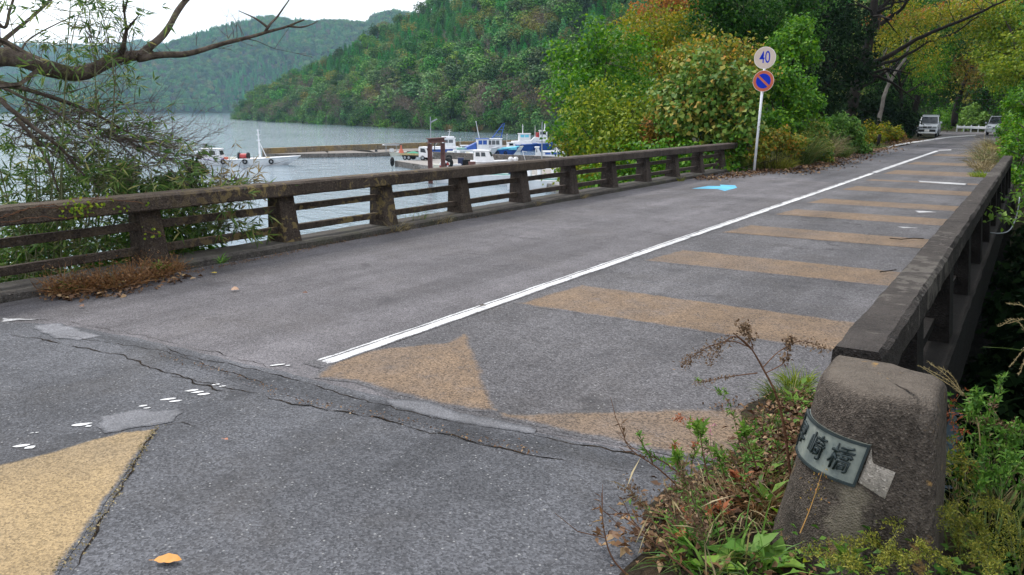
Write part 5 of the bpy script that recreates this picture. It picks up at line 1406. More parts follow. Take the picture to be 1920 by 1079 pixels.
mb = MB(); mb.loft([[(-2.3, -1.0, 1.0), (1.6, -1.0, 1.05), (1.6, 1.0, 1.05), (-2.3, 1.0, 1.0)], [(-2.1, -0.8, 1.7), (1.2, -0.8, 1.85), (1.2, 0.8, 1.85), (-2.1, 0.8, 1.7)]]); mb.build('deckhouse', M['boat_white'], b, bevel=0.06)
cabin(b, (0.2, 0, 1.75), (2.1, 1.4, 1.25), M['boat_white'], nside=2, win=M['boat_pale']); mast(b, (-0.1, 0, 3.0), 1.7, M['boat_white'], 0.09, 0, ((0.75, 0.5),))
p = (-76.582,124.432,-5.800)
b = boat('tug_boat', 'white boat with a red funnel and blue hull, nearest the bushes', p, RT + 0.02, 5.6, 2.6, 1.05, 1.3, M['boat_blue'], bandm=M['boat_blue'], band=0.14)
mb = MB(); mb.loft([[(-2.4, -1.0, 1.05), (1.8, -1.0, 1.15), (1.8, 1.0, 1.15), (-2.4, 1.0, 1.05)], [(-1.0, -0.8, 2.4), (1.5, -0.8, 2.1), (1.5, 0.8, 2.1), (-1.0, 0.8, 2.4)]]); mb.build('deckhouse', M['boat_white'], b, bevel=0.06)
cabin(b, (0.6, 0, 2.15), (1.5, 1.4, 1.35), M['boat_white'], nside=1); mb = MB(); mb.cyl((-0.45, -0.3, 2.75), 0.32, 0.9, 10, 'z'); mb.build('funnel', M['boat_red'], b)
mast(b, (0.9, 0, 3.5), 1.5, M['boat_white'], 0.14); mast(b, (-0.9, 0, 2.4), 2.0, M['boat_white'], 0.06)

# cabin cruiser before the quay and boats at the near mooring
p = (-58.144,81.003,-5.800)
b = boat('cabin_cruiser', 'white cabin cruiser with dark windows seen just above the bridge railing', p, RT - 0.12, 6.4, 2.4, 0.85, 1.05, M['boat_white'])
cabin(b, (0.0, 0, 0.9), (2.5, 1.8, 1.35), M['boat_white'], slant=0.55, nside=2, over=0.10, taper=0.86)
p = (-56.524,94.736,-5.800)
b = boat('cabin_cruiser', 'white cruiser with a raked windscreen and blue windows, right of the mooring pole', p, RT - 0.05, 5.2, 2.0, 0.9, 0.9, M['boat_white'])
cabin(b, (-1.65, 0, 0.9), (0.95, 1.6, 1.25), M['boat_white'], slant=0.5, nside=1); cabin(b, (0.55, 0, 0.85), (3.3, 1.7, 0.72), M['boat_white'], win=M['boat_blue'], nside=3, over=0.08)
# long pale hulls seen through the railing
p = (-45.799,64.434,-5.800)
bA = boat('pale_barge', 'long cream hull seen under the rail, left of the two', p, RT - 0.36, 10.6, 2.3, 0.90, 0.98, M['boat_white'], band=0.03)
for x, m_ in ((-0.6, 'car_dark'), (1.2, 'boat_white'), (2.3, 'crate_navy'), (2.9, 'boat_white'), (3.5, 'car_dark')):
    mb = MB(); mb.box((x, 0.3, 1.25), (0.28, 0.4, 0.8)); mb.build('post', M[m_], bA, bevel=0.02)
mb = MB(); mb.box((0.3, 0.4, 0.97), (7.0, 1.0, 0.12)); mb.build('deck_mat', M['boat_green'], bA)
p = (-37.241,62.473,-5.800)
bB = boat('pale_barge', 'long cream hull seen under the rail, nearest the bushes', p, RT - 0.36, 8.0, 2.3, 0.94, 1.02, M['boat_white'], band=0.03)
for x, m_ in ((-2.6, 'crate_navy'), (-2.2, 'boat_white'), (-1.2, 'boat_white'), (0.2, 'boat_white'), (1.5, 'car_dark'), (2.2, 'boat_white')):
    mb = MB(); mb.box((x, 0.3, 1.45), (0.34, 0.4, 1.0)); mb.build('post', M[m_], bB, bevel=0.02)
mb = MB(); mb.box((0.3, 0.4, 1.02), (6.0, 1.0, 0.12)); mb.build('deck_mat', M['boat_green'], bB)
rails(bB, [(-3.2, 0.7, 1.0), (-1.8, 0.8, 1.0), (0.6, 0.8, 1.0), (2.4, 0.7, 1.0)], 0.9, M['boat_white'])
cu = bpy.data.curves.new('t', 'FONT'); cu.body = 'V37'; cu.size = 0.36; to = bpy.data.objects.new('t', cu); COL.objects.link(to); bpy.context.view_layer.update()
me = bpy.data.meshes.new_from_object(to.evaluated_get(bpy.context.evaluated_depsgraph_get())); bpy.data.objects.remove(to); me.materials.append(M['car_dark'])
o = link('registration_number', me, bB); o.location = (1.45, -1.06, 0.46); o.rotation_euler = (R(82), 0, 0.05)

for i, (q_, yaw, lab) in enumerate([((-78.146,102.879,-5.800), 0.05, 'small white boat with a low cabin left of the blue roofed boat'), ((-78.190,116.667,-5.800), 0.2, 'small white boat moored behind the lifting frame'), ((-65.519,112.192,-5.800), -0.1, 'small white boat half hidden by the thicket')]):
    b = boat('small_boat', lab, q_, RT + yaw, 5.2, 1.8, 0.6, 0.9, M['boat_white'], bandm=M['boat_cream'], band=0.05)
    cabin(b, (0.4, 0, 0.6), (1.4, 1.2, 0.95), M['boat_white'], slant=0.25, nside=1); mast(b, (-0.5, 0, 0.6), 2.2 + 0.4 * i, M['boat_white'], 0.035, 0.1, ((0.9, 0.3),))
    rails(b, [(1.3, 0.5, 0.7), (1.9, 0.3, 0.8), (2.4, 0.0, 0.9), (1.9, -0.3, 0.8), (1.3, -0.5, 0.7)], 0.4, M['steel_grey'])
# odds and ends along the quay edge, each on its own
for i, (q_, nm, lab, m_, d_) in enumerate([
    ((-55.003,67.684,-4.642), 'fish_crate', 'pale crate left of the red lifebuoy on the near pontoon', 'boat_cream', (0.8, 0.6, 0.5)),
    ((-53.470,69.973,-4.510), 'bin', 'navy blue bin on the near pontoon, left of the black one', 'crate_navy', (0.62, 0.6, 1.0)),
    ((-52.971,70.305,-4.510), 'bin', 'black bin between the navy bin and the cabin cruiser', 'black_rubber', (0.8, 0.6, 0.8)),
    ((-53.289,68.856,-4.526), 'fish_crate', 'white crate beside the navy blue bin', 'boat_white', (1.0, 0.6, 0.4)),
    ((-51.815,69.853,-4.468), 'fish_crate', 'brown crate nearest the cabin cruiser', 'rust_red', (0.6, 0.6, 0.6))]):
    mb = MB(); mb.box((0, 0, d_[2] / 2), d_, taper=1.08); t = thing(nm, lab, 'bin' if nm == 'bin' else 'crate', (q_[0], q_[1], q_[2] - 0.3), RT + 0.1 * i)
    mb.build('body', M[m_], t, bevel=0.03); mb = MB(); mb.box((0, 0, d_[2] + 0.04), (d_[0] * 1.12, d_[1] * 1.12, 0.08)); mb.build('rim', M[m_], t, bevel=0.02)
pz = Vector((-52.427,69.382,-4.699)); mb = MB(); mb.box((0, 0, 0), (11.0, 2.2, 0.5)); o = mb.build('pontoon', M['pier_concrete'], bevel=0.05); o.location = (pz.x, pz.y, WZ + 0.32); o.rotation_euler = (0, 0, RT - 0.05); tag(o, 'grey floating pontoon carrying crates, just behind the railing', 'pontoon')
mb = MB(); mb.torus((0, 0, 0), 0.42, 0.13, 'y', 16, 8); o = mb.build('lifebuoy', [M['boat_red'], M['boat_white']], smooth=True); o.location = (-53.114,66.555,-4.355); o.rotation_euler = (0, 0, RT)
for p_ in o.data.polygons: p_.material_index = int((p_.index // 16) % 2)
tag(o, 'red and white lifebuoy at the foot of the red steel frame', 'lifebuoy')
for lab, q_ in (('left one of two white topped outboard motors on the quay edge', (-49.410,73.994,-4.195)), ('right one of two white topped outboard motors on the quay edge', (-48.930,74.314,-4.195))):
    t = thing('outboard_motor', lab, 'outboard motor', q_)
    mb = MB(); mb.loft([[(-0.2 * s_, -0.3 * s_, z), (0.2 * s_, -0.3 * s_, z), (0.2 * s_, 0.3 * s_, z), (-0.2 * s_, 0.3 * s_, z)] for z, s_ in ((0.0, 0.8), (0.3, 1.0), (0.5, 0.6))]); mb.build('cowl', M['boat_white'], t, bevel=0.05)
    mb = MB(); mb.box((0, 0, -0.4), (0.22, 0.25, 0.8)); mb.build('shaft', M['rust_red'], t)

# ------------------------------------------------------------------ trees and shrubs by the road
def ground_z(x, y): return float(hill_h(np.array([x]), np.array([y]))[0])
def shrub(name, label, cat, clumps, n, L, Wd, mat, seed, bark='bark', base=None, r0=0.10, group=None, fine_clumps=True, **kw):
    rg = np.random.default_rng(seed * 3 + 1); fine = []
    for c in clumps:
        m = 7 if c[3] > 0.9 else 5
        for d in rand_dir(rg, m):
            d[2] = d[2] * 0.9 + 0.15
            fine.append((c[0] + d[0] * c[3] * 0.72, c[1] + d[1] * c[3] * 0.72, c[2] + d[2] * c[3] * 0.72, c[3] * (0.30 + 0.22 * rg.random())))
        fine.append((c[0], c[1], c[2], c[3] * 0.55))
    coarse, clumps = clumps, fine if fine_clumps else clumps
    a = np.array([c[:3] for c in coarse]); cx, cy = a[:, 0].mean(), a[:, 1].mean()
    if base is None: base = (cx, cy, ground_z(cx, cy))
    top = (cx, cy, max(a[:, 2].mean(), base[2] + 0.5))
    if fine_clumps: clumps = [clumps[i] for i in rg.permutation(len(clumps))]
    return tree(name, label, cat, base, top, clumps, int(n * 0.95), L * 1.12, Wd * 1.15, M[mat], M[bark], seed, r0, group, k=14, **kw)

shrub('evergreen_tree', 'tall dark green leafy tree at the left end of the thicket, rising over the harbour', 'tree', [(-15.64,28.33,3.47,1.15),(-14.97,28.99,4.25,0.95),(-14.92,28.69,3.06,1.40),(-14.62,30.27,3.60,1.20),(-15.07,27.06,2.00,1.20),(-13.99,27.75,1.90,1.40),(-14.73,26.93,0.69,1.00),(-14.02,26.06,0.29,1.20),(-14.27,30.22,2.57,1.10),(-14.51,26.74,-0.52,0.90)], 9500, 0.145, 0.085, 'lf_green', 201, sprays=9)
shrub('lime_shrub', 'bright lime green shrub in front of the dark leafy tree, behind the railing', 'shrub', [(-13.22,24.40,1.29,1.00),(-12.43,25.01,1.60,1.15),(-11.26,24.37,0.90,1.25),(-12.35,24.17,0.58,1.30),(-11.30,24.11,0.08,1.15),(-12.99,24.17,-0.09,0.85),(-10.48,24.08,0.23,1.15),(-10.94,25.29,1.24,1.05),(-11.50,23.77,-0.67,1.20),(-12.78,24.08,-0.94,1.10),(-10.11,24.09,-0.63,1.10),(-13.47,24.84,-0.98,0.80)], 11500, 0.125, 0.075, 'lf_lime', 202, sprays=8)
shrub('low_shrub', 'leafy green bush filling the gaps below the far end of the railing', 'shrub', [(-11.44,21.77,-1.36,1.10),(-10.28,22.03,-0.98,1.20),(-9.15,22.24,-0.69,1.20),(-8.07,22.44,-0.33,1.10),(-8.90,23.24,0.07,1.10),(-7.60,22.88,0.13,0.90),(-10.52,23.28,-0.33,1.10)], 8500, 0.11, 0.07, 'lf_green', 203)
shrub('low_shrub', 'yellow flecked bush low on the bank under the middle of the railing', 'shrub', [(-12.05,22.72,-0.88,0.75),(-12.03,23.42,-0.67,0.80),(-12.81,23.55,-0.54,0.60),(-13.89,24.78,-0.19,0.65),(-14.67,25.66,0.43,0.60)], 3500, 0.10, 0.06, 'lf_olive', 204)
shrub('golden_tree', 'olive and gold thin leaved tree between the dark tree and the road sign', 'tree', [(-15.46,33.70,4.66,1.25),(-14.97,35.42,5.23,1.40),(-14.10,36.07,5.47,1.20),(-15.12,33.54,3.25,1.20),(-14.18,34.30,3.72,1.50),(-13.29,35.02,4.19,1.20),(-14.26,32.65,2.40,1.10),(-16.40,34.51,5.35,0.80)], 8000, 0.13, 0.075, 'lf_olive', 205, sprays=8)
shrub('orange_tree', 'orange brown autumn tree top at the upper edge above the golden tree', 'tree', [(-17.39,40.43,6.86,1.40),(-16.23,41.24,7.03,1.50),(-17.99,39.91,6.42,0.90),(-17.37,42.05,8.23,1.60),(-16.21,42.67,7.67,1.20)], 4200, 0.15, 0.09, 'lf_orange', 206, sprays=7)
shrub('vine_shrub', 'mound of broad leaved climbing vine left of the road sign', 'shrub', [(-9.35,24.13,2.14,1.10),(-8.50,24.13,2.33,1.05),(-7.71,23.94,1.96,0.95),(-8.92,23.57,1.33,1.05),(-8.21,24.05,1.33,1.05),(-7.33,23.33,1.06,0.85),(-9.79,24.31,1.63,0.95),(-8.29,23.81,0.68,0.85),(-7.31,23.16,0.44,0.55)], 6800, 0.135, 0.125, 'lf_kudzu', 207, up=0.7, droop=0.5, shell=0.72)
shrub('autumn_shrub', 'yellow and orange leafed crest above the climbing vine', 'shrub', [(-10.13,27.06,3.47,0.85),(-9.53,27.50,3.60,0.95),(-10.75,27.19,3.21,0.75),(-8.85,27.23,3.26,0.80),(-8.23,26.94,2.91,0.70),(-9.59,26.63,2.85,0.80)], 4600, 0.12, 0.075, 'lf_mixed', 208, sprays=8)
shrub('autumn_shrub', 'small orange leafed sapling low between the lime shrub and the vine', 'shrub', [(-10.15,23.90,1.01,0.55),(-9.47,23.79,0.77,0.50),(-9.96,24.15,1.43,0.50),(-10.28,23.71,0.64,0.45)], 1700, 0.11, 0.07, 'lf_gold', 209, r0=0.04)
shrub('evergreen_tree', 'broad dark green tree filling the top of the picture above the road sign', 'tree', [(-12.24,33.60,5.44,1.50),(-11.13,34.40,5.66,1.60),(-10.43,36.00,5.32,1.50),(-11.40,33.91,4.55,1.10),(-9.84,37.53,4.96,1.45),(-9.90,39.08,6.27,1.70),(-10.59,35.60,4.27,1.10),(-12.37,35.10,6.74,1.60),(-10.93,37.34,6.89,1.70)], 13500, 0.14, 0.085, 'lf_dark', 210, r0=0.2)
shrub('round_shrub', 'rounded dark leafy bush right of the speed sign', 'shrub', [(-8.69,33.14,4.16,0.95),(-8.10,33.48,3.95,0.85),(-9.19,32.73,3.89,0.80),(-8.77,34.50,4.83,0.90)], 4200, 0.13, 0.08, 'lf_green', 211)
shrub('roadside_shrub', 'green leafy bush just right of the sign pole', 'shrub', [(-7.49,28.41,2.02,0.95),(-7.09,28.48,1.29,1.05),(-7.92,28.95,2.76,0.80),(-6.68,28.60,0.75,0.85),(-7.40,26.99,1.13,0.80),(-7.99,28.14,2.24,0.70),(-7.28,29.77,1.98,0.80)], 6500, 0.12, 0.08, 'lf_green', 212)
shrub('roadside_shrub', 'green bush at the road edge, nearest the dark trunks', 'shrub', [(-6.83,33.42,0.70,0.75),(-6.46,34.81,0.37,0.70),(-6.82,34.76,1.06,0.70),(-6.27,36.05,-0.06,0.55)], 4200, 0.11, 0.07, 'lf_weed', 213, r0=0.05)
shrub('roadside_shrub', 'orange tinged low bush at the foot of the sign pole', 'shrub', [(-6.47,23.29,0.64,0.42),(-6.23,23.96,0.72,0.45),(-6.57,22.79,0.40,0.35),(-6.06,24.61,0.42,0.40)], 2600, 0.09, 0.055, 'lf_mixed', 214, r0=0.03)
shrub('roadside_shrub', 'yellow green knotted bush between the sign and the road edge', 'shrub', [(-6.41,26.79,0.23,0.50),(-6.25,28.20,0.48,0.60),(-5.96,28.27,0.05,0.45),(-6.65,28.65,0.87,0.55)], 3600, 0.10, 0.05, 'lf_kudzu', 215, r0=0.03)

# dark trees of the wood beside the road
deep = [('dark trunked tree in deep shade behind the roadside bushes, leftmost of the shaded trees', [(-10.44,45.49,4.00,1.80),(-10.16,47.40,5.79,2.00),(-11.56,48.06,7.07,2.00),(-9.50,45.65,2.31,1.60),(-9.42,48.67,4.11,1.80),(-11.50,49.79,8.71,2.20)], (1545,235,42)),
        ('shaded tree with deep green leaves left of the arching tree', [(-12.76,59.53,6.86,2.20),(-11.66,62.15,4.80,2.00),(-11.90,58.90,2.51,1.90),(-10.40,64.74,2.18,1.80),(-10.38,66.15,7.25,2.20),(-11.92,63.24,9.31,2.40),(-11.30,56.48,1.25,1.50),(-10.36,65.41,4.52,1.80)], (1610,225,48)),
        ('shaded tree directly behind the parked off-roader', [(-9.94,74.93,2.27,1.90),(-9.11,77.09,3.63,2.20),(-8.70,79.11,5.48,2.60),(-7.37,79.23,2.74,1.80),(-10.11,76.92,5.43,2.30),(-10.54,72.41,3.54,2.20)], (1722,228,67)),
        ('shaded leafy tree behind the arching boughs', [(-10.63,68.28,6.64,2.40),(-9.67,71.66,7.64,2.60),(-8.04,75.03,6.98,2.60),(-10.60,71.51,9.31,2.60),(-8.73,75.28,9.56,2.80),(-6.45,78.72,7.59,2.60)], (1700,225,62)),
        ('deep green tree in shade low behind the two trunks', [(-9.57,60.10,1.24,1.50),(-8.75,61.77,0.86,1.40),(-8.35,64.36,0.34,1.20),(-8.76,57.84,0.03,1.00),(-9.30,55.07,0.26,1.10)], (1660,250,54))]
for i, (lab, cl, b_) in enumerate(deep):
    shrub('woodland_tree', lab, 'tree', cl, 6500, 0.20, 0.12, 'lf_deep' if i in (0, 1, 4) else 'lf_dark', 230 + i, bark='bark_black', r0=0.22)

# the arching tree
def bough_tree(name, label, base, boughs, twigs, bark, seed, group=None):
    """limbs given as (points, r0, r1); fine twigs grow from them"""
    t = thing(name, label, 'tree', base, 0, group)
    off = Vector(base); rng = np.random.default_rng(seed); tw = MB()
    for i, (pts, r0, r1) in enumerate(boughs):
        P = [p - off for p in spline(pts, 6 * len(pts))]
        P = [p + Vector((noise.noise(p * 1.3), noise.noise(p * 1.3 + Vector((5, 0, 0))), noise.noise(p * 1.3 + Vector((0, 9, 0))))) * min(r0 * 1.1, 0.14) for p in P]
        n = len(P)
        mb = MB(); mb.tube(P, [(r0 + (r1 - r0) * (k / (n - 1))) * (1 + 0.10 * noise.noise(P[k] * 5)) for k in range(n)], 9)
        mb.build('trunk' if i == 0 else 'bough', bark, t, smooth=True, fix=False)
        for _ in range(int(twigs * sum((a - b).length for a, b in zip(P, P[1:])))):
            k = rng.integers(n // 3, n); s = P[k]; Ln = (0.5 + 1.0 * rng.random()) * 14 * max(r0, 0.06) ** 0.75 * 0.45
            d = Vector(rand_dir(rng, 1)[0]); d.z = abs(d.z) * 0.8 + 0.25; d.normalize()
            q_ = [s]
            for _s in range(4): d = (d + Vector(rng.normal(size=3)) * 0.28).normalized(); q_.append(q_[-1] + d * Ln / 4)
            tw.tube(q_, [max(r1, r0 * 0.16) * (1 - 0.2 * j) * 0.6 for j in range(5)], 4, cap=False)
            for _u in range(2):
                d2 = (d + Vector(rng.normal(size=3)) * 0.6).normalized(); e = q_[2 + _u]
                tw.tube([e, e + d2 * Ln * 0.4], [max(r1, r0 * 0.1) * 0.4, 0.004], 3, cap=False)
    if tw.v: tag(tw.build('twigs', bark, t, fix=False), kind='stuff')
    return t
def leaves_on(t, clumps, n, L, Wd, mat, seed, name='foliage', **kw):
    off = Vector(t.location)
    cl = [tuple(Vector(c[:3]) - off) + tuple(c[3:]) for c in clumps]
    return link(name, crown_mesh('foliage', seed, cl, n, L, Wd, M[mat], **kw), t)
b_ = (-9.455,50.180,0.765)
at = bough_tree('arching_tree', 'dark leaning tree arching its long boughs to the right over the road', (b_[0], b_[1], ground_z(b_[0], b_[1])), [
    ([(-9.456,50.067,0.364),(-9.343,50.699,2.373),(-9.085,51.342,4.073),(-8.913,51.885,5.619),(-8.899,52.322,7.164),(-8.944,52.849,9.174)], 0.36, 0.20),
    ([(-8.888,50.226,4.019),(-7.908,50.394,4.501),(-6.766,50.710,5.119),(-5.590,50.429,5.732),(-4.212,50.258,6.257),(-3.013,49.961,6.752),(-1.995,49.564,7.325)], 0.16, 0.04),
    ([(-9.184,51.148,3.609),(-8.244,51.910,4.104),(-6.926,52.333,4.688),(-5.901,52.573,5.320),(-4.694,53.560,5.985),(-3.551,53.274,6.656)], 0.12, 0.03),
    ([(-8.972,51.974,6.082),(-8.195,52.696,6.824),(-7.342,52.217,7.497),(-6.535,51.732,8.253)], 0.15, 0.05),
    ([(-8.978,52.098,6.546),(-8.674,52.557,7.473),(-7.669,53.337,7.875),(-6.636,54.076,8.061)], 0.10, 0.03),
    ([(-9.251,50.846,2.682),(-8.405,51.580,3.300),(-7.467,52.461,4.228),(-6.906,53.049,5.000)], 0.09, 0.03)], 1.3, M['bark_black'], 41)
leaves_on(at, [(-7.70,52.82,6.08,1.20,1.20,0.40),(-6.73,53.64,6.70,1.40,1.40,0.50),(-5.71,54.40,7.01,1.40,1.40,0.45),(-4.61,53.99,7.35,1.50,1.50,0.40),(-7.51,54.60,7.60,1.30,1.30,0.50),(-5.93,52.61,5.53,1.00,1.00,0.35),(-4.07,55.37,6.55,1.20,1.20,0.40),(-3.32,54.85,7.35,1.30,1.30,0.40)], 4200, 0.15, 0.085, 'lf_olive', 51, sprays=7)
leaves_on(at, [(-7.61,55.67,7.24,1.30,1.30,0.40),(-5.86,56.92,7.57,1.30,1.30,0.40),(-4.30,56.78,7.76,1.50,1.50,0.40),(-3.47,56.19,8.09,1.60,1.60,0.50),(-8.93,54.66,6.76,1.00,1.00,0.50)], 1100, 0.15, 0.085, 'lf_orange', 52, sprays=7)
b_ = (-8.801,57.903,0.377)
tt = bough_tree('pale_trunk_tree', 'thin pale trunked tree leaning right beneath the arching boughs', (b_[0], b_[1], ground_z(b_[0], b_[1])), [([(-8.928,57.770,0.202),(-8.875,58.338,2.124),(-8.568,58.977,3.697),(-8.038,59.669,4.920),(-7.769,60.235,6.317)], 0.15, 0.06), ([(-8.666,58.864,3.522),(-9.188,58.807,4.570),(-9.113,59.148,5.619)], 0.07, 0.03)], 0.8, M['bark_pale'], 42)
leaves_on(tt, [(-8.35,62.31,6.32,1.50),(-7.24,63.95,5.11,1.20),(-9.33,60.21,5.52,1.10)], 1800, 0.17, 0.1, 'lf_olive', 54, sprays=8)
b_ = (-8.192,63.212,0.283)
tt = bough_tree('slim_tree', 'slim dark tree with a straight trunk left of the parked off-roader', (b_[0], b_[1], ground_z(b_[0], b_[1])), [([(-8.356,63.041,0.057),(-8.432,63.574,2.164),(-8.753,63.777,3.670),(-9.203,63.895,5.175)], 0.16, 0.07), ([(-8.617,63.712,3.105),(-8.215,64.292,4.234),(-7.644,64.828,4.799)], 0.07, 0.03)], 0.8, M['bark_black'], 43)
leaves_on(tt, [(-7.69,69.46,3.82,1.40),(-8.25,66.92,4.91,1.30),(-7.63,72.45,5.56,1.50)], 2600, 0.17, 0.1, 'lf_green', 55, sprays=8)
b_ = (-6.530,84.043,0.294)
tt = bough_tree('forked_tree', 'forked dark tree over the road behind the parked off-roader', (b_[0], b_[1], ground_z(b_[0], b_[1])), [([(-6.405,81.619,0.142),(-6.240,82.328,2.306),(-5.990,82.912,3.811),(-5.829,83.280,4.752),(-5.382,83.916,5.975)], 0.30, 0.10), ([(-5.925,83.163,4.564),(-6.088,83.407,5.834),(-5.866,83.946,7.245),(-5.775,84.332,8.421)], 0.14, 0.04), ([(-6.147,82.625,3.152),(-6.762,82.503,4.187),(-7.113,82.595,5.363)], 0.10, 0.03), ([(-5.535,83.710,5.598),(-4.821,84.380,6.304),(-3.895,85.166,6.916)], 0.09, 0.03)], 0.9, M['bark_black'], 44)
leaves_on(tt, [(-7.91,79.63,5.48,1.80),(-6.63,80.23,4.57,1.60),(-6.15,78.68,6.70,2.00),(-4.88,79.65,7.14,2.00),(-7.76,80.24,7.31,1.90)], 4200, 0.18, 0.11, 'lf_olive', 56, sprays=8)
leaves_on(tt, [(-7.74,79.37,4.11,0.80),(-4.92,78.88,4.48,1.00),(-6.36,78.17,5.37,0.90)], 900, 0.18, 0.11, 'lf_gold', 57, sprays=7)
shrub('green_tree', 'fresh green tree on the right side of the road beyond the parapet', 'tree', [(-2.73,56.22,6.39,1.60),(-1.84,53.99,5.15,1.50),(-2.89,58.14,4.83,1.20),(-1.32,51.40,3.43,1.50),(-1.38,54.67,6.48,1.80),(-2.43,58.04,3.37,0.90),(-0.74,52.10,4.56,1.60)], 8500, 0.17, 0.10, 'lf_lime', 241, base=(2.5, 44, -0.3), r0=0.2, sprays=9, squash=0.6)
shrub('green_tree', 'darker green tree beside the road behind the far silver car', 'tree', [(-1.74,75.56,2.64,1.50),(-2.86,80.31,4.70,1.60),(-1.05,68.38,1.79,1.50),(-3.74,89.28,3.59,0.90),(-3.63,87.21,4.74,1.20),(-1.44,71.13,3.74,1.80)], 7000, 0.18, 0.10, 'lf_green', 242, base=(1.5, 66, -0.5), r0=0.2)
shrub('verge_shrub', 'dense dark green bush at the right edge beyond the parapet end', 'shrub', [(-0.63,36.50,1.40,0.80),(-0.65,33.82,0.66,0.65),(-0.33,31.51,0.46,0.75),(-0.44,36.71,1.70,1.00),(-0.44,30.08,0.00,0.55),(-0.04,29.04,-0.25,0.80),(-0.84,33.51,0.00,0.35),(-0.52,28.88,0.31,0.35),(-0.23,25.24,-0.16,0.35),(-0.42,26.38,-0.07,0.28),(-0.02,24.06,-0.48,0.40)], 8000, 0.10, 0.06, 'lf_green', 243, base=(0.6, 28, -0.3), r0=0.06)
shrub('verge_shrub', 'olive bush beside the far silver car', 'shrub', [(-0.99,45.97,0.83,0.50),(-1.11,43.26,0.22,0.42),(-0.62,43.73,0.75,0.70),(-1.09,39.44,-0.24,0.30)], 3600, 0.10, 0.06, 'lf_olive', 244, base=(0.1, 38, -0.3), r0=0.05)
shrub('bright_shrub', 'bright green bush behind the white guard rail at the bend', 'shrub', [(-7.05,98.46,0.19,0.80),(-6.39,101.48,0.62,1.10),(-5.24,99.70,0.30,0.90),(-6.36,97.60,-0.13,0.60),(-6.00,104.34,1.07,1.10),(-4.79,99.87,-0.15,0.70)], 3600, 0.24, 0.16, 'lf_fresh', 245, r0=0.08)
shrub('woodland_tree', 'blue green tree far behind the bright bush at the bend', 'tree', [(-8.57,115.37,2.59,2.00),(-6.96,116.62,3.25,2.20),(-5.79,114.48,1.60,1.60),(-8.39,121.19,5.37,2.40),(-9.57,117.73,4.62,2.40),(-6.09,117.75,5.22,2.40),(-8.87,109.88,1.28,1.60),(-4.74,112.45,0.65,1.60),(-9.35,106.84,0.36,1.40),(-10.57,108.93,1.92,1.80),(-4.73,110.43,2.22,1.40),(-4.04,111.23,3.45,1.60),(-5.76,115.04,3.54,1.60),(-5.40,105.09,2.37,1.30),(-6.00,104.79,2.72,1.00),(-4.63,102.91,1.54,1.10),(-3.70,100.94,1.09,1.10),(-5.82,105.17,3.67,1.40)], 5200, 0.30, 0.20, 'lf_dark', 246, r0=0.2)
# unseen trees right of the bridge, added to keep the stream bed dark
for i, (x, y, z, r) in enumerate([(3.6, 9.0, 2.6, 2.2), (4.2, 14.0, 3.0, 2.6), (3.4, 19.5, 2.8, 2.3), (7.0, 5.0, 2.5, 2.6), (8.5, 11.5, 4.0, 3.2), (2.9, 5.5, 2.0, 1.5), (2.6, 12.0, 1.0, 1.4), (2.6, 16.8, 0.5, 1.4), (5.5, 17.5, 6.0, 2.6), (2.6, 24.5, 3.5, 1.9), (5.0, 9.0, 6.0, 2.6)]):
    shrub('stream_tree', ['dark', 'leaning', 'spreading', 'low', 'tall', 'slender', 'bushy', 'crooked', 'high crowned', 'narrow', 'wide'][i] + ' leafy tree on the slope right of the bridge beyond the frame', 'tree', [(x, y, z, r), (x + 1, y + 1.5, z + 1.2, r * 0.9), (x + 0.6, y - 1.5, z - 0.8, r * 0.9), (x - 0.6, y + 0.5, z - 2.2, r * 0.8)], 5200, 0.17, 0.10, 'lf_dark', 260 + i, base=(x + 0.4, y, -4.5), r0=0.16)

for i, (lab, cl, mt) in enumerate([('green bush on the shoulder behind the parked off-roader', [(-7.39,85.93,0.26,0.90),(-7.06,88.68,0.53,1.00),(-7.64,90.93,1.13,1.10)], 'lf_green'), ('dark bush left of the parked off-roader', [(-9.30,74.79,0.27,0.90),(-9.76,74.65,0.85,1.10),(-9.58,70.87,0.12,0.80),(-9.51,77.37,1.14,1.20)], 'lf_dark'),
        ('olive brown undergrowth before the dark trunks', [(-8.02,48.49,0.12,0.70),(-7.68,49.92,-0.00,0.60),(-7.67,53.66,0.15,0.80),(-7.99,46.01,-0.01,0.50)], 'lf_olive'), ('dark undergrowth right of the olive undergrowth', [(-8.14,60.64,-0.21,0.70),(-8.74,61.62,0.31,0.90),(-8.22,64.31,-0.12,0.70)], 'lf_dark'), ('reddish low bush at the edge of the wood', [(-7.51,58.55,-0.39,0.40),(-7.25,53.80,-0.37,0.35)], 'lf_gold')]):
    shrub('undergrowth', lab, 'shrub', cl, 2600, 0.15, 0.09, mt, 270 + i, bark='bark_black', r0=0.04)
for i, (x, y, z, h) in enumerate([(0.55, 6.2, -1.6, 1.0), (0.45, 8.6, -1.5, 1.2), (0.40, 11.2, -1.5, 1.3), (0.35, 14.0, -1.6, 1.4), (0.30, 17.0, -1.6, 1.5), (0.30, 20.0, -1.4, 1.4)]):  # near-black shrubs added to fill the shaded stream bed with darkness
    cl = [(x + dx, y + dy, z + dz, 0.62) for dx, dy, dz in ((0, 0, 0.2), (0.1, 0.8, -0.5), (-0.1, -0.8, -0.6), (0.0, 0.3, -1.5), (0.1, -0.5, -2.3), (-0.05, 0.9, -2.0), (0.5, 0.2, 0.5), (-0.25, 0.0, -3.2), (0.2, 0.8, -3.3))]
    shrub('shade_shrub', ['nearest', 'second', 'third', 'fourth', 'fifth', 'farthest'][i] + ' of the dark shrubs added to blacken the stream bed along the parapet', 'shrub', cl, 4200, 0.15, 0.09, 'lf_deep', 290 + i, bark='bark_black', base=(x, y, -5.4), r0=0.05)
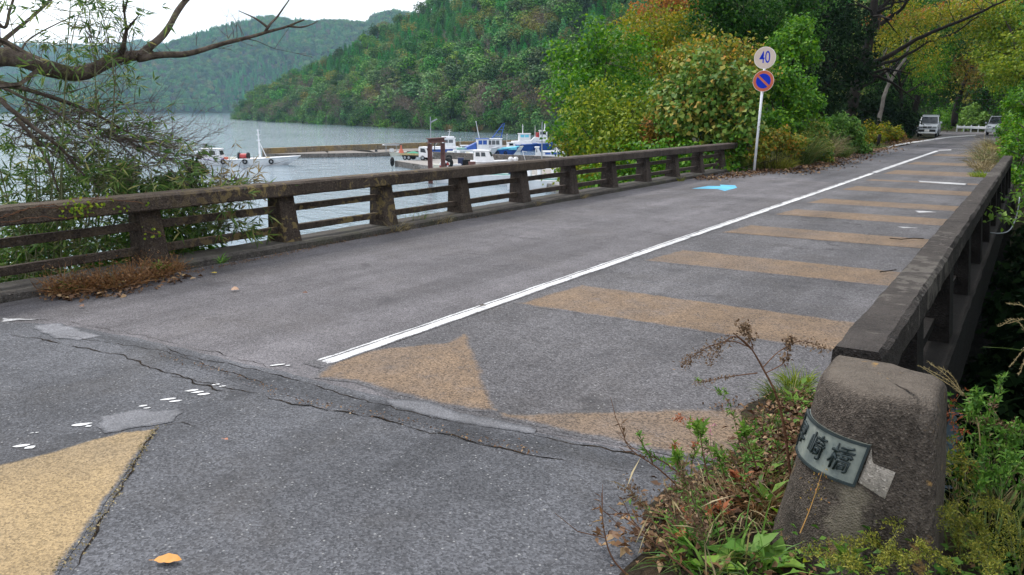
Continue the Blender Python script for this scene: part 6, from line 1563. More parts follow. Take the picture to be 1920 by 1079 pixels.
# ------------------------------------------------------------------ grasses and verge plants beyond the bridge
def tuft_mesh(seed, n, h, spread, lean, w, mat, droop=0.5, seg=3):
    rng = np.random.default_rng(seed)
    a = rng.random(n) * 2 * PI; r = spread * np.sqrt(rng.random(n))
    P = np.column_stack([np.cos(a) * r, np.sin(a) * r, np.zeros(n)])
    b = a + rng.normal(size=n) * 0.8
    D = np.column_stack([np.cos(b), np.sin(b), np.zeros(n)]) * (lean * (0.3 + rng.random(n)))[:, None] + np.array([0, 0, 1.0])
    D = unit(D); Hh = h * (0.5 + 0.6 * rng.random(n))
    side = unit(np.cross(D, rand_dir(rng, n)))
    V = []
    rows = []
    p = P.copy(); d = D.copy()
    for k in range(seg + 1):
        t = k / seg; ww = (w * max(0.0, 1 - t) ** 0.7 * 0.5 + w * 0.04) * np.ones(n)
        rows.append((p - side * ww[:, None], p + side * ww[:, None]))
        p = p + d * (Hh / seg)[:, None]
        d = unit(d - np.array([0, 0, droop / seg * 1.6]) * (0.4 + rng.random(n))[:, None] + D * np.array([1, 1, 0]) * 0.3)
    V = np.stack([x for pr in rows for x in pr], 1)           # n, 2*(seg+1), 3
    Q = []
    m = 2 * (seg + 1)
    for k in range(seg): Q.append([2 * k, 2 * k + 1, 2 * k + 3, 2 * k + 2])
    Q = (np.array(Q)[None] + (np.arange(n) * m)[:, None, None]).reshape(-1, 4)
    return mesh_np('tuft', V.reshape(-1, 3), Q, mat)
def grass(name, label, p, seed, n, h, spread, mat, lean=0.5, w=0.012, droop=0.7, group=None, seeds=None):
    o = link(name, tuft_mesh(seed, n, h, spread, lean, w, M[mat], droop)); o.location = p
    return tag(o, label, 'grass', group)
def on_ground(x, y, dz=0.0):
    return (x, y, ground_z(x, y) + dz)
VG = [(-6.973,24.705,-0.173),(-6.325,24.001,-0.168),(-6.380,26.786,-0.188),(-6.293,29.470,-0.206),(-6.193,32.163,-0.225),(-6.344,36.820,-0.258),(-6.432,42.173,-0.295)]
for i, (lab, mt, h, n, sp) in enumerate([('yellow green fern like tuft at the end of the left railing', 'lf_goldenrod', 0.62, 520, 0.55), ('low yellow grass clump between the sign foot and the road', 'lf_goldenrod', 0.5, 420, 0.5), ('long bladed green grass clump at the road edge right of the sign', 'lf_grass', 1.35, 520, 0.5),
        ('pale dry plume grass clump at the road edge', 'lf_straw', 1.25, 420, 0.45), ('mixed grass clump on the verge before the dark trunks', 'lf_grass', 0.7, 360, 0.45), ('low grass clump at the start of the white edge line', 'lf_grass', 0.4, 260, 0.5), ('low dark grass clump near the parked off-roader', 'lf_grass', 0.35, 200, 0.5)]):
    x, y, z = VG[i]; o = grass('grass_clump', lab, (x - 0.12, y - 0.05, z), 300 + i, int(n * 1.3), h, sp, mt, 0.7, 0.020)
# dry plume grass at the far end of the parapet
RG = [(-1.060,24.377,-0.171),(-1.103,26.795,-0.188),(-1.380,28.913,-0.202),(-1.245,31.029,-0.217),(-1.550,33.939,-0.238),(-1.324,34.997,-0.245),(-1.733,39.850,-0.279),(-1.512,41.240,-0.289),(-1.918,46.587,-0.326),(-1.666,48.452,-0.339)]
for i, (x, y, z) in enumerate(RG):
    mt = ('lf_lime', 'lf_straw', 'lf_straw', 'lf_grass', 'lf_straw', 'lf_grass', 'lf_straw', 'lf_olive', 'lf_straw', 'lf_grass')[i]
    grass('plume_grass', ORD[i] + ' clump from the parapet end in the dry plume grass on the right verge', (x + 0.06, y, z), 320 + i, (260, 230, 170, 240, 170, 230, 170, 240, 170, 220)[i], (0.30, 0.55, 0.85, 0.7, 1.05, 0.85, 1.1, 0.8, 1.15, 0.95)[i], 0.34, mt, 0.95, 0.013, 1.15)
# fallen leaves along the verge
def litter(name, label, pts, n, size, seed, mat='lf_litter', spread=0.2, lift=0.012):
    rng = np.random.default_rng(seed)
    P = np.array(pts, float); seg = rng.integers(0, len(P) - 1, n); t = rng.random(n)[:, None]
    p = P[seg] + (P[seg + 1] - P[seg]) * t + np.column_stack([rng.normal(size=n) * spread, rng.normal(size=n) * spread, np.zeros(n)])
    p[:, 2] += lift + np.abs(rng.normal(size=n)) * lift * 1.2
    N = unit(np.column_stack([rng.normal(size=n) * 0.5, rng.normal(size=n) * 0.5, np.ones(n)]))
    A = unit(np.cross(N, rand_dir(rng, n)))
    s = size * (0.5 + 0.8 * rng.random(n))
    V, Q = leaf_quads(rng, p, A, N, s, s * 0.55, 0.3)
    return tag(link(name, mesh_np(name, V, Q, M[mat])), label, 'leaves', kind='stuff')
litter('leaf_litter', 'rust brown fallen leaves along the far left road edge', [(-5.906,22.442,-0.157),(-5.919,24.889,-0.174),(-5.868,27.524,-0.193),(-5.880,31.047,-0.217),(-6.065,36.448,-0.255),(-6.325,42.259,-0.296),(-6.942,52.025,-0.364),(-6.854,59.850,-0.419)], 2600, 0.11, 401, spread=0.42)
litter('leaf_litter', 'dry leaves at the end of the left railing', [(-6.790,18.893,-0.132),(-6.690,20.219,-0.142),(-6.519,21.496,-0.150),(-6.331,22.897,-0.160)], 700, 0.08, 402, spread=0.22)

# ------------------------------------------------------------------ road sign
sb, st_ = Vector((-6.566,22.360,0.196)), Vector((-6.694,23.127,3.271))
sg = thing('road_sign', 'leaning white pole carrying a round 40 speed sign over a round no parking sign', 'road sign', sb)
ax = (st_ - sb)
mb = MB(); mb.tube([Vector((0, 0, 0)) - ax.normalized() * 0.4, ax], 0.036, 12); mb.build('pole', M['pole_white'], sg, smooth=True)
lean = math.atan2(ax.x * 0.8326 + ax.y * 0.5539, ax.z)
def disc(mb, c, r, y0, y1, n=40):
    mb.tube([(c[0], y0, c[1]), (c[0], y1, c[1])], r, n)
def sign_face(name, pos, rz, label=None):
    o = thing(name, None, None, (0, 0, 0)); o.parent = sg
    o.location = Vector(pos) - sb; o.rotation_euler = (R(-2), lean, rz)
    return o
def sign_plate(name, pos, parts, label):
    first = None
    for nm, mt, fn in parts:
        mb = MB(); fn(mb)
        if first is None:
            first = mb.build(name, M[mt], sg); first.location = Vector(pos) - sb; first.rotation_euler = (0, lean * 0.2 - R(3), R(4)); first['label'] = label
        else:
            mb.build(nm, M[mt], first)
    return first
f1 = sign_plate('speed_plate', (-6.657,22.958,3.013), [('rim', 'sign_rim', lambda m: disc(m, (0, 0), 0.302, -0.045, -0.055)), ('face', 'sign_cream', lambda m: disc(m, (0, 0), 0.288, -0.0551, -0.0575))], 'round cream plate with blue figures 40')
cu = bpy.data.curves.new('t', 'FONT'); cu.body = '40'; cu.size = 0.36; cu.align_x = 'CENTER'; cu.align_y = 'CENTER'; cu.space_character = 1.0; cu.offset = 0.0015; cu.extrude = 0.0012
to = bpy.data.objects.new('t', cu); COL.objects.link(to); bpy.context.view_layer.update()
me = bpy.data.meshes.new_from_object(to.evaluated_get(bpy.context.evaluated_depsgraph_get())); bpy.data.objects.remove(to)
me.materials.clear(); me.materials.append(M['sign_blue']); o = link('figures', me, f1); o.location = (0.0, -0.0592, 0.0); o.rotation_euler = (R(90), 0, 0); o.scale = (0.84, 1.28, 1)
def red_bar(m):
    c = math.cos(R(45)); w = 0.030; l = 0.205
    pts = [(-l, w), (l, w), (l, -w), (-l, -w)]
    pts = [(x * c + z * c, -x * c + z * c) for x, z in pts]
    m.extr(pts, -0.0601, -0.0618)
sign_plate('no_parking_plate', (-6.612,22.809,2.373), [('rim', 'sign_rim', lambda m: disc(m, (0, 0), 0.292, -0.045, -0.055)), ('red_ring', 'sign_red', lambda m: disc(m, (0, 0), 0.283, -0.0551, -0.0575)), ('blue_face', 'sign_blue', lambda m: disc(m, (0, 0), 0.203, -0.0576, -0.0600)), ('red_bar', 'sign_red', red_bar)], 'round blue plate with a faded red ring and diagonal bar')
for z_ in (0.90, 0.70):
    mb = MB(); p = ax * z_; mb.box((p.x, p.y - 0.03, p.z), (0.10, 0.05, 0.05)); mb.build('clamp', M['galv'], sg)

# ------------------------------------------------------------------ cars
def wheels(t, xs, y, r, w=0.2):
    for x in xs:
        for s_ in (-1, 1):
            mb = MB(); mb.torus((0, 0, 0), r * 0.78, r * 0.22, 'y', 20, 8); mb.cyl((0, 0, 0), r * 0.72, w * 0.7, 16, 'y'); wl = mb.build('wheel', M['black_rubber'], t, smooth=False); wl.location = (x, s_ * y, r)
            mb = MB(); mb.cyl((0, s_ * w * 0.40, 0), r * 0.58, 0.03, 14, 'y'); mb.build('rim', M['steel_grey'], wl)
def off_roader(loc, rz):
    t = thing('off_road_car', 'small silver off-roader parked on the left shoulder facing the bridge', 'car', loc, rz)
    W2 = 0.70
    # body sides rise from sill to belt line, then the greenhouse
    def ring(x, zb, zt, wb, wt): return [(x, -wb, zb), (x, wb, zb), (x, wb + 0.02, (zb + zt) / 2), (x, wt, zt), (x, -wt, zt), (x, -wb - 0.02, (zb + zt) / 2)]
    mb = MB(); mb.loft([ring(-1.62, 0.42, 0.98, 0.62, 0.60), ring(-1.52, 0.34, 1.02, 0.69, 0.66), ring(0.35, 0.34, 1.02, 0.70, 0.67), ring(0.55, 0.36, 1.00, 0.70, 0.66), ring(1.40, 0.40, 0.88, 0.69, 0.63), ring(1.60, 0.44, 0.80, 0.64, 0.58)])
    bd = mb.build('body', M['silver'], t, bevel=0.03)
    mb = MB(); mb.loft([[(-1.55, -0.66, 1.0), (0.50, -0.66, 1.0), (0.50, 0.66, 1.0), (-1.55, 0.66, 1.0)], [(-1.48, -0.56, 1.60), (0.02, -0.56, 1.60), (0.02, 0.56, 1.60), (-1.48, 0.56, 1.60)]]); gh = mb.build('greenhouse', M['silver'], t, bevel=0.03)
    mb = MB(); mb.box((-0.72, 0, 1.635), (1.45, 1.06, 0.05)); rf = mb.build('roof', M['silver'], t, bevel=0.02)
    mb = MB(); mb.loft([[(0.50 + e, -0.60, 1.06), (0.50 + e, 0.60, 1.06), (0.09 + e, 0.52, 1.54), (0.09 + e, -0.52, 1.54)] for e in (-0.02, 0.035)]); mb.build('windscreen', M['dark_glass'], gh)
    for s_ in (-1, 1):
        for xa, xb in ((-0.55, 0.28), (-1.42, -0.62)):
            mb = MB(); mb.loft([[(xa, s_ * (0.642 + e), 1.06), (xb, s_ * (0.642 + e), 1.06), (xb - (0.25 if xb > 0 else 0), s_ * (0.575 + e), 1.54), (xa, s_ * (0.575 + e), 1.54)] for e in (-0.01, 0.022)]); mb.build('side_window', M['dark_glass'], gh)
        mb = MB(); mb.box((-0.75, s_ * 0.50, 1.68), (1.2, 0.03, 0.04)); mb.build('roof_rail', M['car_dark'], rf)
        mb = MB(); mb.box((0.30, s_ * 0.78, 1.10), (0.10, 0.17, 0.14)); mb.build('wing_mirror', M['silver'], t, bevel=0.03)
        mb = MB(); mb.box((1.50, s_ * 0.475, 0.75), (0.22, 0.28, 0.15)); mb.build('headlight', M['lens'], t, bevel=0.02)
        mb = MB(); mb.cyl((1.70, s_ * 0.42, 0.52), 0.06, 0.05, 12, 'x'); mb.build('fog_light', M['lens'], t)
        for xw in (1.02, -1.02):
            pts = [(0.46 * math.cos(a), 0.46 * math.sin(a)) for a in np.linspace(0, PI, 9)] + [(0.36 * math.cos(a), 0.36 * math.sin(a)) for a in np.linspace(PI, 0, 9)]
            mb = MB(); mb.extr([(xw + a, 0.32 + b) for a, b in pts], s_ * 0.66, s_ * 0.745); mb.build('wheel_arch', M['car_grey'], t)
        mb = MB(); mb.box((0, s_ * 0.70, 0.42), (1.5, 0.12, 0.24)); mb.build('side_step', M['car_grey'], t, bevel=0.02)
    mb = MB(); mb.box((0.95, 0, 0.965), (0.30, 0.34, 0.05)); mb.build('bonnet_scoop', M['silver'], t, bevel=0.02)
    mb = MB(); mb.box((1.615, 0, 0.77), (0.06, 0.66, 0.15)); gr = mb.build('grille', M['silver'], t, bevel=0.01)
    for y in (-0.16, 0.16):
        for z in (0.735, 0.805): mb = MB(); mb.box((1.648, y, z), (0.02, 0.27, 0.056)); mb.build('grille_slot', M['car_dark'], gr)
    mb = MB(); mb.box((1.64, 0, 0.46), (0.22, 1.36, 0.30)); bp = mb.build('bumper', M['silver'], t, bevel=0.04)
    mb = MB(); mb.box((1.752, 0, 0.52), (0.02, 1.16, 0.17)); mb.build('intake', M['car_dark'], bp)
    mb = MB(); mb.box((1.772, 0, 0.53), (0.012, 0.33, 0.165)); mb.build('number_plate', M['plate_white'], bp)
    mb = MB(); mb.box((1.72, 0, 0.345), (0.16, 1.1, 0.07)); mb.build('skid_plate', M['plate_white'], bp, bevel=0.02)
    mb = MB(); mb.box((-0.1, 0, 0.36), (2.9, 1.1, 0.14)); mb.build('underbody', M['car_dark'], t)
    mb = MB(); mb.cyl((-1.70, 0.1, 0.85), 0.31, 0.18, 18, 'x'); mb.build('spare_wheel', M['black_rubber'], t)
    wheels(t, (1.02, -1.02), 0.60, 0.335)
    return t
off_roader((-6.95, 68.5, S * 68.5 - 0.02), R(-90) + 0.03)
def hatchback(loc, rz):
    t = thing('silver_car', 'silver car half hidden by the bushes at the far right', 'car', loc, rz)
    def ring(x, zb, zt, wb, wt): return [(x, -wb, zb), (x, wb, zb), (x, wb + 0.02, (zb + zt) / 2), (x, wt, zt), (x, -wt, zt), (x, -wb - 0.02, (zb + zt) / 2)]
    mb = MB(); mb.loft([ring(-1.9, 0.4, 0.98, 0.72, 0.7), ring(-1.7, 0.28, 1.0, 0.82, 0.78), ring(0.5, 0.28, 1.0, 0.83, 0.78), ring(1.3, 0.3, 0.92, 0.82, 0.74), ring(1.75, 0.36, 0.78, 0.74, 0.66), ring(1.9, 0.42, 0.66, 0.66, 0.56)])
    mb.build('body', M['silver'], t, bevel=0.05)
    mb = MB(); mb.loft([[(-1.85, -0.76, 0.98), (0.95, -0.74, 0.98), (0.95, 0.74, 0.98), (-1.85, 0.76, 0.98)], [(-1.6, -0.62, 1.56), (0.1, -0.6, 1.58), (0.1, 0.6, 1.58), (-1.6, 0.62, 1.56)]]); gh = mb.build('greenhouse', M['silver'], t, bevel=0.05)
    mb = MB(); mb.loft([[(0.93 + e, -0.66, 1.03), (0.93 + e, 0.66, 1.03), (0.18 + e, 0.55, 1.53), (0.18 + e, -0.55, 1.53)] for e in (-0.02, 0.04)]); mb.build('windscreen', M['dark_glass'], gh)
    for s_ in (-1, 1):
        mb = MB(); mb.loft([[(-1.6, s_ * (0.735 + e), 1.04), (0.7, s_ * (0.735 + e), 1.04), (0.08, s_ * (0.635 + e), 1.5), (-1.5, s_ * (0.635 + e), 1.5)] for e in (-0.01, 0.03)]); mb.build('side_window', M['dark_glass'], gh)
        mb = MB(); mb.box((1.68, s_ * 0.58, 0.74), (0.28, 0.26, 0.14)); mb.build('headlight', M['lens'], t, bevel=0.03)
        mb = MB(); mb.box((0.72, s_ * 0.90, 1.02), (0.12, 0.16, 0.13)); mb.build('wing_mirror', M['silver'], t, bevel=0.03)
    mb = MB(); mb.box((1.88, 0, 0.64), (0.08, 0.7, 0.10)); mb.build('grille', M['car_dark'], t); mb = MB(); mb.box((1.86, 0, 0.38), (0.16, 1.4, 0.2)); bp = mb.build('bumper', M['silver'], t, bevel=0.04)
    mb = MB(); mb.box((1.95, 0, 0.47), (0.012, 0.33, 0.165)); mb.build('number_plate', M['plate_white'], bp)
    wheels(t, (1.2, -1.15), 0.70, 0.30)
    return t
hatchback((-2.75, 78.0, S * 78), R(-90) + 0.02)
# guard rail across the bend
ga, gb = Vector((-6.819,92.283,-0.417)), Vector((-3.539,89.549,-0.366))
gt = thing('guard_rail', 'white metal guard rail across the bend at the end of the road', 'guard rail', (ga.x, ga.y, ga.z - 0.4))
def plank(a, b, z, h, th, name, mat):
    mb = MB(); d = (b - a); L_ = d.length; mb.box((((a + b) / 2).x, ((a + b) / 2).y, z), (L_, th, h), rot(0, 0, math.atan2(d.y, d.x))); return mb.build(name, mat, gt, world=True, bevel=0.03)
plank(ga, gb, ga.z + 0.22, 0.24, 0.08, 'beam', M['galv'])
for i in range(6):
    p = ga.lerp(gb, i / 5); mb = MB(); mb.tube([(p.x, p.y + 0.1, p.z - 0.6), (p.x, p.y + 0.1, p.z + 0.45)], 0.06, 8); mb.build('post', M['galv'], gt, world=True)
# short stump beside the road
p = (-6.401,42.079,-0.213); mb = MB(); mb.tube([(0, 0, -0.2), (0.01, 0, 0.3), (0.03, 0.01, 0.62)], [0.10, 0.085, 0.08], 9); o = mb.build('marker_stump', M['bark_black'], smooth=True); o.location = p; tag(o, 'short dark stump at the left road edge before the off-roader', 'stump')

# ------------------------------------------------------------------ the bare leaning tree and the bamboo on the near bank
bx = (-9.674,2.495,0.466)
lt = bough_tree('leaning_tree', 'leaning tree with a bare mossy bough reaching across the sky at upper left', (bx[0], bx[1], -3.0), [
    ([(-9.492,1.896,-0.795),(-9.545,2.461,0.481),(-9.447,3.034,1.421),(-9.151,3.497,1.936),(-8.934,3.815,2.119),(-8.726,4.067,2.083),(-8.568,4.262,1.966),(-8.523,4.521,1.903),(-8.537,4.779,1.978),(-8.533,5.063,2.103),(-8.586,5.426,2.204)], 0.13, 0.055),
    ([(-8.551,5.248,2.147),(-8.558,5.509,2.213),(-8.561,5.823,2.243),(-8.552,6.231,2.360),(-8.552,6.631,2.469),(-8.450,6.974,2.574),(-8.420,7.259,2.642),(-8.308,7.486,2.742)], 0.045, 0.010),
    ([(-8.552,5.251,2.159),(-8.580,5.473,2.360),(-8.666,5.718,2.560),(-8.747,5.968,2.769),(-8.741,6.140,2.933),(-8.709,6.349,3.164)], 0.046, 0.026),
    ([(-8.468,6.963,2.574),(-8.417,7.024,2.675),(-8.442,7.157,2.767),(-8.373,7.242,2.910),(-8.398,7.390,3.060)], 0.020, 0.006),
    ([(-8.440,6.996,2.628),(-8.587,6.930,2.742),(-8.783,6.827,2.843)], 0.018, 0.005),
    ([(-8.394,7.283,2.662),(-8.326,7.450,2.659),(-8.293,7.610,2.711),(-8.233,7.662,2.753)], 0.014, 0.004),
    ([(-9.440,3.024,1.370),(-9.175,3.437,1.781),(-8.948,3.738,1.878),(-8.785,3.959,1.839),(-8.631,4.159,1.745),(-8.574,4.414,1.639),(-8.401,4.619,1.516),(-8.313,4.876,1.343),(-8.242,5.132,1.208)], 0.034, 0.008),
    ([(-9.137,3.089,1.323),(-8.912,3.460,1.677),(-8.693,3.767,1.812),(-8.545,3.957,1.700),(-8.437,4.125,1.600),(-8.294,4.299,1.439),(-8.194,4.557,1.242)], 0.022, 0.006),
    ([(-9.449,2.594,0.730),(-8.907,3.161,1.476),(-8.496,3.619,1.696),(-8.311,3.715,1.600),(-8.225,3.847,1.421),(-8.086,4.004,1.212),(-8.087,4.188,0.989),(-7.985,4.333,0.820)], 0.036, 0.008),
    ([(-8.257,3.727,1.514),(-8.212,3.827,1.319),(-8.154,3.916,1.057),(-8.137,3.976,0.788)], 0.022, 0.008),
    ([(-9.643,4.081,3.005),(-9.292,4.166,2.465),(-9.339,4.303,2.632),(-9.413,4.444,2.870)], 0.022, 0.012),
    ([(-8.747,4.059,2.104),(-8.918,4.247,2.308),(-8.885,4.572,2.509),(-8.846,4.882,2.645)], 0.012, 0.004)], 0.9, M['bark_mossy'], 61)
# brushwood: fine bare shoots
def brush(name, label, starts, dirs, n, L0, L1, r, bark, seed, sub=3, droop=0.0, cat='branches', parent=None):
    rng = np.random.default_rng(seed); mb = MB(); off = Vector(parent.location) if parent is not None else Vector((0, 0, 0))
    for _ in range(n):
        k = rng.integers(len(starts)); t = rng.random()
        a, b = starts[k]; s = Vector(a).lerp(Vector(b), t) - off
        d = (Vector(dirs) + Vector(rng.normal(size=3)) * 0.45).normalized(); Ln = L0 + (L1 - L0) * rng.random()
        q_ = [s]
        for j in range(6):
            d = (d + Vector(rng.normal(size=3)) * 0.13 + Vector((0, 0, -droop * 0.12))).normalized(); q_.append(q_[-1] + d * Ln / 6)
        mb.tube(q_, [r * (1 - 0.14 * j) for j in range(7)], 4, cap=False)
        for _s in range(sub):
            e = q_[rng.integers(1, 6)]; d2 = (d + Vector(rng.normal(size=3)) * 0.55).normalized()
            m = e + d2 * Ln * 0.18; f = m + (d2 + Vector(rng.normal(size=3)) * 0.3).normalized() * Ln * 0.2
            mb.tube([e, m, f], [r * 0.45, r * 0.35, r * 0.15], 3, cap=False)
    o = mb.build(name, bark, parent, fix=False)
    return o
o = brush('shoots', '', [((-8.482,4.688,1.963), (-8.562,5.178,2.144))], (0.05, 0.05, 1.0), 30, 0.45, 0.95, 0.0060, M['bark_twig'], 71, 3, parent=lt); tag(o, kind='stuff')
o = brush('shoots', '', [((-8.632,4.123,2.062), (-8.468,4.561,1.914)), ((-8.608,5.543,2.235), (-8.452,6.977,2.588))], (0.05, 0.0, 1.0), 26, 0.12, 0.45, 0.0045, M['bark_twig'], 72, 2, parent=lt); tag(o, kind='stuff')
bt = thing('brushwood', 'tangle of fine bare brownish branches over the water behind the railing', 'branches', (-8.796,4.548,0.878))
o = brush('branches', '', [((-9.223,4.242,1.685), (-8.683,5.208,1.207)), ((-9.018,4.561,1.456), (-8.721,5.618,1.000)), ((-9.164,3.973,1.462), (-8.748,4.822,0.861))], (0.62, 0.42, -0.30), 170, 0.5, 1.25, 0.0058, M['bark_twig'], 73, 4, parent=bt); tag(o, kind='stuff')
o = brush('branches', '', [((-9.024,5.048,1.449), (-8.805,5.824,1.052)), ((-9.414,4.005,1.290), (-8.740,5.069,0.844))], (0.6, 0.45, 0.35), 90, 0.4, 1.0, 0.0048, M['bark_twig'], 74, 4, parent=bt); tag(o, kind='stuff')

def bamboo(name, label, base, culms, nleaf, mat, seed, L=0.15, Wd=0.019, cat='bamboo', group=None, fan=5):
    """culms: lists of points; leaves hang in fans from thin side shoots"""
    t = thing(name, label, cat, base, 0, group); off = Vector(base); rng = np.random.default_rng(seed)
    mb = MB(); anchors = []
    for pts in culms:
        P = [p - off for p in spline(pts, 14)]
        mb.tube(P, [0.011 * (1 - 0.055 * k) for k in range(14)], 5, cap=False)
        for k in range(2, 14):
            for _ in range(3):
                d = Vector(rng.normal(size=3)); d.z = abs(d.z) * 0.4 - 0.05; d.normalize(); Ln = 0.18 + 0.5 * rng.random()
                e1 = P[k] + d * Ln * 0.6; e2 = e1 + (d + Vector((0, 0, -0.45))).normalized() * Ln * 0.5
                mb.tube([P[k], e1, e2], [0.0045, 0.0032, 0.0015], 3, cap=False)
                anchors += [(e2, d), (e1, d), (e1.lerp(e2, 0.5), d)]
    mb.build('culm', M['bark_twig'] if mat == 'lf_bamboo_dry' else M['bamboo_stem'], t, fix=False); t.children[-1]['kind'] = 'stuff'
    na = len(anchors); nf = nleaf // fan
    k = rng.integers(0, na, nf)
    AP = np.array([tuple(a[0]) for a in anchors])[k] + rng.normal(size=(nf, 3)) * 0.05; AD = np.array([tuple(a[1]) for a in anchors])[k]
    P = np.repeat(AP, fan, 0); D = np.repeat(AD, fan, 0)
    A = unit(D * 0.6 + rand_dir(rng, len(P)) * 0.75 + np.array([0, 0, -0.35]))
    N = unit(rand_dir(rng, len(P)) + np.array([0, 0, 0.6]))
    s = 0.6 + 0.65 * rng.random(len(P))
    V, Q = leaf_quads(rng, P, A, N, L * s, Wd * (0.8 + 0.4 * rng.random(len(P))), 0.12)
    link('foliage', mesh_np('foliage', V, Q, M[mat]), t)
    return t
M['bamboo_stem'] = mat_plain('bamboo_stem', (0.11, 0.12, 0.05), 0.5, 0.3, 0.3, 6)
bamboo('bamboo', 'tall thin bamboo in front of the bare bough at the far left edge', (-8.438,3.719,-0.308), [[(-8.438,3.719,-0.308),(-8.488,3.894,0.444),(-8.651,4.039,1.358),(-8.899,4.112,2.218),(-9.059,4.154,2.756)], [(-8.300,3.810,-0.308),(-8.318,4.037,0.552),(-8.391,4.226,1.412),(-8.469,4.443,2.380),(-8.492,4.547,2.810)], [(-8.743,3.749,-0.356),(-8.950,3.856,0.525),(-9.244,3.889,1.352),(-9.524,3.901,2.068)]], 950, 'lf_bamboo', 81, L=0.13)
bamboo('bamboo', 'slender leaning bamboo rising through the bough with a leafy tip against the sky', (-8.060,3.853,-0.285), [[(-8.083,3.838,-0.285),(-8.187,4.004,0.565),(-8.305,4.220,1.627),(-8.318,4.417,2.370),(-8.255,4.540,2.662)], [(-8.145,4.177,-0.246),(-8.164,4.409,0.636),(-8.187,4.699,1.738),(-8.342,4.779,2.399),(-8.478,4.780,2.730)], [(-8.286,4.083,-0.246),(-8.182,4.336,0.415),(-8.272,4.521,1.297),(-8.410,4.657,2.123),(-8.393,4.806,2.619)]], 900, 'lf_bamboo', 82, L=0.13)
bamboo('bamboo', 'dense leafy bamboo low behind the railing at left', (-8.292,3.611,-0.603), [[(-8.305,3.631,-0.497),(-8.432,3.724,0.140),(-8.629,3.725,0.618),(-8.806,3.695,0.936)], [(-8.330,3.847,-0.550),(-8.373,4.014,0.158),(-8.483,4.077,0.647),(-8.585,4.130,1.083)], [(-9.024,3.733,-0.630),(-9.144,3.809,-0.065),(-9.395,3.768,0.386)], [(-8.004,3.963,-0.470),(-8.034,4.107,0.122),(-8.049,4.230,0.605),(-8.006,4.364,0.982)], [(-9.155,3.910,-0.567),(-9.152,4.120,0.184),(-9.152,4.280,0.762),(-9.292,4.330,1.282)]], 2100, 'lf_bamboo', 83, L=0.14, Wd=0.020)
bamboo('bamboo', 'leafy bamboo between the first railing post and the left edge', (-8.056,4.145,-0.577), [[(-8.070,4.166,-0.466),(-8.077,4.330,0.140),(-8.046,4.488,0.636),(-7.984,4.651,1.077)], [(-8.129,4.375,-0.460),(-8.071,4.601,0.217),(-7.984,4.784,0.669),(-7.883,4.946,1.007)], [(-8.264,4.154,-0.492),(-8.382,4.229,0.066),(-8.439,4.315,0.512),(-8.592,4.337,0.959)], [(-8.133,4.622,-0.452),(-8.100,4.787,0.068),(-8.011,4.975,0.531)]], 1800, 'lf_bamboo', 84, L=0.14, Wd=0.020)
bamboo('bamboo', 'drooping bamboo sprays hanging past the first railing post over the water', (-8.227,4.942,-0.404), [[(-8.184,4.987,-0.344),(-8.099,5.193,0.195),(-7.948,5.409,0.613),(-7.763,5.574,0.763)], [(-8.172,5.112,-0.366),(-8.102,5.343,0.300),(-7.882,5.573,0.602),(-7.664,5.693,0.511)], [(-8.415,5.202,-0.347),(-8.335,5.427,0.271),(-8.269,5.556,0.580),(-8.073,5.721,0.704)], [(-8.128,5.158,-0.305),(-7.976,5.377,0.118),(-7.792,5.549,0.300),(-7.681,5.607,0.239)]], 1300, 'lf_bamboo', 85, L=0.17, Wd=0.022)
bamboo('bamboo', 'straw coloured drying bamboo spray at the right end of the clump', (-8.209,5.784,0.368), [[(-8.424,5.641,0.368),(-8.237,5.827,0.589),(-8.033,5.989,0.684),(-7.870,6.094,0.671)], [(-8.561,5.652,0.291),(-8.375,5.846,0.547),(-8.232,5.986,0.706),(-8.074,6.103,0.751)]], 260, 'lf_bamboo_dry', 86, L=0.17, Wd=0.02)
bamboo('bamboo', 'sparse bamboo sprays scattered through the bare branches above the railing', (-8.857,4.438,-0.263), [[(-8.857,4.438,-0.263),(-8.862,4.665,0.565),(-8.634,4.980,1.156),(-8.318,5.272,1.452)], [(-8.805,4.591,-0.284),(-8.656,4.922,0.553),(-8.462,5.184,1.032),(-8.178,5.422,1.211)], [(-8.952,4.140,-0.220),(-9.043,4.384,0.878),(-8.877,4.671,1.513),(-8.603,4.901,1.687)], [(-9.100,4.042,-0.220),(-9.290,4.220,0.878),(-9.216,4.430,1.456),(-8.942,4.660,1.629)]], 900, 'lf_bamboo', 87, L=0.12)
shrub('bank_shrub', 'dark glossy leaved shrub behind the railing, right of the bamboo', 'shrub', [(-8.79,5.49,0.68,0.26),(-8.73,5.77,0.70,0.24),(-8.76,5.94,0.90,0.13),(-8.90,5.27,0.60,0.26),(-8.65,6.04,0.58,0.16),(-9.27,5.30,0.71,0.24),(-8.61,5.58,0.59,0.26)], 1900, 0.085, 0.035, 'lf_dark', 91, base=(*(-8.747,5.379,-0.690)[:2], -2.4), r0=0.03)
shrub('bank_shrub', 'dark green bush low on the bank behind the bottom bar at left', 'shrub', [(-9.44,4.11,-0.03,0.50),(-9.14,4.43,-0.04,0.50),(-8.83,4.76,-0.06,0.50),(-8.51,5.09,-0.08,0.45),(-8.40,5.45,0.07,0.40),(-9.60,3.91,-0.38,0.50),(-9.29,4.22,-0.46,0.50),(-8.94,4.58,-0.43,0.50),(-8.54,5.35,-0.39,0.45),(-8.44,5.75,-0.11,0.25)], 4000, 0.11, 0.04, 'lf_green', 92, base=(*(-8.826,4.526,-0.910)[:2], -3.4), r0=0.04)

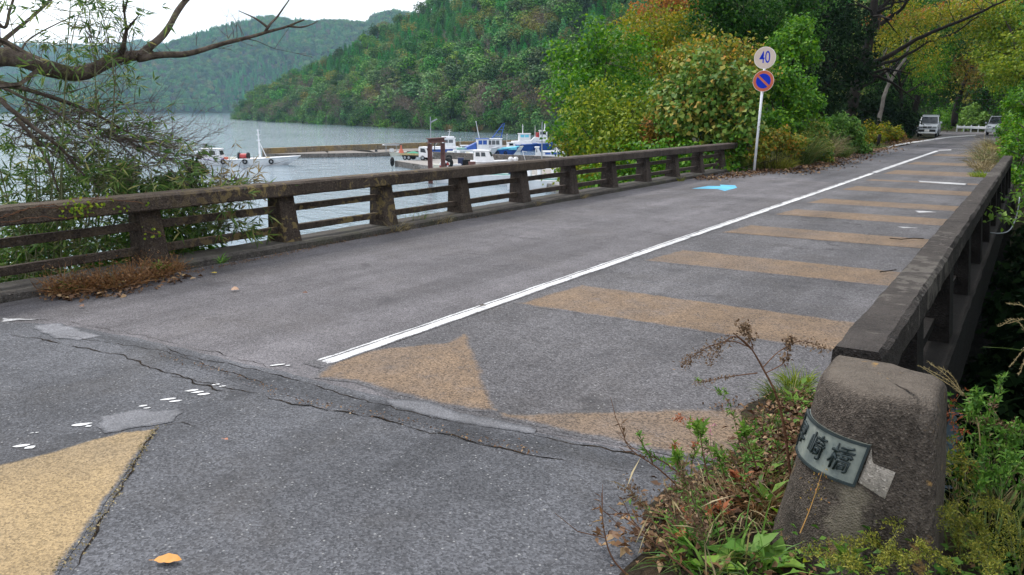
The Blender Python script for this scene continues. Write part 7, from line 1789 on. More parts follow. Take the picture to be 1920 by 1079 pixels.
# creeper on the rail
def creeper(name, label, runs, leaves, seed):
    t = thing(name, label, 'vine', runs[0][0]); off = Vector(runs[0][0]); rng = np.random.default_rng(seed)
    mb = MB()
    for r_ in runs: mb.tube([p - off + Vector(rng.normal(size=3)) * 0.006 for p in spline(r_, 5 * len(r_))], 0.0035, 4, cap=False)
    mb.build('stem', M['bark_rust'], t, fix=False); t.children[-1]['kind'] = 'stuff'
    P = np.array([tuple(Vector(p) - off) for p, n_ in leaves for _ in range(n_)]); P = P + rng.normal(size=P.shape) * np.array([0.012, 0.05, 0.028])
    N = unit(np.array([0.9, -0.25, 0.4]) + rng.normal(size=P.shape) * 0.3); A = unit(np.cross(N, rand_dir(rng, len(P))) - np.array([0, 0, 0.5]))
    V, Q = leaf_quads(rng, P, A, N, 0.034 * (0.7 + 0.6 * rng.random(len(P))), 0.027, 0.1)
    link('leaves', mesh_np('leaves', V, Q, M['lf_lime']), t)
creeper('creeper', 'rusty creeper with small yellow green leaves trailing over the left end of the rail', [[(-7.215,3.019,0.689),(-7.215,3.195,0.743),(-7.215,3.420,0.771),(-7.215,3.691,0.690),(-7.215,3.877,0.790)], [(-7.215,3.041,0.705),(-7.215,3.284,0.761),(-7.215,3.552,0.724),(-7.215,3.658,0.810),(-7.215,3.951,0.773),(-7.215,4.316,0.696)], [(-7.215,3.015,0.662),(-7.215,3.317,0.673),(-7.215,3.588,0.633),(-7.215,3.810,0.657)], [(-7.215,3.734,0.640),(-7.215,3.798,0.757),(-7.215,3.881,0.824)]],
        [(p, 7) for p in [(-7.215,3.603,0.752),(-7.215,3.677,0.769),(-7.215,3.720,0.726),(-7.215,3.764,0.687),(-7.215,3.689,0.670),(-7.215,3.569,0.674),(-7.215,3.644,0.699),(-7.215,3.747,0.748)]] + [(p, 3) for p in [(-7.215,3.882,0.789),(-7.215,3.897,0.748),(-7.215,3.865,0.691),(-7.215,4.014,0.777),(-7.215,4.105,0.656),(-7.215,4.163,0.654),(-7.215,4.334,0.700),(-7.215,3.938,0.663)]], 95)
creeper('creeper', 'thin creeper with tiny leaves round the first railing post', [[(-7.250,4.317,0.413),(-7.250,4.416,0.383),(-7.250,4.529,0.347)]], [(p, 3) for p in [(-7.250,4.333,0.405),(-7.250,4.389,0.398),(-7.250,4.455,0.368),(-7.250,4.517,0.348)]], 96)

# dry weeds and leaves heaped against the kerb
def dry_heap():
    t = thing('dry_weeds', 'heap of rust brown dead weeds against the kerb below the first railing post', 'weeds', (-7.153,3.977,-0.028))
    rng = np.random.default_rng(97); off = np.array(t.location)
    pl = np.array([(-6.975,3.292,-0.003),(-6.989,3.486,-0.004),(-6.856,3.656,-0.006),(-6.763,3.855,-0.007),(-6.885,4.199,-0.009),(-6.994,4.530,-0.012)])
    n = 900; k = rng.integers(0, 5, n); tt = rng.random((n, 1)); P = pl[k] + (pl[k + 1] - pl[k]) * tt
    P = P + np.column_stack([-np.abs(rng.normal(size=n)) * 0.16, rng.normal(size=n) * 0.06, np.abs(rng.normal(size=n)) * 0.02]) - off
    D = unit(np.column_stack([rng.normal(size=n), rng.normal(size=n), np.abs(rng.normal(size=n)) * 0.7 + 0.1])); N = rand_dir(rng, n)
    V, Q = leaf_quads(rng, P, D, N, 0.10 + 0.22 * rng.random(n), 0.007, 0.1)
    o = link('stalks', mesh_np('stalks', V, Q, M['lf_dryweed']), t); tag(o, kind='stuff')
    n = 2600; k = rng.integers(0, 5, n); tt = rng.random((n, 1)); P = pl[k] + (pl[k + 1] - pl[k]) * tt
    hgt = np.abs(rng.normal(size=n)) * 0.085
    P = P + np.column_stack([-np.abs(rng.normal(size=n)) * 0.15 + 0.03, rng.normal(size=n) * 0.07, hgt]) - off
    V, Q = leaf_quads(rng, P, rand_dir(rng, n), rand_dir(rng, n), 0.026 * (0.5 + rng.random(n)), 0.014, 0.2)
    o = link('seed_clusters', mesh_np('seed_clusters', V, Q, M['lf_dryweed']), t); tag(o, kind='stuff')
dry_heap()
litter('leaf_litter', 'brown fallen leaves at the foot of the dead weed heap by the kerb', [(-7.023,3.214,-0.022),(-6.866,3.371,-0.024),(-6.715,3.574,-0.025),(-6.641,3.831,-0.027),(-6.732,4.210,-0.029),(-6.918,4.507,-0.032)], 170, 0.06, 98, spread=0.05)
litter('leaf_litter', 'line of dark debris along the left kerb', [(-7.015,4.634,-0.032),(-7.049,5.245,-0.037),(-7.097,6.109,-0.043),(-7.168,6.866,-0.048),(-7.210,8.133,-0.057),(-7.246,9.408,-0.066),(-7.167,10.773,-0.075)], 900, 0.022, 99, spread=0.035, lift=0.006)
def rosette(name, label, p, n, L, Wd, mat, seed, rise=0.5):
    rng = np.random.default_rng(seed); a = rng.random(n) * 2 * PI
    A = np.column_stack([np.cos(a), np.sin(a), rise * (0.4 + rng.random(n))]); P = np.column_stack([np.cos(a) * 0.01, np.sin(a) * 0.01, np.abs(rng.normal(size=n)) * 0.03])
    N = unit(np.column_stack([-np.cos(a) * 0.5, -np.sin(a) * 0.5, np.ones(n)]) + rng.normal(size=(n, 3)) * 0.2)
    V, Q = leaf_quads(rng, P, A, N, L * (0.6 + 0.6 * rng.random(n)), Wd, 0.15)
    o = link(name, mesh_np(name, V, Q, M[mat])); o.location = p
    return tag(o, label, 'weed')
rosette('weed', 'small green weed at the left end of the dead weed heap', (-7.075,3.426,-0.004), 26, 0.12, 0.03, 'lf_fresh', 101)
rosette('weed', 'fresh green weed growing at the foot of the first railing post', (-7.033,4.325,0.020), 26, 0.11, 0.035, 'lf_fresh', 102, 0.9)
rosette('weed', 'small green tuft on the kerb right of the first railing post', (-6.870,4.882,0.026), 40, 0.11, 0.012, 'lf_weed', 103, 0.9)
grass('grass_clump', 'dry straw grass at the foot of the third railing post', (-7.210,7.968,-0.036), 104, 130, 0.30, 0.16, 'lf_straw', 1.1, 0.005, 1.2)
grass('grass_clump', 'thin dry grass on the kerb between the third and fourth posts', (-7.234,8.874,-0.042), 105, 90, 0.26, 0.22, 'lf_straw', 1.2, 0.005, 1.2)
grass('grass_clump', 'sparse green grass blades behind the kerb at the third post', (-7.526,8.612,-0.010), 106, 40, 0.34, 0.25, 'lf_grass', 0.6, 0.005, 0.7)
grass('grass_clump', 'short dry grass at the foot of the fifth railing post', (-7.280,11.627,-0.061), 107, 60, 0.2, 0.12, 'lf_straw', 1.0, 0.006, 1.1)
grass('grass_clump', 'short dry grass beside the kerb below the sixth post', (-7.251,13.303,-0.093), 108, 60, 0.2, 0.12, 'lf_straw', 1.0, 0.007, 1.1)
grass('grass_clump', 'small tuft by the kerb below the ninth post', (-7.160,18.231,-0.128), 109, 60, 0.2, 0.12, 'lf_goldenrod', 1.0, 0.009, 1.1)
litter('crack_debris', 'orange brown crumbs and leaf bits caught in the cracks of the seam', [(-4.690,2.803,-0.008),(-4.185,2.851,-0.008),(-3.781,2.821,-0.008),(-3.285,2.759,-0.007),(-3.008,2.819,-0.008),(-2.590,2.874,-0.008),(-2.122,2.901,-0.008),(-1.825,2.929,-0.009)], 260, 0.016, 110, spread=0.025, lift=0.003)
litter('crack_debris', 'pale grit along the edge of the bright yellow mark', [(-2.697,1.148,0.004),(-2.852,1.346,0.003),(-3.030,1.531,0.001),(-3.249,1.743,-0.000),(-3.500,1.990,-0.002),(-3.600,2.102,-0.003)], 340, 0.013, 111, 'lf_straw', spread=0.014, lift=0.003)
# single fallen leaves on the road
def fallen_leaf(label, p, L, Wd, rz, curl, mat_c):
    q = NM('leaf_single', 0.6, 0.3); q.base(q.ramp(q.noise(30, 4), [(0.3, tuple(c * 0.8 for c in mat_c)), (0.7, mat_c)]))
    V, F = [], []; n = 9
    for i in range(n + 1):
        t = i / n; w = Wd * math.sin(PI * min(1, t * 0.97 + 0.03)) ** 0.75 * 0.5; x = L * (t - 0.5)
        z = 0.012 + curl * 0.25 * math.sin(PI * t) * L
        for s_, zz in ((-1, 0.0), (0, 0.25), (1, 1.0)): V.append((x, s_ * w, z * 0.3 + (curl * w * zz) + 0.002 + 0.002 * math.sin(i * 2)))
    for i in range(n):
        for j in range(2): F.append((3 * i + j, 3 * i + j + 1, 3 * i + j + 4, 3 * i + j + 3))
    b = len(V)
    for t in (0.0, 1.0): V += [(-L / 2 - 0.02 * t, -0.0015, 0.006), (-L / 2 - 0.02 * t, 0.0015, 0.006)]
    F.append((b, b + 1, b + 3, b + 2))
    me = bpy.data.meshes.new('fallen_leaf'); me.from_pydata(V, [], F); me.materials.append(q.m)
    for p_ in me.polygons: p_.use_smooth = True
    o = link('fallen_leaf', me); o.location = (p[0], p[1], p[2] + 0.012); o.rotation_euler = (0.0, 0, rz)
    tag(o, label, 'leaf'); return o
fallen_leaf('curled orange yellow leaf lying on the dark asphalt at the bottom left', (-2.429,1.400,-0.010), 0.098, 0.046, 0.62, 0.38, (0.58, 0.27, 0.06))
fallen_leaf('pale curled dry leaf on the lane left of the white line', (-5.938,4.342,-0.030), 0.07, 0.05, 0.9, 0.8, (0.42, 0.26, 0.17))
fallen_leaf('small dark brown leaf on the lane below the second post', (-5.314,4.616,-0.032), 0.05, 0.03, 0.4, 0.7, (0.12, 0.05, 0.03))
fallen_leaf('small brown leaf near the left kerb', (-6.468,3.226,-0.023), 0.05, 0.035, 0.2, 0.7, (0.14, 0.06, 0.03))
fallen_leaf('tiny pale leaf left of the seam on the dark asphalt', (-3.161,2.190,-0.015), 0.02, 0.014, 0.2, 0.6, (0.5, 0.22, 0.14))
fallen_leaf('brown leaf lying in the gap of the white line', (-3.718,5.140,-0.036), 0.06, 0.03, 0.3, 0.5, (0.06, 0.045, 0.035))
fallen_leaf('yellow leaf beside the kerb right of the dead weed heap', (-6.759,4.713,-0.033), 0.06, 0.03, 0.5, 0.4, (0.42, 0.32, 0.05))
# broken twigs on the striped lane
def twig(label, pts):
    mb = MB(); mb.tube(pts, 0.006, 5); o = mb.build('twig', M['bark'], smooth=True); tag(o, label, 'twig')
twig('dark broken twig lying on the striped lane near the parapet', [(-1.430,11.080,-0.048),(-1.289,11.071,-0.047),(-1.175,11.259,-0.049),(-1.053,11.290,-0.049)])
twig('straw coloured twig lying on the striped lane before the parapet', [(-1.162,8.579,-0.030),(-1.089,8.697,-0.031),(-1.042,8.797,-0.032)])

# ------------------------------------------------------------------ verge and weeds round the pillar
def verge_h(x, y):
    base = S * y
    rnd = np.vectorize(lambda a, b: fbm(a, b, 3.0))(x, y)
    # mound against the pillar; edges sink below the road sheet
    e = np.minimum(np.minimum((x + 1.10 - 0.10 * np.maximum(0, 2.6 - y) + 0.06 * np.sin(y * 5)) / 0.16, (4.45 - y) / 0.5), 1)
    e = np.minimum(e, np.where(y > 3.15, (-0.62 - x + 0.30 + 0.0 * y) / 0.12, 1))
    e = np.clip(e + rnd * 0.5, -1, 1)
    drop = np.where(x > -0.05, -0.55 * np.maximum(0, x + 0.05) - 0.45 * np.maximum(0, x + 0.05) * np.maximum(0, y - 2.2), 0)
    return base + np.where(e > 0, 0.055 * e ** 0.7, 0.08 * e) + rnd * 0.02 + drop
vg = link('verge', grid_mesh('verge', np.arange(-1.42, 1.2, 0.03), np.arange(0.9, 4.9, 0.03), verge_h, M['soil'], keep=lambda x, y: ~((x > -0.10) & (y > 3.6)) & ~((x > -0.66) & (y > 3.2) & (x < -0.1)))); tag(vg, kind='structure')
def vz(x, y): return float(verge_h(np.array([x]), np.array([y]))[0])
litter('leaf_litter', 'dry brown leaves carpeting the verge around the pillar', [(-1.02, 2.35, 0.03), (-0.92, 2.7, 0.04), (-0.86, 3.0, 0.04), (-0.82, 3.3, 0.04), (-0.82, 3.6, 0.035), (-0.86, 4.1, 0.03)], 2000, 0.038, 501, spread=0.09, lift=0.014)
litter('leaf_litter', 'brown bits scattered at the road edge left of the pillar', [(-1.304,4.002,-0.024),(-1.168,4.143,-0.025),(-1.023,4.051,-0.024),(-0.958,3.917,-0.023)], 220, 0.022, 502, spread=0.05, lift=0.004)
litter('leaf_litter', 'dead leaves on the ground below and right of the pillar', [(-0.6, 2.4, 0.03), (-0.2, 2.35, 0.03), (0.1, 2.6, -0.05), (0.2, 3.0, -0.1)], 600, 0.04, 503, spread=0.12, lift=0.02)

def weed(label, pts, r, leaves, mat, seed, L=0.05, Wd=0.014, tip=0, tipmat=None, tipL=0.03, stem='bamboo_stem', name='weed', cat='weed', side=0, group=None, angle=0.7, start=0.15, side_len=0.12, tipspread=0.02):
    """stem through pts; leaves along it; a tuft or seed head at the tip"""
    t = thing(name, label, cat, pts[0], 0, group); off = Vector(pts[0]); rng = np.random.default_rng(seed)
    P = [p - off for p in spline(pts, 6 * len(pts))]; n = len(P); mb = MB()
    mb.tube(P, [r * (1 - 0.7 * k / (n - 1)) for k in range(n)], 5, cap=False)
    tips = [(P[-1], (P[-1] - P[-2]).normalized())]
    for _ in range(side):
        k = rng.integers(n // 3, n - 1); d = ((P[k + 1] - P[k]).normalized() + Vector(rng.normal(size=3)) * 0.7).normalized(); Ln = side_len * (0.5 + rng.random())
        q_ = [P[k], P[k] + d * Ln * 0.5, P[k] + (d + Vector((0, 0, 0.25))).normalized() * Ln]
        mb.tube(q_, [r * 0.5, r * 0.4, r * 0.2], 4, cap=False); tips.append((q_[-1], d))
    o = mb.build('stem', M[stem], t, fix=False)
    if leaves:
        k = rng.integers(int(n * start), n, leaves); C = np.array([tuple(P[i]) for i in k]); ax_ = np.array([tuple((P[min(i + 1, n - 1)] - P[max(i - 1, 0)]).normalized()) for i in k])
        A = unit(ax_ * (1 - angle) + rand_dir(rng, leaves) * angle + np.array([0, 0, 0.1])); N = unit(rand_dir(rng, leaves) * 0.6 + np.array([0, 0, 1.0]))
        V, Q = leaf_quads(rng, C, A, N, L * (0.5 + 0.8 * rng.random(leaves)), Wd, 0.15)
        link('leaves', mesh_np('leaves', V, Q, M[mat]), t)
    if tip:
        m = tip * len(tips); C = np.repeat(np.array([tuple(a[0]) for a in tips]), tip, 0); ax_ = np.repeat(np.array([tuple(a[1]) for a in tips]), tip, 0)
        C = C - ax_ * (rng.random((m, 1)) * tipspread * 2.4) + rng.normal(size=(m, 3)) * tipspread * 0.35
        A = unit(ax_ * 0.5 + rand_dir(rng, m) * 0.8); V, Q = leaf_quads(rng, C, A, rand_dir(rng, m), tipL * (0.5 + 0.8 * rng.random(m)), tipL * 0.35, 0.15)
        tag(link('tip_tuft', mesh_np('tip_tuft', V, Q, M[tipmat or mat]), t), kind='stuff')
    return t
for i in range(12):
    rg = random.Random(700 + i); x = -1.02 + 0.34 * rg.random(); y = 3.40 - 0.085 * i; z = vz(x, y); a = rg.uniform(-0.14, 0.05); b = rg.uniform(-0.12, 0.04); h = rg.uniform(0.14, 0.34)
    weed(ORD[i // 2] + ' from the back of the ' + ['wispy red stemmed', 'thin leafy'][i % 2] + ' weeds left of the pillar', [(x, y, z), (x + a * 0.3, y + b * 0.3, z + h * 0.4), (x + a * 0.7, y + b * 0.7, z + h * 0.8), (x + a * 1.3, y + b * 1.3, z + h)], 0.0022, 34, ['lf_weed', 'lf_fresh', 'lf_grass'][i % 3], 720 + i, L=0.028, Wd=0.008, tip=22, tipmat=['lf_fresh', 'lf_seed', 'lf_weed', 'lf_red'][i % 4], tipL=0.018, stem='bark_rust', side=3, tipspread=0.014)
# the tall dead weed standing before the pillar
w = weed('tall dead weed with drooping brown seed sprays standing left of the pillar', [(-0.640,2.945,0.196),(-0.678,2.937,0.392),(-0.715,2.923,0.521),(-0.766,2.895,0.629),(-0.810,2.853,0.718),(-0.859,2.800,0.776)], 0.0065, 0, 'lf_seed', 511, stem='bark_rust', name='dead_weed')
def spray(parent, pts, n, mat, seed, L=0.018, sp=0.012, r=0.0022):
    off = Vector(parent.location); rng = np.random.default_rng(seed); P = [p - off for p in spline(pts, 6 * len(pts))]
    mb = MB(); mb.tube(P, [r * (1 - 0.6 * k / len(P)) for k in range(len(P))], 4, cap=False); st = mb.build('side_stem', M['bark_rust'], parent, fix=False)
    k = rng.integers(len(P) // 3, len(P), n); C = np.array([tuple(P[i]) for i in k]) + rng.normal(size=(n, 3)) * sp * np.array([1, 1, 0.8]) * 1.0
    V, Q = leaf_quads(rng, C, rand_dir(rng, n), rand_dir(rng, n), L * (0.4 + 0.8 * rng.random(n)), L * 0.5, 0.2)
    o = link('seed_spray', mesh_np('seed_spray', V, Q, M[mat]), st); tag(o, kind='stuff')
spray(w, [(-0.816,2.849,0.718),(-0.872,2.817,0.738),(-0.937,2.768,0.718),(-0.984,2.727,0.682),(-1.013,2.698,0.648)], 230, 'lf_seed', 1, L=0.013)
spray(w, [(-0.804,2.854,0.708),(-0.857,2.831,0.754),(-0.889,2.806,0.738),(-0.917,2.775,0.694),(-0.930,2.757,0.658)], 170, 'lf_seed', 2, L=0.013)
spray(w, [(-0.772,2.851,0.619),(-0.839,2.804,0.609),(-0.905,2.756,0.595),(-0.971,2.708,0.579)], 100, 'lf_seed', 3, L=0.012, sp=0.006)
spray(w, [(-0.766,2.895,0.629),(-0.722,2.940,0.689),(-0.659,2.994,0.729),(-0.605,3.025,0.713),(-0.569,3.045,0.699)], 150, 'lf_seed', 4, L=0.013)
spray(w, [(-0.753,2.898,0.609),(-0.700,2.944,0.649),(-0.694,2.965,0.709),(-0.694,2.973,0.739)], 140, 'lf_seed', 5, sp=0.008)
spray(w, [(-0.797,2.859,0.708),(-0.808,2.860,0.738),(-0.826,2.858,0.773),(-0.846,2.852,0.801)], 150, 'lf_seed', 6)
# green tipped weeds along the road edge
gw = [('green topped weed at the road edge, tallest of those left of the pillar', [(-0.799,2.445,0.330), (-0.830,2.451,0.430), (-0.862,2.481,0.522)], 46, 60), ('green topped weed nearest the name plate', [(-0.702,2.688,0.307), (-0.736,2.686,0.384), (-0.766,2.688,0.460)], 40, 50),
      ('green topped weed leaning over the dark asphalt', [(-0.772,2.271,0.306), (-0.811,2.238,0.415), (-0.837,2.222,0.508)], 60, 60), ('small green weed between the taller topped weeds', [(-0.768,2.523,0.316), (-0.787,2.525,0.371), (-0.803,2.526,0.412)], 40, 30)]
for i, (lab, pts, n, tp) in enumerate(gw):
    weed(lab, pts, 0.0035, n, 'lf_weed', 520 + i, L=0.035, Wd=0.007, tip=tp, tipmat='lf_fresh', tipL=0.032, stem='bark_rust', tipspread=0.018)
fx = [('foxtail', 'brown seed head grass at the far left of the verge weeds', [(-0.804,2.014,0.345), (-0.848,2.006,0.423), (-0.910,1.982,0.483)]), ('foxtail', 'brown seed head grass rising before the green topped weed', [(-0.721,2.182,0.308), (-0.765,2.180,0.406), (-0.809,2.176,0.497)]), ('foxtail', 'short brown seed head near the bottom of the verge', [(-0.682,2.131,0.253), (-0.720,2.128,0.334), (-0.754,2.119,0.382)]), ('foxtail', 'brown seed head beside the leaning green topped weed', [(-0.793,2.137,0.316), (-0.812,2.142,0.382), (-0.832,2.141,0.423)])]
for i, (nm, lab, pts) in enumerate(fx): weed(lab, pts, 0.0025, 6, 'lf_straw', 530 + i, L=0.12, Wd=0.006, tip=170, tipmat='lf_seed', tipL=0.017, name='foxtail_grass', cat='grass', tipspread=0.042)
bs = [('bare red brown stalk leaning out over the road at the bottom', [(-0.686,2.004,0.249), (-0.775,1.966,0.325), (-0.850,1.936,0.394), (-0.920,1.904,0.449)]), ('thin bare twig weed at the left edge of the verge', [(-0.761,1.786,0.307), (-0.832,1.759,0.379), (-0.865,1.760,0.466), (-0.882,1.775,0.560)]), ('dark bare stalk beside the seed heads', [(-0.755,2.042,0.329), (-0.836,2.003,0.384), (-0.897,1.969,0.405)]), ('thin reddish weed arching over the striped lane', [(-0.839,2.350,0.309), (-0.924,2.286,0.412), (-1.008,2.227,0.491), (-1.040,2.227,0.569)]), ('leafy reddish weed left of the green topped weeds', [(-0.829,2.367,0.345), (-0.914,2.330,0.416), (-0.972,2.302,0.451), (-1.012,2.297,0.532)])]
for i, (lab, pts) in enumerate(bs): weed(lab, pts, 0.0032, (4, 10, 6, 26, 60)[i], ('lf_dryweed', 'lf_dryweed', 'lf_dryweed', 'lf_seed', 'lf_weed')[i], 540 + i, L=0.03, Wd=0.008, stem='bark_rust', side=2, name='bare_stalk')
for i, (lab, q_, n, L, Wd, mt, rise) in enumerate([
    ('broad leaved green plant at the foot of the pillar, left one', (-0.668,2.514,0.012), 13, 0.13, 0.075, 'lf_weed', 0.55), ('broad leaved green plant at the foot of the pillar, right one', (-0.522,2.664,0.031), 12, 0.12, 0.07, 'lf_weed', 0.6),
    ('broad leaved plant cut by the bottom edge below the verge', (-0.767,2.410,0.003), 11, 0.12, 0.06, 'lf_fresh', 0.5), ('pale leaved plant under the leaning stalk', (-0.447,2.654,0.041), 9, 0.11, 0.07, 'lf_lime', 0.7),
    ('wide leaved fresh plant in the middle of the bottom edge', (-0.574,2.514,0.012), 14, 0.12, 0.07, 'lf_fresh', 0.6), ('narrow leaved green plant beside the seed heads', (-0.853,2.480,0.013), 22, 0.14, 0.022, 'lf_weed', 1.0), ('fresh pale green plant under the dead weed', (-0.710,2.929,0.019), 20, 0.09, 0.03, 'lf_fresh', 0.9), ('dark green leafy plant at the lower left foot of the pillar', (-0.592,2.792,0.030), 20, 0.09, 0.04, 'lf_green', 0.8),
    ('leafy weed by the road before the name plate', (-0.950,3.389,0.006), 16, 0.08, 0.025, 'lf_weed', 0.9), ('small broad leaved weed beside the pillar under the plate', (-0.783,3.187,0.018), 14, 0.07, 0.03, 'lf_fresh', 0.8),
    ('leafy weed in the grass tuft behind the pillar', (-0.904,4.128,0.001), 26, 0.09, 0.03, 'lf_fresh', 0.8), ('low green weed at the outer foot of the pillar', (-0.326,2.411,0.184), 22, 0.07, 0.022, 'lf_fresh', 1.0)]):
    rosette('weed', lab, q_, n, L, Wd, mt, 560 + i, rise)
grass('grass_clump', 'bright green grass tuft growing between parapet end and road', (-0.970,4.278,-0.010), 571, 330, 0.17, 0.12, 'lf_grass', 0.8, 0.006, 0.9)
rosette('weed', 'low broad green weed at the foot of the parapet end', (-0.930,4.355,-0.010), 30, 0.08, 0.03, 'lf_fresh', 590, 0.8)
grass('grass_clump', 'small yellow green tuft farthest back on the verge beside the parapet', (-1.000,4.541,-0.012), 591, 170, 0.16, 0.07, 'lf_lime', 0.7, 0.006, 0.9)
litter('leaf_litter', 'dark bits of leaf and soil at the back end of the verge', [(-0.98, 3.7, 0.02), (-0.92, 4.1, 0.03), (-0.85, 4.4, 0.02)], 420, 0.028, 592, spread=0.07, lift=0.012)
grass('grass_clump', 'mixed green and straw grass along the verge left of the pillar', (-0.80, 3.15, 0.03), 572, 120, 0.20, 0.16, 'lf_grass', 0.9, 0.006, 0.9)
grass('grass_clump', 'dry straw coloured grass in the middle of the verge', (-0.80, 2.82, 0.03), 573, 180, 0.22, 0.18, 'lf_straw', 1.1, 0.005, 1.0)
grass('grass_clump', 'green grass blades at the bottom of the verge', (-0.80, 2.42, 0.02), 574, 70, 0.22, 0.15, 'lf_grass', 0.9, 0.008, 0.9)
grass('grass_clump', 'reddish brown grass against the pillar foot', (-0.73, 2.92, 0.03), 575, 220, 0.18, 0.10, 'lf_dryweed', 0.9, 0.005, 0.9)
grass('grass_clump', 'low green grass between the bright tuft and the broad plant by the plate', (-0.93, 3.75, 0.02), 576, 80, 0.13, 0.14, 'lf_grass', 1.0, 0.006, 1.0)
grass('grass_clump', 'fresh green blades before the broad leaved plants at the bottom', (-0.72, 2.45, 0.03), 577, 50, 0.26, 0.18, 'lf_weed', 0.9, 0.010, 1.0)
litter('ground_cover', 'small green leaves creeping over the verge', [(-0.95, 2.4, 0.05), (-0.85, 2.8, 0.06), (-0.80, 3.2, 0.06), (-0.85, 3.7, 0.05), (-0.92, 4.2, 0.03)], 160, 0.026, 578, 'lf_weed', 0.10, 0.03)
litter('ground_cover', 'green leaves covering the slope right of the pillar', [(-0.45, 2.40, 0.06), (-0.1, 2.40, 0.05), (0.1, 2.6, 0.0), (0.12, 3.0, -0.1)], 900, 0.032, 579, 'lf_weed', 0.12, 0.05)
rosette('red_leaf_plant', 'small red leaved plant in the dry grass left of the pillar', (-0.86, 3.02, 0.06), 18, 0.05, 0.022, 'lf_red', 581, 1.0)
rosette('red_leaf_plant', 'red leaved sprig lower in the verge grass', (-0.84, 2.72, 0.05), 14, 0.05, 0.02, 'lf_red', 582, 1.2)
weed('thin weed with tiny pink flowers among the green topped weeds', [(-0.782,2.511,0.306), (-0.806,2.513,0.371), (-0.842,2.499,0.408)], 0.0016, 6, 'lf_weed', 583, L=0.02, Wd=0.005, tip=9, tipmat='lf_pink', tipL=0.010, side=4, tipspread=0.012)
weed('straw yellow stalk leaning against the pillar face', [(-0.460,2.319,0.307), (-0.448,2.382,0.373), (-0.440,2.473,0.458)], 0.0022, 0, 'lf_straw', 584, stem='dry_stalk', name='dry_stalk', tip=60, tipmat='lf_gold', tipL=0.010, tipspread=0.05)

# plants right of the pillar, at the top of the slope to the stream
def goldenrod(label, pts, n, seed, mat='lf_goldenrod', L=0.016, r=0.0026, group=None, sub=5):
    t = thing('goldenrod', label, 'weed', pts[0], 0, group); off = Vector(pts[0]); rng = np.random.default_rng(seed)
    P = [p - off for p in spline(pts, 7 * len(pts))]; m = len(P); mb = MB(); mb.tube(P, [r * (1 - 0.7 * k / m) for k in range(m)], 4, cap=False)
    C = []; 
    for _ in range(sub):
        k = rng.integers(m // 4, m - 1); d = ((P[k + 1] - P[k]).normalized() + Vector(rng.normal(size=3)) * 0.65).normalized(); Ln = 0.07 + 0.12 * rng.random()
        q_ = [P[k] + d * Ln * j / 6 + Vector((0, 0, -0.25 * Ln * (j / 6) ** 2)) for j in range(7)]; mb.tube(q_, [r * 0.5 * (1 - 0.12 * j) for j in range(7)], 3, cap=False); C += q_[1:] * 2
    C += P[m // 4:]
    mb.build('stem', M['bamboo_stem'], t, fix=False)
    C = np.array([tuple(c) for c in C]); k = rng.integers(0, len(C), n); Q0 = C[k] + rng.normal(size=(n, 3)) * 0.008
    V, Q = leaf_quads(rng, Q0, unit(rand_dir(rng, n) + np.array([0, 0, 0.3])), rand_dir(rng, n), L * (0.5 + 0.9 * rng.random(n)), L * 0.36, 0.2)
    tag(link('florets', mesh_np('florets', V, Q, M[mat]), t), kind='stuff')
    return t
GR = [[(-0.173,2.656,0.036), (-0.240,2.583,0.152), (-0.274,2.529,0.264), (-0.317,2.405,0.275)], [(-0.084,2.716,0.036), (-0.127,2.716,0.141), (-0.173,2.658,0.263), (-0.208,2.585,0.306)], [(-0.024,2.756,0.036), (-0.040,2.779,0.159), (-0.065,2.784,0.237), (-0.133,2.628,0.281)], [(0.065,2.815,0.036), (0.037,2.825,0.141), (0.011,2.832,0.228), (-0.052,2.797,0.255)], [(0.149,2.764,0.096), (0.107,2.764,0.197), (0.056,2.749,0.264), (0.015,2.717,0.248)],
      [(-0.246,2.444,0.110), (-0.279,2.408,0.193), (-0.322,2.367,0.237), (-0.347,2.292,0.250)], [(-0.133,2.519,0.110), (-0.168,2.482,0.193), (-0.199,2.451,0.245), (-0.248,2.362,0.266)], [(-0.021,2.593,0.110), (-0.058,2.557,0.201), (-0.089,2.524,0.245), (-0.142,2.437,0.281)], [(0.092,2.668,0.110), (0.068,2.640,0.201), (0.036,2.605,0.237), (-0.019,2.516,0.273)], [(0.172,2.881,0.019), (0.132,2.893,0.159), (0.096,2.898,0.263), (0.045,2.879,0.316)]]
GN = [ORD[i] + ' from the left of the taller goldenrod sprays below the pillar' for i in range(5)] + [ORD[i] + ' from the left of the low goldenrod sprays along the bottom edge' for i in range(4)] + ['yellow green goldenrod spray nearest the lower right corner']
for i, p in enumerate(GR): goldenrod(GN[i], p, 760, 600 + i, L=0.0115, group='goldenrod along the bottom edge')
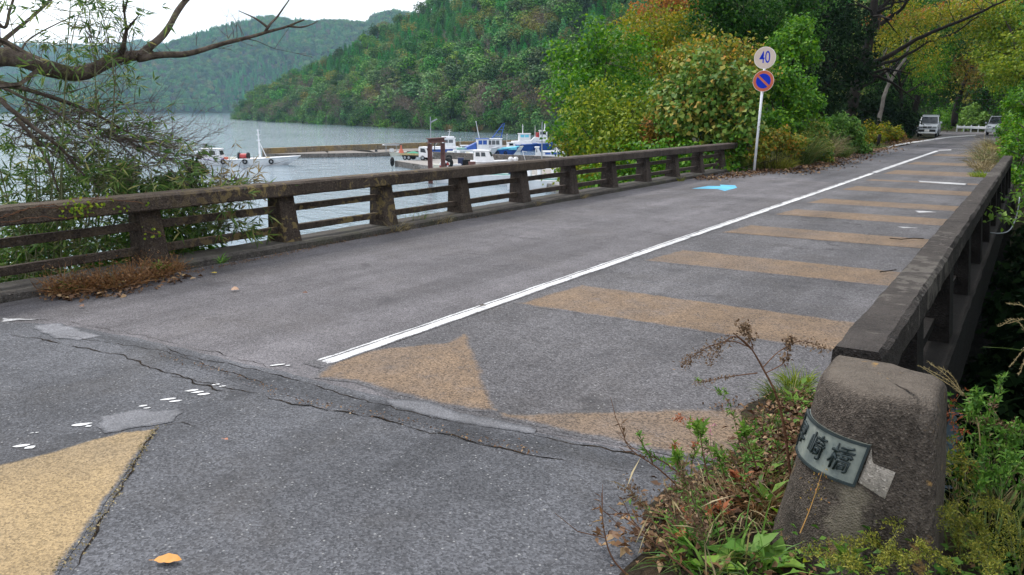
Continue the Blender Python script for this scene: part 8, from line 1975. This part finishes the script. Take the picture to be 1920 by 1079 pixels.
for i, (lab, pts, mt, n) in enumerate([
    ('tall green weed right of the pillar, against the dark stream bed', [(0.034,3.385,-0.056), (-0.011,3.413,0.152), (-0.024,3.506,0.298), (-0.013,3.605,0.407), (0.009,3.632,0.450)], 'lf_weed', 520), ('green weed with drooping tip hugging the right side of the pillar', [(-0.036,3.230,-0.003), (-0.079,3.257,0.199), (-0.088,3.307,0.400), (-0.062,3.344,0.471)], 'lf_weed', 460),
    ('red brown vine stalk leaning on the right side of the pillar', [(-0.007,3.315,0.012), (-0.077,3.325,0.217), (-0.123,3.278,0.380), (-0.148,3.292,0.491)], 'lf_red', 150), ('brown seeded weed arching at the right edge', [(0.099,3.440,-0.014), (0.091,3.492,0.194), (0.036,3.496,0.340), (-0.022,3.469,0.381)], 'lf_seed', 320),
    ('green leafy weed cut by the right edge of the picture', [(0.157,3.369,0.038), (0.119,3.389,0.199), (0.086,3.400,0.320), (0.110,3.439,0.400)], 'lf_weed', 420), ('yellow green weed low between pillar and right edge', [(0.067,3.185,0.031), (0.033,3.200,0.168), (-0.032,3.189,0.285), (-0.087,3.163,0.324)], 'lf_goldenrod', 460), ('bushy green weed in the corner below the vine stalk', [(0.006,3.079,0.020), (-0.028,3.094,0.154), (0.006,3.148,0.269), (0.067,3.199,0.307)], 'lf_weed', 480)]):
    goldenrod(lab, pts, n, 640 + i, mt, 0.028 if mt == 'lf_weed' else 0.018, 0.003, sub=9)
grass('grass_clump', 'arching long green grass blades right of the pillar', (0.073,3.270,0.103), 661, 46, 0.36, 0.10, 'lf_grass', 0.9, 0.008, 1.2)
grass('grass_clump', 'dark green grass on the slope in the lower right corner', (0.120,3.096,0.029), 662, 170, 0.26, 0.22, 'lf_grass', 0.8, 0.007, 0.9)
grass('grass_clump', 'thin straw grass right of the pillar', (-0.012,3.322,0.053), 663, 60, 0.34, 0.14, 'lf_straw', 0.5, 0.004, 0.5)
# plume grass
def plume(label, stem, fingers, seed):
    t = thing('plume_grass', label, 'grass', stem[0]); off = Vector(stem[0]); rng = np.random.default_rng(seed)
    mb = MB(); mb.tube([p - off for p in spline(stem, 12)], 0.0028, 5, cap=False); mb.build('stem', M['straw'], t, fix=False)
    for f_ in fingers:
        P = [p - off for p in spline(f_, 14)]; mb = MB(); mb.tube(P, 0.0012, 3, cap=False); sp = mb.build('plume_finger', M['straw'], t, fix=False)
        C = np.repeat(np.array([tuple(p) for p in P]), 5, 0); C = C + rng.normal(size=C.shape) * 0.0022; n = len(C); d = np.array(P[-1] - P[0])
        V, Q = leaf_quads(rng, C, unit(d / np.linalg.norm(d) + rand_dir(rng, n) * 0.5), rand_dir(rng, n), 0.012, 0.0035, 0.1); o = link('spikelets', mesh_np('spikelets', V, Q, M['lf_straw']), sp); tag(o, kind='stuff')
plume('golden grass plume drooping behind the right shoulder of the pillar', [(-0.011,3.468,0.129), (-0.047,3.502,0.340), (-0.103,3.464,0.468), (-0.126,3.431,0.496)], [[(-0.110,3.438,0.481), (-0.177,3.392,0.565), (-0.240,3.330,0.626)], [(-0.110,3.438,0.481), (-0.166,3.394,0.544), (-0.250,3.318,0.606)], [(-0.114,3.437,0.485), (-0.160,3.404,0.565), (-0.202,3.350,0.606)], [(-0.113,3.436,0.481), (-0.164,3.391,0.530), (-0.268,3.308,0.612)]], 671)
plume('pale feathery grass plume against the dark stream at the right edge', [(0.240,3.999,0.332), (0.161,3.991,0.492), (0.098,3.981,0.606)], [[(0.098,3.981,0.606), (0.027,3.959,0.697), (-0.028,3.915,0.670)], [(0.105,3.991,0.629), (0.067,3.985,0.697), (0.000,3.937,0.682)], [(0.117,3.994,0.606), (0.081,3.963,0.583), (0.033,3.909,0.503)], [(0.106,4.011,0.697), (0.049,3.990,0.755), (-0.011,3.953,0.766)], [(0.120,3.989,0.583), (0.087,3.954,0.538), (0.070,3.924,0.469)]], 672)
mb = MB(); B_ = spline([(0.213,3.912,0.524), (0.131,3.870,0.573), (0.033,3.813,0.602), (-0.076,3.743,0.611)], 12)
mb.loft([[(p.x, p.y, p.z - 0.0005), (p.x, p.y, p.z + 0.006 * (1 - k / 12)), (p.x + 0.001, p.y + 0.004, p.z + 0.003 * (1 - k / 12))] for k, p in enumerate(B_)]); o = mb.build('wild_grass', M['lf_grass'], fix=False); tag(o, 'single green grass blade pointing left against the dark stream', 'grass')
# maple sprays over the stream, far right
def leafy_branch(name, label, pts, n, L, Wd, mat, seed, sp, r=0.008):
    t = thing(name, label, 'branch', pts[0]); off = Vector(pts[0]); rng = np.random.default_rng(seed); P = [p - off for p in spline(pts, 16)]
    mb = MB(); mb.tube(P, [r * (1 - 0.05 * k) for k in range(16)], 5, cap=False); mb.build('stem', M['bark_twig'], t, fix=False)
    C = np.array([tuple(P[i]) for i in rng.integers(4, 16, n)]) + rng.normal(size=(n, 3)) * sp
    A = unit(rand_dir(rng, n) + np.array([0, 0, -0.2])); N = unit(rand_dir(rng, n) * 0.5 + np.array([0, 0, 1.0])); V, Q = leaf_quads(rng, C, A, N, L * (0.6 + 0.6 * rng.random(n)), Wd, 0.15); link('leaves', mesh_np('leaves', V, Q, M[mat]), t)
leafy_branch('leafy_branch', 'green leafy spray hanging over the stream at the right edge', [(0.303,11.086,0.844), (0.124,10.908,0.632), (-0.052,10.724,0.390), (-0.251,10.597,0.409)], 70, 0.085, 0.05, 'lf_fresh', 681, np.array([0.10, 0.10, 0.05]))
leafy_branch('leafy_branch', 'green leafy spray above the other one, right of the parapet end', [(0.342,13.592,0.898), (0.128,13.367,0.602), (-0.063,13.175,0.366), (-0.184,13.082,0.321)], 70, 0.085, 0.05, 'lf_weed', 682, np.array([0.12, 0.12, 0.06]))
# loop of pale cable hanging under the parapet
mb = MB(); mb.tube(spline([(-0.080,12.567,0.436), (-0.085,12.495,0.189), (-0.138,12.288,0.014), (-0.267,12.072,-0.013), (-0.475,11.826,0.044)], 18), 0.007, 6); o = mb.build('cable', M['steel_grey'], smooth=True); tag(o, 'pale loop of cable hanging at the outer side of the parapet', 'cable')

# ------------------------------------------------------------------ air
q = bpy.data.materials.new('haze_air'); q.use_nodes = True
q.node_tree.nodes.remove(q.node_tree.nodes['Principled BSDF'])
pv = q.node_tree.nodes.new('ShaderNodeVolumePrincipled'); pv.inputs['Color'].default_value = (0.52, 0.78, 1.0, 1); pv.inputs['Density'].default_value = 0.00010; pv.inputs['Anisotropy'].default_value = 0.0
q.node_tree.links.new(pv.outputs[0], q.node_tree.nodes['Material Output'].inputs['Volume'])
mb = MB(); mb.box((-1700, 1900, 168), (5400, 5400, 360)); o = mb.build('haze', q); tag(o, 'pale blue haze in the air over lake and hills', 'haze', kind='stuff')
o.visible_shadow = True
